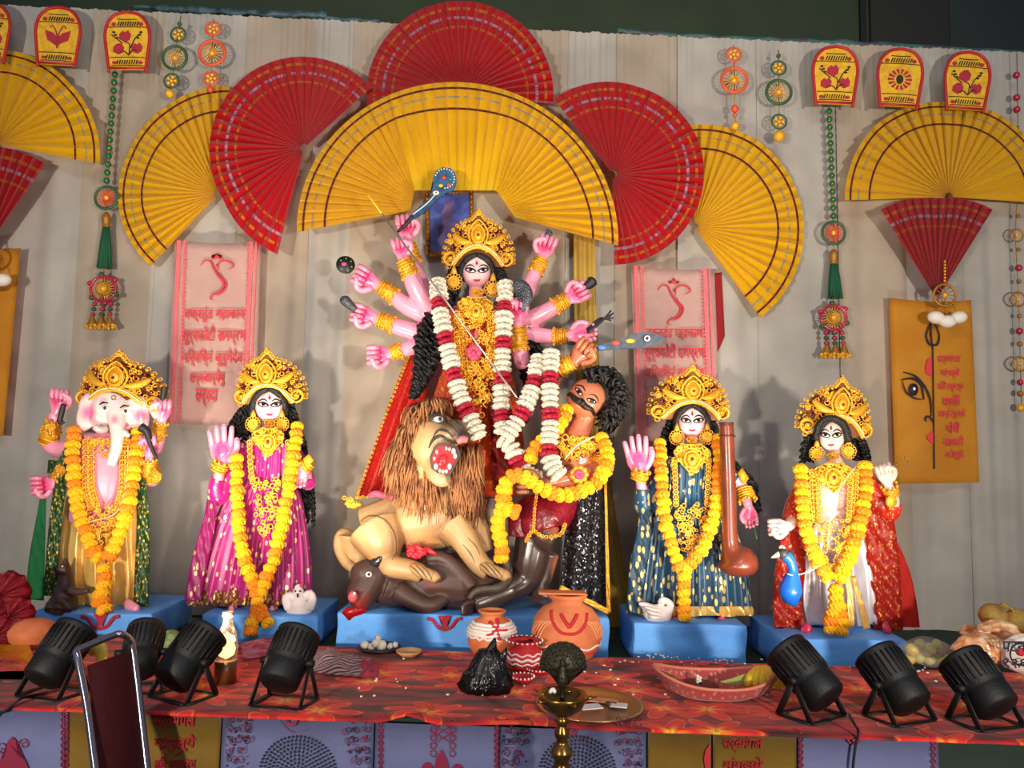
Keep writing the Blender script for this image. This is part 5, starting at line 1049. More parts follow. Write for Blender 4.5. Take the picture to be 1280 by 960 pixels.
garland('marigold garland on the elephant headed idol hanging to the plinth', [[(92, 538, -.1), (91, 575, -.15), (94, 615, -.17), (103, 655, -.19), (115, 685, -.2), (127, 702, -.21)], [(174, 540, -.09), (170, 575, -.14), (164, 615, -.17), (155, 650, -.19), (142, 685, -.2), (131, 702, -.21)], [(130, 710, -.21), (130, 735, -.215), (128, 752, -.22), (132, 768, -.225)], [(125, 742, -.215), (124, 755, -.22)]], Y, 8.2, 9)
ms = thing('mouse_figure', 'dark brown mouse figure sitting upright on the plinth of the elephant headed idol', 'figurine', V(P(78, 765, 3.44).x, 3.44, zt)); Ym = 3.45; m_ms = mat('mouse_brown', (84, 58, 46), .5, col2=(70, 46, 36), scale=20)
bm = bmesh.new(); ptube(bm, [(80, 708, -.01, 7), (81, 720, 0, 8), (82, 735, 0, 11), (80, 750, 0, 16), (76, 764, 0, 18)], Ym, 18, 14); ptube(bm, [(81, 712, -.01, 8), (76, 712, -.02, 6), (70, 712, -.03, 2.5)], Ym, 8, 10); ptube(bm, [(82, 708, 0, 5), (82, 702, 0, 3.5), (82, 697, 0, .8)], Ym, 8, 8); ptube(bm, [(84, 736, -.02, 6), (98, 740, -.04, 4.5), (111, 738, -.05, 3)], Ym, 8, 8); ptube(bm, [(72, 735, -.02, 5), (74, 748, -.04, 5), (84, 756, -.05, 4)], Ym, 8, 8)
for x in (60, 72, 84): ptube(bm, [(x+4, 755, -.03, 6), (x, 763, -.06, 5)], Ym, 6, 8)
obj('body', remeshed(bm, .005, 2), m_ms, ms); bm = bmesh.new(); pell(bm, 78, 708, Ym-.035, 1.2, 1.2); obj('eye', bm, m_eyew, ms)
for (ctl, lab, nm, Yq) in (([(80, 505, 0, 3), (76, 520, 0, 3.4), (75, 528, 0, 3), (81, 528, 0, 1)], 'short dark tool hanging below a raised fist of the elephant idol', 'idol_tool', 3.53), ([(206, 484, 0, 4.5), (204, 495, 0, 4), (203, 510, 0, 3)], 'dark stick end above the raised fist of the elephant idol next to the pink banner', 'idol_tool', 3.56), ([(176, 534, 0, 6), (184, 540, 0, 5), (188, 556, 0, 3), (196, 574, 0, 2)], 'dark round headed rod in the lower fist of the elephant idol', 'idol_rod', 3.48)):
    t_ = thing(nm, lab, 'idol tool', P(ctl[-1][0], ctl[-1][1], Yq)); bm = bmesh.new(); ptube(bm, ctl, Yq, 14, 8); obj('rod', bm, m_iron, t_)
# ------------------------------------------------------------------ centre group
pc, zt = plinth(421, 762, 769, 3.33, .56, 'long blue plinth with a red painted emblem under the goddess, lion and demon'); swag(pc, 556, 779, 3.322, 1)
bm = bmesh.new(); pplate(bm, [(427, 766), (432, 760), (446, 757), (460, 762), (452, 768), (442, 771), (436, 776)], 3.325, .004); obj('blood_stain', bm, mat('blood', (170, 14, 20), .3), pc)
YG = 3.68
g = thing('ten_armed_goddess_idol', 'tall ten armed goddess idol in orange red saree behind the roaring lion', 'idol', V(P(590, 740, YG).x, YG, zt), 'painted idols on blue plinths')
B = Body(SK); fc = Face(596, 339, 18.5, 21.5, 3.64, du=.0)
hb = headset(g, B, fc, (597, 332, 43, 0, .95), ((567, 352), (616, 361)), YG, er=11)
limb(B, [(596, 348, 0, 8.5), (595, 364, 0, 9), (595, 374, .01, 11), (594, 388, .01, 24)], 3.65); ptube(B.a, [(594, 384, 0, 34), (594, 410, 0, 36), (594, 445, 0, 27), (592, 480, 0, 34), (590, 540, 0, 46)], YG, 14, 18, flat=.62)
arms = [  # shoulder .. wrist control points, wrist, hand size, angle, thumb side
    ([(562, 392, 0, 11), (534, 372, .02, 12), (522, 345, .03, 11), (514, 318, .03, 8.5), (509, 300, .03, 7)], (509, 298, 38, 96, 'fist', -1, .03)),
    ([(560, 398, 0, 12), (536, 386, -.02, 12.5), (519, 358, -.04, 12), (509, 334, -.05, 9), (503, 322, -.06, 7)], (503, 322, 33, 100, 'fist', -1, -.06)),
    ([(560, 402, 0, 12), (528, 392, 0, 12), (505, 380, 0, 11), (485, 364, 0, 8.5), (472, 356, 0, 7)], (470, 355, 40, 152, 'fist', 1, 0)),
    ([(560, 410, 0, 12), (528, 416, 0, 11.5), (505, 411, 0, 11), (482, 403, 0, 8.5), (470, 398, 0, 7)], (468, 397, 38, 165, 'fist', 1, 0)),
    ([(560, 418, 0, 12), (535, 428, -.01, 11), (512, 435, -.01, 10), (492, 441, -.02, 8), (488, 442, -.02, 7)], (488, 443, 38, 182, 'fist', 1, -.02)),
    ([(630, 392, 0, 11), (652, 378, .03, 11), (664, 352, .03, 10), (674, 330, .03, 8), (678, 321, .03, 7)], (678, 321, 36, 70, 'fist', 1, .03)),
    ([(630, 402, 0, 12), (660, 400, 0, 12), (682, 390, 0, 11), (702, 378, 0, 8.5), (710, 373, 0, 7)], (709, 374, 38, 28, 'fist', 1, 0)),
    ([(632, 410, 0, 12), (650, 440, -.04, 11), (652, 452, -.08, 10), (648, 425, -.11, 9), (647, 402, -.12, 7)], (647, 402, 38, 85, 'fist', 1, -.12)),
    ([(632, 412, 0, 12), (662, 418, 0, 11), (685, 420, -.01, 9.5), (700, 421, -.02, 8), (712, 420, -.03, 7)], (712, 420, 36, 10, 'relaxed', 1, -.03)),
    ([(632, 420, 0, 12), (656, 440, .03, 11), (664, 470, .04, 9), (660, 495, .03, 8), (655, 505, .02, 7)], (655, 505, 30, -100, 'fist', 1, .02))]
for ctl, (x, y, s, a, po, th, dy) in arms: limb(B, ctl, YG, 20); hand(B, x, y, YG, s, a, po, th, PALM, dy=dy)
B.paint(P(595, 364, 3.58), .04, (236, 96, 120), .9); B.build('body', m_skin, g, .0055); fc.features(g)
for ctl, hd in arms[:9]:
    a, b = ctl[-2], ctl[-1]; f0 = .35; p0 = tuple(ctl[-3][i]*.35+a[i]*.65 for i in range(3)); p1_ = tuple(a[i]*.3+b[i]*.7 for i in range(3)); cuff(g, (p1_, p0), YG, a[3]*1.03, rings=5, flare=1.18)
m_saro = motif('saree_orange', (208, 46, 14), (236, 168, 40), 60, .30, .4, .4, (226, 84, 16)); m_sard = mat('saree_red', (176, 22, 14), .5, col2=(150, 14, 12), scale=10, sheen=.2); m_veil = motif('veil_red', (206, 14, 18), (230, 96, 50), 95, .3, .45, .2, (220, 28, 22))
bm = bmesh.new(); skirt(bm, [(384, 564, 626, 1.9), (392, 556, 634, 1.75), (420, 556, 634, 1.7), (448, 562, 628, 1.7), (468, 552, 640, 1.3), (510, 540, 648, 1.2), (560, 528, 654, 1.1), (620, 515, 656, 1)], YG, 17, .07, seed=21); obj('saree', bm, m_saro, g)
bm = bmesh.new(); ribbon(bm, [(610, 470, -.15, 8), (624, 510, -.16, 14), (630, 550, -.16, 16), (632, 600, -.15, 18)], YG, 8, 40, .012, .006); obj('saree_pleats', bm, m_sard, g)
bm = bmesh.new(); rows = []
for r in range(30):
    v = r/29; row = []
    for c in range(25): u = c/24; x0, x1 = 512-66*v**.9, 545-40*v; row.append(P(x0+(x1-x0)*u, 440+182*v-10*u*v, 3.78+.014*sin(u*13+v*1.5)*(.3+v)))
    rows.append(row)
grid(bm, rows); thick(bm, .003); vl = obj('veil', bm, m_veil, g)
edge_band(g, [(512, 442, .09), (478, 530, .09), (446, 622, .09)], YG, 1.6, 'veil_border', step=5); edge_band(g, [(446, 622, .09), (475, 618, .09), (504, 612, .09)], YG, 1.8, 'veil_hem')
curls(hb, [(574, 335, .03, 8), (556, 375, .03, 10), (542, 410, -.01, 18), (536, 440, -.03, 16), (528, 470, -.04, 9), (517, 497, -.05, 3)], 3.64, 70, 4, 2.2, 31, 11); curls(hb, [(616, 335, .03, 8), (634, 370, .03, 10), (648, 410, .05, 14), (662, 445, .07, 16), (672, 485, .08, 14)], 3.64, 60, 4, 2.2, 32, 11); obj('hair', hb, m_hair, g)
sub(necklace(g, 596, 362, 7, 10, 3.64, -.05, 'choker'), 'pink red choker'); necklace(g, 595, 374, 21, 34, YG, -.175)
for s, x in ((-1, 571), (1, 619)):
    for j in range(2): edge_band(g, [(x+s*-6*j, 392, -.165), (x-s*(6*j), 420, -.17), (x-s*(3+6*j), 448, -.155), (x-s*(8+5*j), 468, -.15)], YG, 3.4)
fret(g, [(566, 448), (624, 448), (622, 470), (612, 500), (602, 520), (588, 490), (572, 470)], 130, YG, -.165, 41, 'waist_ornament', r=(1.8, 3.6)); fret(g, [(574, 400), (616, 400), (614, 440), (576, 440)], 60, YG, -.182, 42, 'bodice_ornament')
bm = bmesh.new()
for i in range(7): a = 2*pi*i/7; pell(bm, 592+6*cos(a), 441+6*sin(a), YG-.19, 4.5, 4.5, 2.5, useg=10, vseg=6)
pell(bm, 592, 441, YG-.2, 3, 3); obj('chest_flower', bm, m_satinp, g)
bm = bmesh.new(); ptube(bm, [(432, 628, 0, 3), (440, 632, 0, 4), (452, 630, 0, 3)], 3.6, 8, 8); filig(bm, region([(430, 622), (445, 622), (445, 634), (430, 634)], 14, 2, lambda x, y: -.01), 3.6, 2); obj('veil_tassel', bm, m_gld, g)

# weapons in her hands
sw_ = thing('painted_sword', 'curved blue painted sword with a painted eye held high by the goddess', 'sword', P(508, 276, 3.66)); m_kb = mat('blade_blue', (30, 84, 124), .35, .2, col2=(18, 52, 90), scale=30)
bm = bmesh.new(); YS = 3.64; pplate(bm, [(506, 277), (520, 262), (536, 249), (541, 234), (541, 222), (546, 213), (554, 209), (563, 210), (569, 216), (571, 225), (569, 234), (562, 241), (556, 241), (550, 246), (534, 262), (514, 276)], YS, .012); obj('blade', bm, m_kb, sw_, False)
bm = bmesh.new()
for i in range(16): a = -.4+i*.29; pell(bm, 556+12*cos(a-2.4), 223+12*sin(a-2.4), YS-.002, 1.0, 1.0, 1, useg=6, vseg=5)
ptube(bm, [(516, 268, -.002, .7), (534, 254, -.002, .7), (545, 242, -.002, .7)], YS, 10, 5); ell(bm, P(545, 241, YS-.003), (4.4*K(YS), .004, 3*K(YS)), 10, 6); obj('white_marks', bm, m_pearl, sw_)
for i, (x, y, r, c) in enumerate(((555, 222, 3, (214, 60, 40)), (561, 231, 2.6, (220, 70, 40)), (551, 232, 3, (228, 176, 30)), (563, 224, 2.2, (40, 130, 90)), (545, 241, 1.5, (180, 30, 30)))): bm = bmesh.new(); ell(bm, P(x, y, YS-.005), (r*K(YS), .004, r*.8*K(YS)), 10, 6); obj('painted_spot', bm, mat('spot%d' % i, c, .5), sw_)
bm = bmesh.new(); ptube(bm, [(497, 290, 0, 2), (508, 280, 0, 2.4), (516, 270, 0, 2.4)], 3.645, 8, 8); obj('hilt', bm, m_iron, sw_)
sp_ = thing('spear', 'long thin steel spear slanting across the goddess down to the demon', 'spear', P(646, 497, 3.42)); bm = bmesh.new()
s0, s1 = P(456, 238, 3.56), P(646, 497, 3.34); tube(bm, [s0.lerp(s1, t) for t in (.07, .5, 1)], [.0045, .0045, .004], 8); obj('shaft', bm, mat('steel', (196, 190, 184), .25, .8), sp_); bm = bmesh.new(); tube(bm, [s0, s0.lerp(s1, .03), s0.lerp(s1, .12)], [.0012, .006, .006], 8); obj('tip', bm, m_gld, sp_)
ck = thing('discus', 'black round discus on the fingertip of the goddess', 'discus', P(432, 343, 3.64)); bm = bmesh.new(); n_ = 24; lathe(bm, [(.0, -.004), (11.5*K(3.64), -.004), (12*K(3.64), 0), (11.5*K(3.64), .004), (.0, .004)], 28, Matrix.Translation(P(432, 331, 3.64)) @ Matrix.Rotation(radians(82), 4, 'X') @ Matrix.Rotation(.25, 4, 'Y'), cap=False); obj('disc', bm, mat('disc_black', (22, 24, 24), .4), ck)
bm = bmesh.new(); pell(bm, 430, 330, 3.632, 3.4, 2.4, 1.5); obj('hub', bm, m_satinp, ck); bm = bmesh.new()
for i in range(7): a = .3+i*.9; pell(bm, 432+8*cos(a), 331+8*sin(a), 3.633, 1, 1, 1, useg=6, vseg=5)
obj('dots', bm, mat('dot_green', (120, 160, 110), .5), ck)
cone = thing('bud_mace', 'grey filigree bud shaped mace tip in a fist of the goddess below the black discus', 'mace', P(434, 384, 3.62)); bm = bmesh.new(); ptube(bm, [(428, 371, 0, 3), (430, 374, 0, 6.5), (436, 380, 0, 6), (445, 388, 0, 4)], 3.63, 10, 10); obj('bud', bm, m_sil, cone)
ch = thing('conch', 'dark pointed leaf shaped blade tip in a raised fist next to the yellow arch', 'blade', P(686, 300, 3.69)); bm = bmesh.new(); ptube(bm, [(684, 286, 0, .6), (686, 291, 0, 4.6), (685, 298, 0, 4.4), (682, 306, 0, 2.5)], 3.68, 10, 10, flat=.4); obj('tip', bm, m_sil, ch); ch.name = 'dagger'
cl = thing('club', 'dark round headed club end in the fist beside the mustard drape', 'club', P(740, 358, 3.66)); bm = bmesh.new(); ptube(bm, [(743, 349, 0, 4), (741, 351, 0, 7), (736, 356, 0, 6), (722, 366, 0, 3)], 3.65, 12, 12); obj('head', bm, m_iron, cl)
sl = thing('serpent_ornament', 'glittering dark silver hood shaped ornament in a fist of the goddess by her garland', 'ornament', P(655, 380, 3.52)); bm = bmesh.new(); ptube(bm, [(643, 352, 0, 4), (650, 358, 0, 10), (657, 368, 0, 9.5), (657, 378, 0, 7), (652, 388, 0, 4)], 3.51, 16, 14, flat=.45)
for i in range(40): a = i*2.4; r = sqrt(i/40); pell(bm, 653+9*r*cos(a), 366+12*r*sin(a), 3.51-.016+.008*r*r, 1.6, 1.6, 1.6, useg=6, vseg=5)
obj('hood', bm, m_sil, sl)
ar = thing('arrow_bundle', 'bundle of dark arrows pointing up from the hand above the demon', 'arrows', P(738, 412, 3.60))
for j in range(5): bm = bmesh.new(); ptube(bm, [(734, 416-j, .004*j, 1.6), (750, 404-j*1.5, .004*j, 1.5), (764+(j % 2)*3, 388+j*3.2, .004*j, 1)], 3.60, 8, 6); obj('arrow', bm, m_iron, ar)

# --- lion
YL = 3.50; LI = (194, 154, 104); li = thing('lion_idol', 'tan roaring lion figure with shaggy brown mane standing over the buffalo', 'lion', V(P(520, 735, YL).x, YL, zt), 'painted idols on blue plinths')
B = Body(LI)
ptube(B.a, [(462, 668, .06, 36), (495, 655, .05, 36), (530, 648, .03, 40), (562, 640, .01, 42), (590, 640, 0, 30)], YL, 20, 18, flat=.8)
ptube(B.a, [(468, 660, -.04, 34), (478, 680, -.07, 28), (484, 700, -.09, 17), (492, 708, -.12, 14), (515, 713, -.14, 12), (528, 718, -.14, 11)], YL, 20, 14); ptube(B.a, [(446, 668, .06, 24), (446, 690, .06, 16), (456, 706, .05, 12)], YL, 10, 12)
ptube(B.a, [(566, 655, -.08, 24), (580, 672, -.10, 18), (590, 690, -.12, 15), (600, 705, -.14, 13), (612, 714, -.15, 12)], YL, 18, 14); ptube(B.a, [(590, 630, -.02, 20), (600, 660, -.03, 15), (606, 690, -.04, 12)], YL, 12, 12)
ptube(B.a, [(545, 630, 0, 42), (545, 600, -.02, 42), (545, 575, -.04, 40)], YL, 10, 18, flat=.85)
# head: skull, muzzle up, open jaw down
pell(B.a, 543, 552, YL-.09, 30, 36, 30, -20); pell(B.a, 566, 540, YL-.14, 19, 15, 22, 30); pell(B.a, 578, 547, YL-.17, 11, 9, 14, 20); ptube(B.a, [(540, 572, -.13, 12), (544, 590, -.17, 11), (552, 599, -.19, 10), (560, 598, -.2, 8)], YL, 12, 12)
ptube(B.a, [(534, 545, -.12, 15), (532, 566, -.13, 12), (540, 585, -.15, 9)], YL, 10, 12)
for cx, cy, dy in ((524, 716, -.14), (612, 714, -.15)):
    for j in range(4): ptube(B.b, [(cx-8+j*6, cy-6+j*2.5, dy-.02, 6.5), (cx+1+j*6, cy-2+j*2.5, dy-.05, 7), (cx+6+j*5.5, cy+4+j*2, dy-.062, 5)], YL, 8, 8)
for x, y, r, c in ((560, 520, .055, (110, 88, 66)), (574, 536, .045, (104, 82, 62)), (582, 546, .035, (62, 50, 44)), (552, 552, .03, (170, 140, 104)), (470, 694, .05, (176, 132, 86)), (528, 684, .06, (204, 140, 90)), (552, 596, .03, (190, 160, 124)), (600, 706, .05, (176, 138, 92)), (510, 712, .05, (170, 130, 84)), (494, 682, .045, (140, 104, 68)), (552, 668, .05, (160, 120, 78)), (440, 690, .04, (150, 112, 74))): B.paint(P(x, y, YL-.2 if y < 600 else YL-.1), r*2, c, .6)
LB = B.build('body', attr_mat('lion_hide', .45), li, .007, 5); RL = Ray(LB)
m_dk = mat('lion_dark', (60, 48, 40), .5); m_red2 = mat('mouth_red', (196, 16, 26), .3, coat=.4)
bm = bmesh.new(); MO = [(544, 560), (550, 556), (560, 556), (570, 561), (573, 569), (567, 582), (561, 593), (551, 592), (541, 584), (539, 572)]; YM_ = 3.285
def lp(o, s, cx=554, cy=574): return [(cx+(x-cx)*s, cy+(y-cy)*s) for x, y in o]
pplate(bm, lp(MO, 1.14), YM_, .07); obj('mouth_rim', bm, m_dk, li, False); bm = bmesh.new(); pplate(bm, lp(MO, .94), YM_-.004, .01); obj('mouth', bm, m_red2, li, False)
bm = bmesh.new(); pell(bm, 553, 576, YM_-.004, 6, 9, 5, -20); obj('tongue', bm, mat('tongue_red', (224, 40, 50), .3), li)
for (x, y, a, s) in [(546, 565, 0, 2.2), (543, 573, 0, 2), (545, 583, 0, 3.4), (550, 588, 0, 2.2), (554, 589.5, 0, 2.2), (558, 589, 0, 2.2), (562, 583, 0, 3.4), (558, 560.5, 0, 2), (562, 561.5, 0, 2), (567, 564, 0, 3.4), (569, 570, 0, 3)]:
    bm = bmesh.new(); pell(bm, x, y, YM_-.01, s*.8, s*1.2, s, useg=8, vseg=6); obj('tooth', bm, m_eyew, li)
bm = bmesh.new(); ptube(bm, [(572, 552, 0, 4), (578, 549, -.005, 5), (584, 550, 0, 4)], 3.29, 8, 8); obj('nose', bm, mat('nose_pink', (206, 110, 110), .4), li)
bm = bmesh.new(); ell(bm, P(547, 524, 3.35), (13*K(3.34), .028, 9*K(3.34)), 14, 8, Matrix.Rotation(radians(12), 3, 'Y')); ey = obj('eye_socket', bm, m_dk, li); bm = bmesh.new(); ell(bm, P(548, 524, 3.322), (6*K(3.34), .008, 3.6*K(3.34)), 12, 8); obj('eye', bm, m_eyew, ey); bm = bmesh.new(); pell(bm, 550, 524, 3.315, 2.6, 2.8, 1.2); obj('iris', bm, m_eyek, ey)
bm = bmesh.new()
for q in ([(536, 517, .9), (546, 512, 2), (558, 515, 1.6), (566, 522, 1)], [(553, 527, .8), (560, 530, 1.6), (568, 537, 1.4), (574, 544, 1)], [(536, 560, .8), (541, 550, 1.8), (550, 545, 2), (560, 549, 1.8), (568, 554, .8)], [(541, 547, .6), (548, 538, 1.5), (558, 539, 1.4), (566, 546, .8)], [(562, 520, .6), (570, 526, 1.3), (578, 536, 1)], [(580, 553, .8), (584, 560, 1.2), (580, 566, .8)]): RL.line(bm, q, YL)
obj('face_lines', bm, m_dk, li)
bm = bmesh.new()
for q in ([(447, 655, .4), (462, 645, 1), (480, 650, 1.3), (492, 668, 1.4), (494, 690, 1), (490, 700, .4)], [(548, 672, .3), (562, 686, 1), (580, 700, .4)]): RL.line(bm, q, YL)
for q in ([(512, 707, .4), (520, 713, 1), (527, 721, .5)], [(519, 706, .4), (527, 714, 1), (533, 722, .5)], [(527, 708, .4), (535, 716, 1), (540, 724, .5)], [(600, 705, .4), (608, 711, 1), (615, 719, .5)], [(607, 704, .4), (615, 712, 1), (621, 720, .5)], [(614, 706, .4), (622, 714, 1), (628, 721, .5)], [(584, 672, .3), (594, 682, .9), (600, 694, .3)], [(578, 680, .3), (588, 692, .9), (594, 704, .3)]): RL.line(bm, q, YL)
obj('body_lines', bm, mat('lion_shade', (124, 92, 60), .6), li)
rnd = random.Random(5); bm = bmesh.new()
for i in range(2600):
    a = rnd.uniform(0, 2*pi); side = rnd.random()
    cx, cy = 543, 556; rx, ry = rnd.uniform(26, 40), rnd.uniform(34, 52)
    if -1.15 < a-pi*1.5+0 < 0 and 0: continue
    x, y = cx+rx*cos(a), cy+ry*sin(a)
    if x > 546 and y < 596 and ((x-558)/34)**2+((y-556)/46)**2 < 1.15: continue
    dy0 = rnd.uniform(-.12, .05) if x < 552 else rnd.uniform(-.10, .06)
    ln = rnd.uniform(24, 58)*(1 if y > 540 else .6); dx, dyy = (x-cx)*.012, 1.0; sw1 = rnd.uniform(-8, 8)
    if y < 520: dx *= 1.6
    p0 = (x, y-8); p2 = (x+dx*ln+sw1, y+ln*(.9 if y > 520 else .45)); p1__ = ((p0[0]+p2[0])/2+dx*10+rnd.uniform(-4, 4), (p0[1]+p2[1])/2-4)
    ptube(bm, [(*p0, dy0+.02, .9), (*p1__, dy0-.045, 1.2), (*p2, dy0-.03+rnd.uniform(-.03, .03), .3)], YL, 7, 4)
for i in range(900):
    x = rnd.uniform(562, 600); y = rnd.uniform(572, 632)-(x-562)*.2; z0 = rnd.uniform(-.11, .0); ptube(bm, [(x, y-12, z0, .9), (x+rnd.uniform(-4, 5), y+8, z0-.04, 1.2), (x+rnd.uniform(-8, 9), y+rnd.uniform(20, 40), z0-.03, .3)], YL, 7, 4)
mn = obj('mane', bm, mat('mane_brown', (184, 124, 74), .7, col2=(104, 58, 32), scale=12), li); mn['kind'] = 'stuff'
bm = bmesh.new(); ptube(bm, [(440, 672, .08, 8), (428, 668, .06, 8), (424, 684, .04, 7), (432, 702, .02, 6.5), (444, 712, .0, 6)], YL, 18, 10); obj('tail', bm, mat('lion_tail', (190, 150, 100), .5), li)
hf = thing('hibiscus_flower', 'bright red hibiscus flowers tucked under the belly of the lion', 'flower', P(524, 697, 3.42)); bm = bmesh.new(); rnd = random.Random(8)
for i in range(16): x, y = 525+rnd.uniform(-14, 14), 690+rnd.uniform(-6, 6); ptube(bm, [(x, y, 0, 1), (x+rnd.uniform(-6, 6), y-3, -.02, 4), (x+rnd.uniform(-9, 9), y+3, -.03, 1.5)], 3.42, 7, 7, flat=.4)
obj('petals', bm, mat('hibiscus_red', (206, 20, 40), .5), hf)
rp = thing('rose_petal', 'single pink petal lying on the hip of the lion', 'petal', P(472, 622, 3.48)); bm = bmesh.new(); ptube(bm, [(460, 620, 0, 1.5), (470, 617, -.01, 4), (486, 621, 0, 3), (494, 620, 0, 1)], 3.47, 10, 8, flat=.5); obj('petal', bm, m_satinp, rp)

# --- buffalo
YU = 3.44; bf = thing('buffalo_idol', 'dark brown fallen buffalo figure with bleeding nose on the long plinth', 'buffalo', V(P(520, 760, YU).x, YU, zt), 'painted idols on blue plinths'); B = Body((78, 54, 46))
ptube(B.a, [(463, 722, -.02, 23), (455, 738, -.05, 20), (446, 750, -.07, 17), (440, 754, -.08, 15)], YU, 16, 16); pell(B.a, 462, 716, YU-.03, 24, 17, 20)
ptube(B.a, [(478, 730, 0, 24), (505, 735, .03, 24), (545, 725, .03, 32), (585, 728, .04, 34), (620, 735, .06, 24)], YU, 18, 16)
ptube(B.a, [(498, 738, -.05, 13), (520, 752, -.08, 11), (538, 757, -.09, 9), (556, 748, -.06, 7)], YU, 14, 12); ptube(B.a, [(535, 700, -.02, 8), (550, 697, -.03, 8), (568, 708, -.04, 9), (590, 735, -.06, 11)], YU, 14, 12)
for c, r in (((444, 757), .05), ((535, 725), .05), ((590, 716), .04)): B.paint(P(c[0], c[1], YU-.13), r*1.6, (150, 40, 30), .8)
B.build('body', m_skin if 0 else attr_mat('buffalo_hide', .5), bf, .006, 4)
bm = bmesh.new(); ptube(bm, [(462, 708, -.04, 8), (470, 704, -.06, 7.5), (475, 697, -.07, 6), (472, 690, -.07, 2)], YU, 12, 10); obj('horn', bm, mat('horn_black', (40, 36, 38), .3, coat=.5), bf)
bm = bmesh.new(); ptube(bm, [(476, 712, -.06, 3), (486, 716, -.08, 7), (498, 721, -.08, 2)], YU, 10, 10, flat=.4); er_ = obj('ear', bm, mat('buff_ear', (92, 66, 60), .5), bf)
for x, y, d in ((461, 718, -.135),): bm = bmesh.new(); pell(bm, x, y, YU+d, 4, 3.4, 3); o_ = obj('eye', bm, m_eyew, bf); bm = bmesh.new(); pell(bm, x, y, YU+d-.012, 1.8, 1.8, 1.2); obj('iris', bm, m_eyek, o_)
bm = bmesh.new(); pell(bm, 441, 746, YU-.155, 6, 7, 4); obj('tongue', bm, mat('tongue_pink', (226, 90, 96), .4), bf); bm = bmesh.new(); pell(bm, 443, 742, YU-.185, 2, 2, 1.5); obj('nose_glint', bm, m_eyew, bf)

# --- demon
YD = 3.50; SD = (206, 120, 84); dm = thing('demon_idol', 'moustached demon figure with bushy black hair rising from the buffalo, black sequin cape', 'demon', V(P(700, 755, YD).x, YD, zt), 'painted idols on blue plinths'); B = Body(SD)
fd = Face(733, 498, 23, 25, YD-.04, 1.0, rot=-36, du=-.12); fd.head(B)
limb(B, [(734, 512, -.02, 13), (728, 530, -.02, 14), (722, 545, -.02, 17), (722, 556, 0, 26)], YD); ptube(B.a, [(722, 556, 0, 30), (720, 585, 0, 30), (705, 615, -.01, 24), (690, 640, -.01, 24)], YD, 14, 16, flat=.8)
limb(B, [(702, 556, 0, 12), (688, 520, .02, 12), (688, 480, .02, 12), (700, 460, .0, 10), (718, 452, -.03, 8)], YD, 20); hand(B, 719, 452, YD, 40, 52, 'fist', -1, None, dy=-.04)
limb(B, [(742, 560, 0, 13), (752, 580, -.04, 14), (742, 592, -.09, 13), (715, 598, -.13, 11), (690, 604, -.15, 9), (672, 606, -.16, 8)], YD, 22); hand(B, 676, 606, YD, 40, 178, 'fist', -1, None, dy=-.17)
ptube(B.a, [(690, 640, -.02, 18), (676, 650, -.05, 20), (680, 668, -.08, 19), (692, 676, -.09, 17)], YD, 14, 14)
ptube(B.a, [(668, 668, -.04, 22), (662, 700, -.05, 21), (655, 725, -.06, 17), (636, 738, -.09, 15), (612, 748, -.11, 13), (592, 756, -.13, 12)], YD, 22, 16); ptube(B.a, [(684, 690, -.0, 16), (678, 715, 0, 14), (672, 740, -.01, 13), (686, 746, -.02, 8)], YD, 14, 12)
for j in range(5): ptube(B.b, [(592-j*1, 752+j*3, -.15, 5), (582, 756+j*2.6, -.17, 4.2), (576, 760+j*1.6, -.175, 2.6)], YD, 7, 8)
for x, y, r in ((650, 606, .12), (665, 690, .12), (660, 720, .1), (640, 740, .11), (612, 748, .09), (588, 756, .1), (680, 735, .09), (660, 665, .07), (645, 600, .08)): B.paint(P(x, y, YD-.1), r*1.35, (66, 48, 42), .35)
B.build('body', m_skin, dm, .0055, 4); fd.features(dm, eye=.26, tilak=False, chain=False, lip=mat('lip_pale', (206, 150, 130), .4))
bm = bmesh.new()
for sg in (-1, 1): n_ = 12; c = cat([(-.12, -.30), (-.12+sg*.35, -.36), (-.12+sg*.7, -.30), (-.12+sg*1.0, -.42)], n_); tube(bm, [fd.f(max(-.9, min(.9, q[0])), q[1], .006) for q in c], [K(YD)*(5-3.6*i/n_) for i in range(n_)], 8)
obj('moustache', bm, mat('moustache', (30, 22, 20), .5), dm)
bm = bmesh.new(); pell(bm, 756, 496, YD+.02, 24, 28, 22, 10); rnd = random.Random(3)
for i in range(420):
    a = rnd.uniform(-2.3, 1.5); r0 = rnd.uniform(14, 30); x, y = 750+r0*cos(a), 498+r0*1.1*sin(a); 
    if ((x-728)/22)**2+((y-503)/24)**2 < 1 : continue
    L_ = rnd.uniform(6, 13); a2 = a+rnd.uniform(-.9, .9); z0 = rnd.uniform(-.10, .09); ptube(bm, [(x, y, z0, 2), (x+L_*.6*cos(a2), y+L_*.6*sin(a2)-2, z0-.012, 2.2), (x+L_*cos(a2+.5), y+L_*sin(a2+.5), z0-.005, .8)], YD, 7, 5)
curls(bm, [(772, 510, 0, 6), (764, 530, 0, 8), (752, 545, 0, 6)], YD, 16, 2.5, 2, 5, 6); obj('hair', bm, m_hair, dm)
m_mar2 = mat('satin_maroon', (138, 14, 34), .32, col2=(104, 8, 22), scale=14, bump=.9, bscale=16); bm = bmesh.new(); ptube(bm, [(704, 618, 0, 27), (690, 636, -.03, 29), (676, 650, -.06, 30), (678, 664, -.07, 27)], YD, 18, 22); ptube(bm, [(690, 640, 0, 26), (660, 650, -.03, 26), (655, 672, -.04, 24)], YD, 14, 18); obj('shorts', bm, m_mar2, dm)
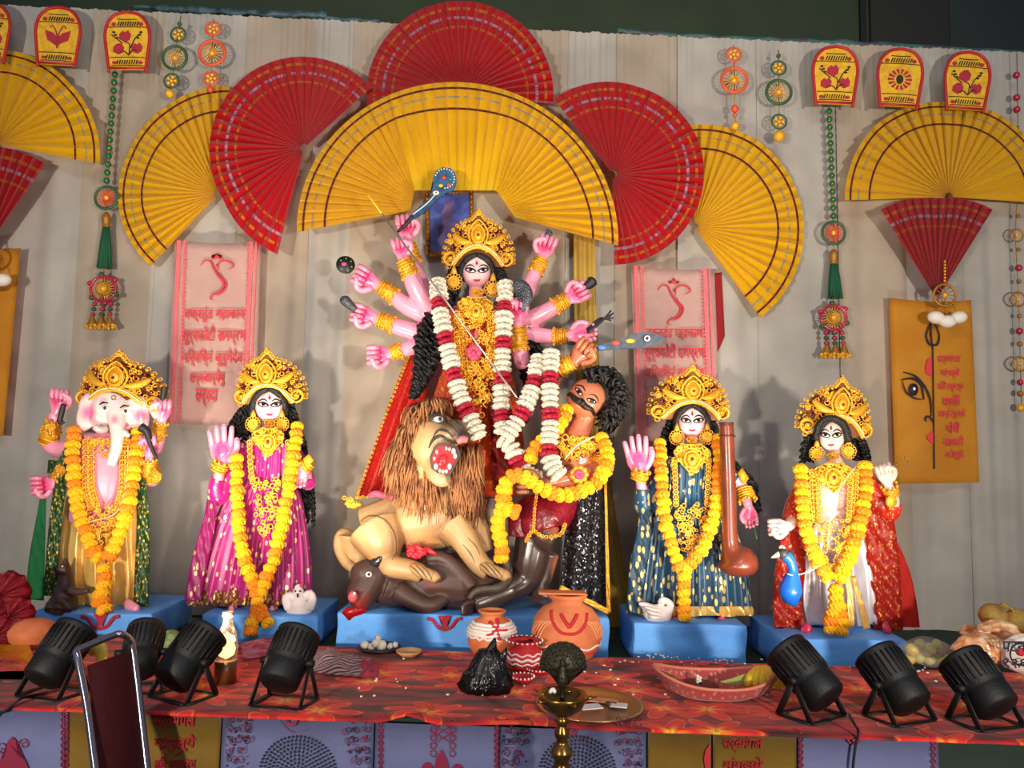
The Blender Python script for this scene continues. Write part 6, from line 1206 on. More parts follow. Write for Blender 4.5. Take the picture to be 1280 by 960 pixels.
edge_band(dm, [(658, 676, -.16), (666, 664, -.185), (680, 671, -.19), (700, 668, -.18), (706, 656, -.16)], YD, 2, 'shorts_border', step=4)
m_seq = sequin('sequin_black', (150, 150, 158)); MATS['sequin_black'].node_tree.nodes['Principled BSDF'].inputs['Base Color'].default_value = (.13, .13, .14, 1)
bm = bmesh.new(); rows = []
for r in range(26):
    v = r/25; row = []
    for c in range(21): u = c/20; x0 = 716-16*v; x1 = 757+4*v; row.append(P(x0+(x1-x0)*u, 556+u*2+(178+30*u)*v, YD-.02-.05*v-.05*sin(pi*u)*(1-v*.4)+.012*sin(u*14+v)))
    rows.append(row)
grid(bm, rows); thick(bm, .004); obj('sequin_cape', bm, m_seq, dm); bp = [tuple((1-f)*a+f*b for a, b in zip((700, 734), (761, 765))) for f in [i/8 for i in range(9)]]
bm = bmesh.new(); ribbon(bm, [(x, y, -.125-.03*sin(pi*i/8), 3.2) for i, (x, y) in enumerate(bp)], YD, 3, 24, .001); ribbon(bm, [(756, 565, -.04, 1.4), (758, 650, -.06, 1.8), (760, 730, -.09, 2.5), (761, 766, -.095, 3)], YD, 3, 30, .001); sub(obj('cape_border', bm, m_gld, dm), 'gold ribbon border')
bm = bmesh.new(); pl_ = [(700, 546), (726, 548), (748, 548), (744, 562), (728, 572), (706, 574), (698, 562)]; filig(bm, region(pl_, 80, 6, lambda x, y: -.115), YD, 6, (2, 3.6)); obj('chest_ornament', bm, m_gld, dm)
bm = bmesh.new(); ptube(bm, [(744, 545, -.1, 1), (722, 556, -.13, 1), (706, 574, -.13, 1)], YD, 12, 6); obj('chest_cord', bm, m_pearl, dm)
cuff(dm, ((752, 574, -.03), (750, 584, -.05)), YD, 15, 'armlet', rings=3, flare=1.02); cuff(dm, ((716, 452, -.03), (696, 462, 0)), YD, 10, rings=5)
bm = bmesh.new()
for i in range(9): a = 2*pi*i/9; pell(bm, 724+8*cos(a), 593+8*sin(a), YD-.2, 4, 4, 3, useg=8, vseg=6)
obj('wrist_ornament', bm, m_gld, dm); bm = bmesh.new()
for i in range(6): a = 2*pi*i/6; pell(bm, 724+3.5*cos(a), 593+3.5*sin(a), YD-.215, 3.4, 3.4, 2, useg=8, vseg=6)
obj('wrist_rose', bm, m_satinp, dm)
bm = bmesh.new(); ptube(bm, [(684, 478, .01, 14), (690, 466, 0, 13), (700, 461, 0, 11)], YD, 10, 12); obj('sleeve', bm, mat('sleeve_brown', (110, 60, 34), .6), dm)
ds = thing('fish_painted_sword', 'grey sword with painted eye and colour spots in the fist of the demon', 'sword', P(745, 438, 3.42)); Yq = 3.42
bm = bmesh.new(); pplate(bm, [(746, 434), (756, 429), (775, 424), (792, 417), (806, 414), (820, 417), (836, 424), (822, 430), (806, 435), (786, 435), (764, 437), (748, 438)], Yq, .012); obj('blade', bm, mat('blade_grey', (84, 90, 100), .4, .3, col2=(64, 70, 82), scale=40), ds, False)
for i, (x, y, rx, rz, c) in enumerate(((752, 434, 6, 3, (60, 130, 200)), (770, 428, 5, 3, (224, 70, 50)), (788, 426, 6, 3, (230, 190, 30)), (809, 423, 4.6, 4.2, (230, 226, 224)))): bm = bmesh.new(); ell(bm, P(x, y, Yq-.002), (rx*K(Yq), .004, rz*K(Yq)), 12, 6); obj('painted_spot', bm, mat('dspot%d' % i, c, .5), ds)
bm = bmesh.new(); ell(bm, P(809, 423, Yq-.006), (2*K(Yq), .003, 2.2*K(Yq)), 10, 6); torus(bm, P(809, 423, Yq-.004), 4.4*K(Yq), .0012, 14, 5); obj('painted_pupil', bm, m_eyek, ds)
bm = bmesh.new(); ptube(bm, [(728, 442, 0, 2.4), (738, 438, 0, 2.6), (748, 436, 0, 2.6)], Yq, 8, 8); obj('hilt', bm, m_iron, ds)

sn = thing('snake_figure', 'grey brown snake figure between the lion paw and the demon shorts', 'snake', V(P(600, 752, 3.38).x, 3.38, zt)); bm = bmesh.new()
ptube(bm, [(616, 622, -.02, 5), (620, 636, -.02, 13), (624, 655, -.02, 12), (628, 680, -.02, 8), (631, 705, -.03, 6.5), (634, 724, -.06, 6), (622, 735, -.09, 5.5), (598, 738, -.10, 4.5), (586, 748, -.10, 3)], 3.43, 40, 12, flat=.7); obj('body', bm, mat('snake_brown', (92, 76, 62), .5, col2=(70, 58, 48), scale=30), sn)
edge_band(dm, [(671, 616, -.15), (668, 640, -.185), (667, 664, -.19)], YD, 1.6, 'shorts_trim', step=3.5)
# --- garlands of the centre group
garland('white tuberose garland with red rose rings hung on the goddess', [[(547, 352, -.13), (552, 400, -.21), (563, 450, -.23), (577, 500, -.26), (600, 549, -.29)], [(633, 356, -.12), (630, 400, -.2), (628, 460, -.22), (627, 510, -.25), (630, 545, -.28)], [(628, 550, -.29), (640, 560, -.30), (648, 580, -.31), (662, 594, -.31), (676, 600, -.31)]], YG, 10.5, 7, 'r', .80)
garland('white tuberose garland with red rose rings hung on the demon', [[(689, 440, -.08), (687, 480, -.12), (688, 530, -.15), (686, 565, -.17), (692, 585, -.19), (702, 598, -.2)], [(674, 447, -.06), (664, 490, -.12), (650, 520, -.15), (634, 545, -.16)]], YD, 10.5, 7, 'r', .80)
garland('marigold garland looped over the arms and shorts of the demon', [[(708, 512, -.08), (702, 528, -.11), (684, 545, -.13), (668, 562, -.14), (662, 575, -.15)], [(752, 546, -.10), (759, 565, -.13), (756, 585, -.17), (746, 603, -.19), (724, 615, -.2), (700, 619, -.21), (676, 610, -.22), (655, 596, -.22), (638, 596, -.22), (630, 612, -.22), (628, 636, -.22), (622, 652, -.21), (626, 676, -.2), (627, 698, -.19)], [(634, 636, -.235), (644, 640, -.235)]], YD, 8.6, 8.5)
ZMIN[0] = -9
# ------------------------------------------------------------------ spotlights on the table edge
m_par = mat('spot_black', (3, 3, 4), .6, bump=.15, bscale=120); m_lens = mat('spot_lens', (250, 240, 220), .3, emit=((255, 236, 200), 6)); m_cable = mat('cable_black', (12, 12, 12), .6)
TZ = ZT+.006
def spotlight(rear, front, Yr, rpx, label, dY=.12, leg=.09):
    a, b = P(*rear, Yr), P(*front, Yr+dY); ax = (b-a).normalized(); R = 1.1*rpx*K(Yr); L_ = (b-a).length; q = ax.to_track_quat('Z', 'Y').to_matrix().to_4x4()
    s = ax.cross(V(0, 0, 1)).normalized(); base = V((a.x*.75+b.x*.25), a.y*.75+b.y*.25, TZ); e = thing('stage_spotlight', label, 'spotlight', base, 'black stage spotlights along the table edge')
    bm = bmesh.new(); M_ = Matrix.Translation(a) @ q
    lathe(bm, [(R*.35, -.012), (R*.8, -.008), (R*.93, 0), (R*.97, L_*.3), (R*.95, L_*.34), (R, L_*.36), (R*1.03, L_*.93), (R*1.06, L_*.95), (R*1.06, L_), (R*.93, L_), (R*.9, L_*.9)], 30, M_); obj('barrel', bm, m_par, e)
    bm = bmesh.new()
    for i in range(26): an = 2*pi*i/26; c, sn = cos(an), sin(an); tube(bm, [M_ @ V(R*1.02*c, R*1.02*sn, L_*.42), M_ @ V(R*1.05*c, R*1.05*sn, L_*.88)], .003, 5)
    obj('cooling_fins', bm, m_par, e); bm = bmesh.new(); lathe(bm, [(.001, L_*.9+.002), (R*.9, L_*.9+.002), (R*.9, L_*.9+.004), (.001, L_*.9+.006)], 24, M_, cap=False); obj('lens', bm, m_lens, e)
    c0 = a.lerp(b, .42); fl = V(ax.x, ax.y, 0).normalized()
    for sg in (-1, 1):
        p = c0+s*sg*(R+.010); bm = bmesh.new(); f1 = V(p.x, p.y, TZ)-fl*leg*.75+s*sg*.006; f2 = V(p.x, p.y, TZ)+fl*leg*.55+s*sg*.006
        for f in (f1, f2): tube(bm, [p, p.lerp(f, .5), f], [(.011, .0035)]*3, 8, up=s)
        tube(bm, [f1, f2], [(.0035, .010)]*2, 8, up=s); obj('yoke', bm, m_par, e)
        bm = bmesh.new(); tube(bm, [c0+s*sg*R*.9, c0+s*sg*(R+.022)], .012, 10); obj('pivot_knob', bm, m_par, e)
    bm = bmesh.new(); p = c0-s*(R+.010); q2 = c0+s*(R+.010)
    for off in (-.75, .55): tube(bm, [V(p.x, p.y, TZ)+fl*leg*off, V(q2.x, q2.y, TZ)+fl*leg*off], [(.010, .004)]*2, 8, up=(0, 0, 1))
    obj('stand_bar', bm, m_par, e)
    l = bpy.data.lights.new('spot_beam', 'SPOT'); l.energy = PAR_POWER; l.color = PAR_COL; l.spot_size = radians(98); l.spot_blend = 1; l.shadow_soft_size = R*.8
    o = bpy.data.objects.new('spot_beam', l); COL.objects.link(o); o.parent = e; o.location = b+ax*.02-e.location; aim = ax; o.rotation_euler = aim.to_track_quat('-Z', 'Y').to_euler(); return e
spotlight((53, 848), (97, 786), 2.50, 23, 'black spotlight beside the maroon chair, next to the terracotta pot')
spotlight((172, 838), (184, 786), 2.56, 20, 'black spotlight half hidden behind the maroon chair back')
spotlight((214, 850), (260, 790), 2.50, 24, 'black spotlight right next to the burning glass lamp')
spotlight((348, 853), (374, 793), 2.46, 24, 'black spotlight in front of the striped towel')
spotlight((1033, 872), (981, 812), 2.44, 25, 'black spotlight between banana basket and the red caped idol')
spotlight((1140, 880), (1094, 818), 2.43, 25, 'black spotlight with the plinth of the red caped idol right behind it')
spotlight((1247, 884), (1200, 824), 2.40, 26, 'black spotlight in front of the bags of snacks')
def cable(pts, label, r=.004):
    bm = bmesh.new(); s = cat([tuple(p) for p in pts], 60); tube(bm, s, r, 6); return tag(obj('power_cable', bm, m_cable), label, 'cable')
def tbl(px, py, dz=0): p = PZ(px, py, TZ); return V(p.x, p.y, TZ+dz)
cable([tbl(60, 868, .006), tbl(40, 872, .006), fpt(24, 877, .015)+V(0, 0, .006), fpt(8, 888, .022), fpt(-6, 894, .022), fpt(-16, 920, .022), fpt(-18, 1000, .02)], 'black cable running off the table edge beside the maroon chair')
cable([tbl(1062, 896, .006), fpt(1068, 905, .022), fpt(1073, 915, .022), fpt(1069, 935, .022), fpt(1066, 965, .022), fpt(1062, 1040, .02)], 'black cable hanging down the plain lavender panel')

# ------------------------------------------------------------------ chair in front of the table
ch = thing('banquet_chair', 'maroon upholstered chair with chrome frame standing before the table', 'chair', V(P(150, 900, 2.2).x, 2.12, 0)); m_chr = mat('chrome', (150, 150, 158), .15, .95); m_mc = mat('chair_maroon', (92, 20, 26), .75, col2=(80, 14, 20), scale=60, bump=.2, bscale=300)
tl, tr_, bl, br = P(99, 817, 2.22), P(168, 800, 2.34), P(118, 1010, 2.12), P(185, 1010, 2.24)
bm = bmesh.new(); pts = [P(150, 1120, 2.02), P(135, 1050, 2.08), P(122, 980, 2.13), P(110, 890, 2.18), P(98, 826, 2.21), P(96, 814, 2.22), P(103, 810, 2.235), P(142, 794, 2.30), P(152, 793, 2.31), P(161, 799, 2.33), P(167, 815, 2.335), P(176, 890, 2.30), P(186, 980, 2.25), P(193, 1050, 2.2), P(206, 1120, 2.14)]
tube(bm, cat([tuple(p) for p in pts], 60), .0105, 10); obj('back_frame', bm, m_chr, ch)
bm = bmesh.new(); q0 = [(109, 832), (163, 813), (187, 1015), (128, 1015)]; rows = []
for r in range(13):
    v = r/12; row = []
    for c in range(9): u = c/8; x = (q0[0][0]*(1-u)+q0[1][0]*u)*(1-v)+(q0[3][0]*(1-u)+q0[2][0]*u)*v; y = (q0[0][1]*(1-u)+q0[1][1]*u)*(1-v)+(q0[3][1]*(1-u)+q0[2][1]*u)*v; row.append(P(x, y, 2.215+.11*u-.09*v-.012*sin(pi*u)))
    rows.append(row)
grid(bm, rows); thick(bm, .03); obj('backrest', bm, m_mc, ch)
sx = (P(128, 1020, 2.1).x, P(190, 1020, 2.2).x); bm = bmesh.new(); box(bm, sx[0]-.02, sx[1]+.18, 2.12-.46, 2.14, .43, .50, .02); obj('seat', bm, m_mc, ch)
for x in (sx[0]+.01, sx[1]+.14):
    for y in (1.70, 2.10): bm = bmesh.new(); tube(bm, [V(x, y, .44), V(x, y, .0)], .0105, 10); obj('leg', bm, m_chr, ch)

# ------------------------------------------------------------------ standing brass oil lamp
m_brass = mat('brass', (150, 112, 56), .25, .85, col2=(112, 80, 40), scale=18); m_brd2 = mat('brass_old', (58, 54, 40), .4, .6, bump=.5, bscale=90)
YW = 2.17; lx = P(703, 880, YW); k = K(YW); zb = P(703, 884, YW).z
lp_ = thing('oil_lamp', 'tall brass oil lamp with peacock finial standing before the table', 'lamp', V(lx.x, YW, 0)); M_ = Matrix.Translation((lx.x, YW, 0)); zz = lambda py: P(703, py, YW).z
bm = bmesh.new(); lathe(bm, [(.13, 0), (.13, .02), (.10, .05), (.04, .08), (.025, .12), (.03, .2), (.018, .26), (.018, zz(1000)), (10*k, zz(985)), (14*k, zz(965)), (9*k, zz(955)), (9*k, zz(950)), (13*k, zz(943)), (13*k, zz(938)), (8*k, zz(930)), (6*k, zz(925)), (9*k, zz(920)), (9.5*k, zz(914)), (6*k, zz(908)), (6*k, zz(904)), (10*k, zz(901)), (6*k, zz(897)), (6*k, zz(893))], 24, M_); obj('stem', bm, m_brass, lp_)
bm = bmesh.new(); lathe(bm, [(5*k, zz(895)), (14*k, zz(892)), (24*k, zz(884)), (29*k, zz(874)), (31*k, zz(868)), (30*k, zz(867)), (27*k, zz(872)), (20*k, zz(882)), (2*k, zz(886))], 32, M_, cap=False)
bw_ = obj('bowl', bm, m_brass, lp_)
for i in range(5):
    a = i*2*pi/5; bm = bmesh.new(); d = V(cos(a), sin(a), 0); tube(bm, [V(lx.x, YW, zz(873))+d*26*k, V(lx.x, YW, zz(871))+d*34*k, V(lx.x, YW, zz(870))+d*42*k], [(6*k, 3*k), (4*k, 2.4*k), (1.2*k, 1*k)], 8, up=(0, 0, 1)); obj('wick_spout', bm, m_brass, bw_)
bm = bmesh.new(); out = []
for i in range(25): a = radians(-12+i*204/24); r = 29*(1+.03*(i % 2)); out.append((704+r*cos(a), 832-r*sin(a)))
out += [(684, 840), (692, 848), (697, 856), (711, 856), (716, 848), (724, 840)]
pplate(bm, out, YW-.004, .010)
for i in range(13):
    a = radians(-4+i*188/12)
    for r in (15, 21, 27): torus(bm, P(704+r*cos(a), 832-r*sin(a), YW-.006), 2.2*k, .9*k, 8, 4)
obj('peacock_tail', bm, m_brd2, lp_)
bm = bmesh.new(); ptube(bm, [(703, 878, 0, 3), (703, 862, 0, 3.5), (703, 852, -.01, 6.5), (703, 842, -.014, 5.5), (703, 833, -.014, 3.2), (703, 828, -.016, 3.4), (703, 822, -.014, 1)], YW, 18, 12); obj('peacock_body', bm, m_brd2, lp_)
cw = thing('cotton_wick', 'small white cotton wick on the rim of the brass oil lamp', 'wick', P(690, 868, YW-.02)); bm = bmesh.new(); ptube(bm, [(687, 866, 0, 2), (691, 862, 0, 3), (694, 866, 0, 2)], YW-.02, 8, 8); obj('cotton', bm, m_shell, cw)

# ------------------------------------------------------------------ offerings on the table
m_ter = mat('terracotta', (212, 122, 74), .75, col2=(196, 104, 60), scale=14); m_terp = mat('pot_white', (232, 222, 212), .7); m_terr = mat('pot_red', (196, 34, 44), .7)
def pot(px, py, rpx, prof, label, m, name='clay_pot', seg=36):
    """py = pixel row of the foot; prof = (radius, height) in units of rpx"""
    b = tbl(px, py); k = K(b.y)*rpx; e = thing(name, label, 'pot', b); bm = bmesh.new(); lathe(bm, [(r*k, z*k) for r, z in prof], seg, Matrix.Translation(b), cap=False); obj('vessel', bm, m, e); return e, b, k
POT = [(.02, 0), (.45, .0), (.75, .2), (.95, .55), (1.0, .85), (.93, 1.2), (.72, 1.48), (.46, 1.62), (.42, 1.7), (.55, 1.8), (.58, 1.88), (.48, 1.9), (.38, 1.75), (.36, 1.6), (.5, 1.5)]
def on_pot(prof, k, b, ang, h, off=.004):
    """point on a pot wall at angle (0 = to the camera) and height h"""
    for (r0, z0), (r1, z1) in zip(prof, prof[1:]):
        if z0 <= h <= z1: r = r0+(r1-r0)*(h-z0)/max(1e-6, z1-z0); break
    return b+V(r*k*sin(ang)+off*sin(ang), -r*k*cos(ang)-off*cos(ang), h*k)
def potband(e, b, k, h, r, m, n=40, wav=0, f=8, prof=POT, name='painted_band'):
    bm = bmesh.new(); tube(bm, [on_pot(prof, k, b, 2*pi*i/n, h+wav*sin(f*2*pi*i/n), .0) for i in range(n)], r*k, 6, closed=True); obj(name, bm, m, e)
def potline(e, b, k, pts, r, m, prof=POT, name='painted_mark'):
    bm = bmesh.new(); n = len(pts)*5; tube(bm, [on_pot(prof, k, b, q[0], q[1], .0) for q in cat(pts, n)], r*k, 6); obj(name, bm, m, e)
e, b, k = pot(708, 827, 43, POT, 'big orange clay pot with red chevron behind the peacock lamp', m_ter)
potline(e, b, k, [(-.75, 1.5), (-.3, 1.05), (0, .98), (.3, 1.05), (.75, 1.45)], .045, m_terr); potline(e, b, k, [(-.3, 1.45), (-.02, 1.18), (.02, 1.18), (.3, 1.45)], .055, m_terr)
for s in (-1, 1):
    for j in range(5): potline(e, b, k, [(s*(.45+j*.13), 1.3-j*.02), (s*(.75+j*.13), 1.12), (s*(.95+j*.12), .75)], .022, mat('pot_light', (226, 146, 96), .8))
potband(e, b, k, .55, .03, m_terp, wav=.04); potband(e, b, k, .4, .04, m_terr); bm = bmesh.new(); box(bm, b.x-.03-.6*k, b.x+.5*k, b.y-.3*k, b.y+.2*k, b.z+1.9*k, b.z+1.95*k); obj('clay_lid', bm, m_ter, e, False)
e, b, k = pot(614, 822, 30, POT, 'clay pot with white painted shoulder and red star behind the black bag', m_ter)
for h in (1.42, 1.3, 1.18, 1.05): potband(e, b, k, h, .075, m_terp, wav=.01)
potband(e, b, k, .93, .05, m_terp, wav=.06, f=16)
for i in range(5): a = -.1+i*2*pi/5; potline(e, b, k, [(.25, 1.28), (.25+.28*cos(a), 1.28+.24*sin(a)), (.25+.5*cos(a), 1.28+.42*sin(a)*.9)], .085, m_terr)
e, b, k = pot(655, 838, 22, [(.02, 0), (.5, 0), (.85, .4), (1, .8), (.9, 1.15), (.6, 1.4), (.62, 1.5), (1.0, 1.6), (.98, 1.66), (.5, 1.6)], 'small red and white striped clay pot between the two larger pots', m_terr)
SP = [(.02, 0), (.5, 0.01), (.85, .4), (1, .8), (.9, 1.15), (.6, 1.4), (.62, 1.5), (1.0, 1.6)]
for h, w_ in ((.5, .05), (.75, .08), (1.0, .05)): potband(e, b, k, h, w_, m_terp, wav=.06, f=9, prof=SP)
bm = bmesh.new()
for i in range(22): a = 2*pi*i/22; ell(bm, b+V(k*cos(a), k*sin(a), 1.64*k), .06*k, 6, 5)
obj('rim_dots', bm, m_terp, e)
DIY = [(.02, 0), (.6, 0), (.95, .3), (1, .42), (.92, .42), (.6, .18), (.02, .12)]
for (x, y, r, lab) in ((653, 852, 15, 'small red clay lamp dish with white dotted rim beside the black bag'), (672, 842, 14, 'small red clay lamp dish with white dotted rim in front of the big pot'), (511, 820, 16, 'small shallow tan clay bowl near the plate of shells')):
    e, b, k = pot(x, y, r, DIY, lab, m_terr if r < 16 else mat('clay_tan', (196, 150, 104), .8), 'clay_dish')
    if r < 16:
        bm = bmesh.new()
        for i in range(18): a = 2*pi*i/18; ell(bm, b+V(k*.96*cos(a), k*.96*sin(a), .44*k), .09*k, 6, 5)
        obj('rim_dots', bm, m_terp, e)
e, b, k = pot(40, 808, 27, [(.02, 0), (.6, 0), (.92, .3), (1, .6), (.98, .75), (.75, 1.05), (.4, 1.2), (.02, 1.22)], 'upturned orange terracotta pot beside the red cloth heap', m_ter)
# black plastic bag
b = tbl(607, 864); k = K(b.y); e = thing('plastic_bag', 'crumpled black plastic bag with knotted ears before the clay pots', 'bag', b); bm = bmesh.new(); rows = []
for i, (h, rx, ry, dx) in enumerate(((0, 29, 18, 0), (8, 32, 21, 0), (20, 28, 18, 2), (32, 22, 14, 3), (44, 15, 9, 3), (50, 10, 6, 2))):
    rows.append([b+V((dx+rx*cos(2*pi*j/40)*(1+.10*sin(j*1.9+h*.2)+.06*sin(j*4.1)))*k, ry*sin(2*pi*j/40)*(1+.16*sin(j*2.3+h*.1))*k, h*k) for j in range(40)])
g_ = grid(bm, rows, close=True, flip=False); bm.faces.new(g_[0][::-1]); bm.faces.new(g_[-1])
for (x0, h0, x1, h1, w_) in ((4, 40, 10, 64, 8), (16, 34, 25, 52, 6)): tube(bm, [b+V(x0*k, -.01, h0*k), b+V((x0+x1)/2*k, -.012, (h0+h1)/2*k), b+V(x1*k, -.005, h1*k)], [(w_*k, .4*w_*k), (w_*.8*k, .25*w_*k), (.15*w_*k, .1*w_*k)], 8, up=(0, -1, 0))
obj('bag_body', bm, mat('plastic_black', (14, 14, 17), .22, bump=.8, bscale=50), e)
# brass plate with notes
b = tbl(737, 884); k = K(b.y); e = thing('brass_plate', 'round brass plate behind the oil lamp holding paper slips', 'plate', b); bm = bmesh.new(); lathe(bm, [(.02*k, 0), (56*k, 0), (64*k, .010), (66*k, .012), (63*k, .014), (55*k, .005), (.02*k, .004)], 48, Matrix.Translation(b), cap=False); obj('dish', bm, mat('plate_brass', (176, 140, 92), .3, .7), e)
def slip(x, y, w_, h_, a, c, lab, nm='paper_slip', z=.012): bm = bmesh.new(); p = PZ(x, y, TZ+z); R_ = Matrix.Translation((p.x, p.y, TZ+z)) @ Matrix.Rotation(a, 4, 'Z'); pts = [R_ @ V(sx_*w_, sy_*h_, 0) for sx_, sy_ in ((-1, -1), (1, -1), (1, 1), (-1, 1))]; plate(bm, [(p_.x, p_.y) for p_ in pts], .003, lambda X, Y_, d: V(X, Y_, TZ+z+d)); tag(obj(nm, bm, mat('slip_'+nm+str(x), c, .6), smooth=False), lab, 'paper')
slip(738, 884, .035, .022, .3, (206, 210, 210), 'pale folded paper on the brass plate'); slip(772, 882, .03, .02, -.2, (216, 218, 214), 'white paper slip on the brass plate edge'); slip(752, 876, .05, .02, -.3, (196, 140, 110), 'pinkish brown paper on the brass plate')
bm = bmesh.new(); p = PZ(760, 880, TZ+.02); ell(bm, p, .009, 10, 8); tag(obj('betel_nut', bm, mat('nut_brown', (70, 40, 26), .5)), 'small round brown nut on the brass plate', 'nut')
# basket tray with bananas
b = tbl(893, 868); k = K(b.y); e = thing('offering_basket', 'pink brocade lined boat shaped basket', 'basket', b); bm = bmesh.new(); m_bk = motif('basket_pink', (196, 84, 76), (216, 150, 120), 60, .3, .5, .1, (170, 50, 60)); rows = []
for (f, h) in ((.01, .004), (.6, .004), (.82, 8), (1, 30), (1.02, 31), (.95, 30), (.78, 10), (.55, .9), (.01, .9)):
    row = []
    for j in range(48):
        a = 2*pi*j/48; ca, sa = cos(a), sin(a); up = .55+.45*abs(ca)**2; row.append(b+V(f*74*k*(abs(ca)**.8)*(1 if ca > 0 else -1), 44*k*f*sa, h*k*up))
    rows.append(row)
grid(bm, rows, close=True); obj('basket_shell', bm, m_bk, e)
bm = bmesh.new(); tube(bm, [r_+V(0, 0, .002) for r_ in [b+V(74*k*(abs(cos(2*pi*j/48))**.8)*(1 if cos(2*pi*j/48) > 0 else -1), 44*k*sin(2*pi*j/48), 31*k*(.55+.45*cos(2*pi*j/48)**2)) for j in range(48)]], .0055, 6, closed=True); obj('basket_rim', bm, mat('basket_rim', (206, 120, 96), .6), e)
bn = thing('banana_bunch', 'bunch of ripe yellow bananas lying in the pink basket', 'bananas', b+V(.12, 0, .03)); m_ban = mat('banana', (226, 190, 40), .5, col2=(206, 160, 36), scale=20)
for j in range(6):
    bm = bmesh.new(); ptube(bm, [(949+j*.8, 833, .03, 1.6), (944+j*4, 838, .02-.004*j, 4), (938+j*7, 846, -.005, 5.6), (935+j*9, 855, -.02, 5.2), (934+j*10, 861, -.022, 1.6)], b.y, 14, 8); obj('banana', bm, m_ban, bn)
cc = b+V(-.045, .03, .012); e2 = thing('cake_disc', 'flat brown cake disc with white lumps in the pink basket', 'food', cc); bm = bmesh.new(); lathe(bm, [(.01, 0), (23*k, 0), (24*k, .008), (21*k, .014), (.01, .014)], 28, Matrix.Translation(cc), cap=False); obj('disc', bm, mat('cake_brown', (104, 46, 36), .8), e2)
bm = bmesh.new()
for i in range(5): ell(bm, cc+V(-.004+.008*(i % 2), 0, .018+.008*i*.6), (.007, .007, .006), 8, 6)
obj('white_lumps', bm, m_shell, e2)
lf = b+V(.05, 0, .02); bm = bmesh.new(); pplate(bm, [(900, 852), (915, 848), (932, 842), (938, 850), (930, 856), (912, 857)], lf.y, .004); tag(obj('leaf', bm, mat('leaf_green', (138, 148, 70), .6), smooth=False), 'pale green leaf beside the bananas in the basket', 'leaf')
bm = bmesh.new(); ptube(bm, [(826, 840, .02, 2), (838, 846, 0, 3), (852, 854, -.02, 2)], b.y, 10, 8); tag(obj('brass_spoon', bm, m_brass), 'small brass spoon at the tip of the pink basket', 'spoon')
# plate of shells, striped towel
b = tbl(474, 812); k = K(b.y); e = thing('shell_plate', 'dark shallow plate before the long plinth', 'plate', b); bm = bmesh.new(); lathe(bm, [(.001, 0), (22*k, 0), (27*k, .012), (26*k, .013), (21*k, .004), (.001, .004)], 32, Matrix.Translation(b), cap=False); obj('dish', bm, mat('plate_dark', (48, 30, 26), .5), e)
for j, (x, y, r) in enumerate(((456, 806, 5.5), (464, 808, 5), (469, 804, 5.5), (477, 807, 7), (488, 808, 4.5), (494, 806, 4), (472, 798, 4.5))):
    bm = bmesh.new(); pell(bm, x, y, b.y-.01*(j % 3), r, r*.85, r, 20*j, 12, 8); tag(obj('white_shell', bm, m_shell), 'white shell on the dark plate before the long plinth', 'shell', 'shells on the dark plate')
m_tw = mat('towel_stripe', (226, 196, 200), .9); nt = m_tw.node_tree; lk = nt.links.new
wv = nt.nodes.new('ShaderNodeTexWave'); wv.inputs['Scale'].default_value = 16; wv.inputs['Distortion'].default_value = 1.2; rp_ = nt.nodes.new('ShaderNodeValToRGB'); el = rp_.color_ramp.elements; el[0].position = .25; el[0].color = L4((96, 84, 104)); el[1].position = .55; el[1].color = L4((230, 200, 202)); tcx = nt.nodes.new('ShaderNodeTexCoord'); mpp = nt.nodes.new('ShaderNodeMapping'); mpp.inputs['Rotation'].default_value = (0, 0, 1.2)
lk(tcx.outputs['Object'], mpp.inputs[0]); lk(mpp.outputs[0], wv.inputs['Vector']); lk(wv.outputs['Fac'], rp_.inputs['Fac']); lk(rp_.outputs[0], nt.nodes['Principled BSDF'].inputs['Base Color'])
def towel(c0, label, m, nm='towel', hh=.03, end=None):
    bm = bmesh.new(); rows = []
    for i in range(30):
        u = i/29; row = []
        for j in range(15): v = j/14; a = PZ(c0[0][0]*(1-u)+c0[1][0]*u, c0[0][1]*(1-u)+c0[1][1]*u, TZ); c = PZ(c0[3][0]*(1-u)+c0[2][0]*u, c0[3][1]*(1-u)+c0[2][1]*u, TZ); p = a.lerp(c, v); row.append(V(p.x, p.y, TZ+.003+hh*sin(pi*v)*(.55+.3*sin(u*7)+.15*sin(u*17+v*8))*sin(pi*min(1, max(0, u*1.05)))+.006*(1+sin(v*22+u*4))*.5))
        rows.append(row)
    grid(bm, rows, flip=True); thick(bm, .003); return tag(obj(nm, bm, m), label, 'towel')
towel([(388, 812), (464, 824), (458, 848), (392, 842)], 'crumpled grey striped towel lying beside the spotlight', m_tw, hh=.05)
towel([(300, 806), (350, 796), (392, 812), (304, 826)], 'folded pink checked towel behind the spotlight', mat('towel_pink', (216, 90, 120), .9, col2=(232, 180, 190), scale=30), hh=.03); towel([(446, 822), (474, 832), (474, 848), (450, 848)], 'rose coloured towel end with white edge line', mat('towel_rose', (206, 84, 106), .9), hh=.02)
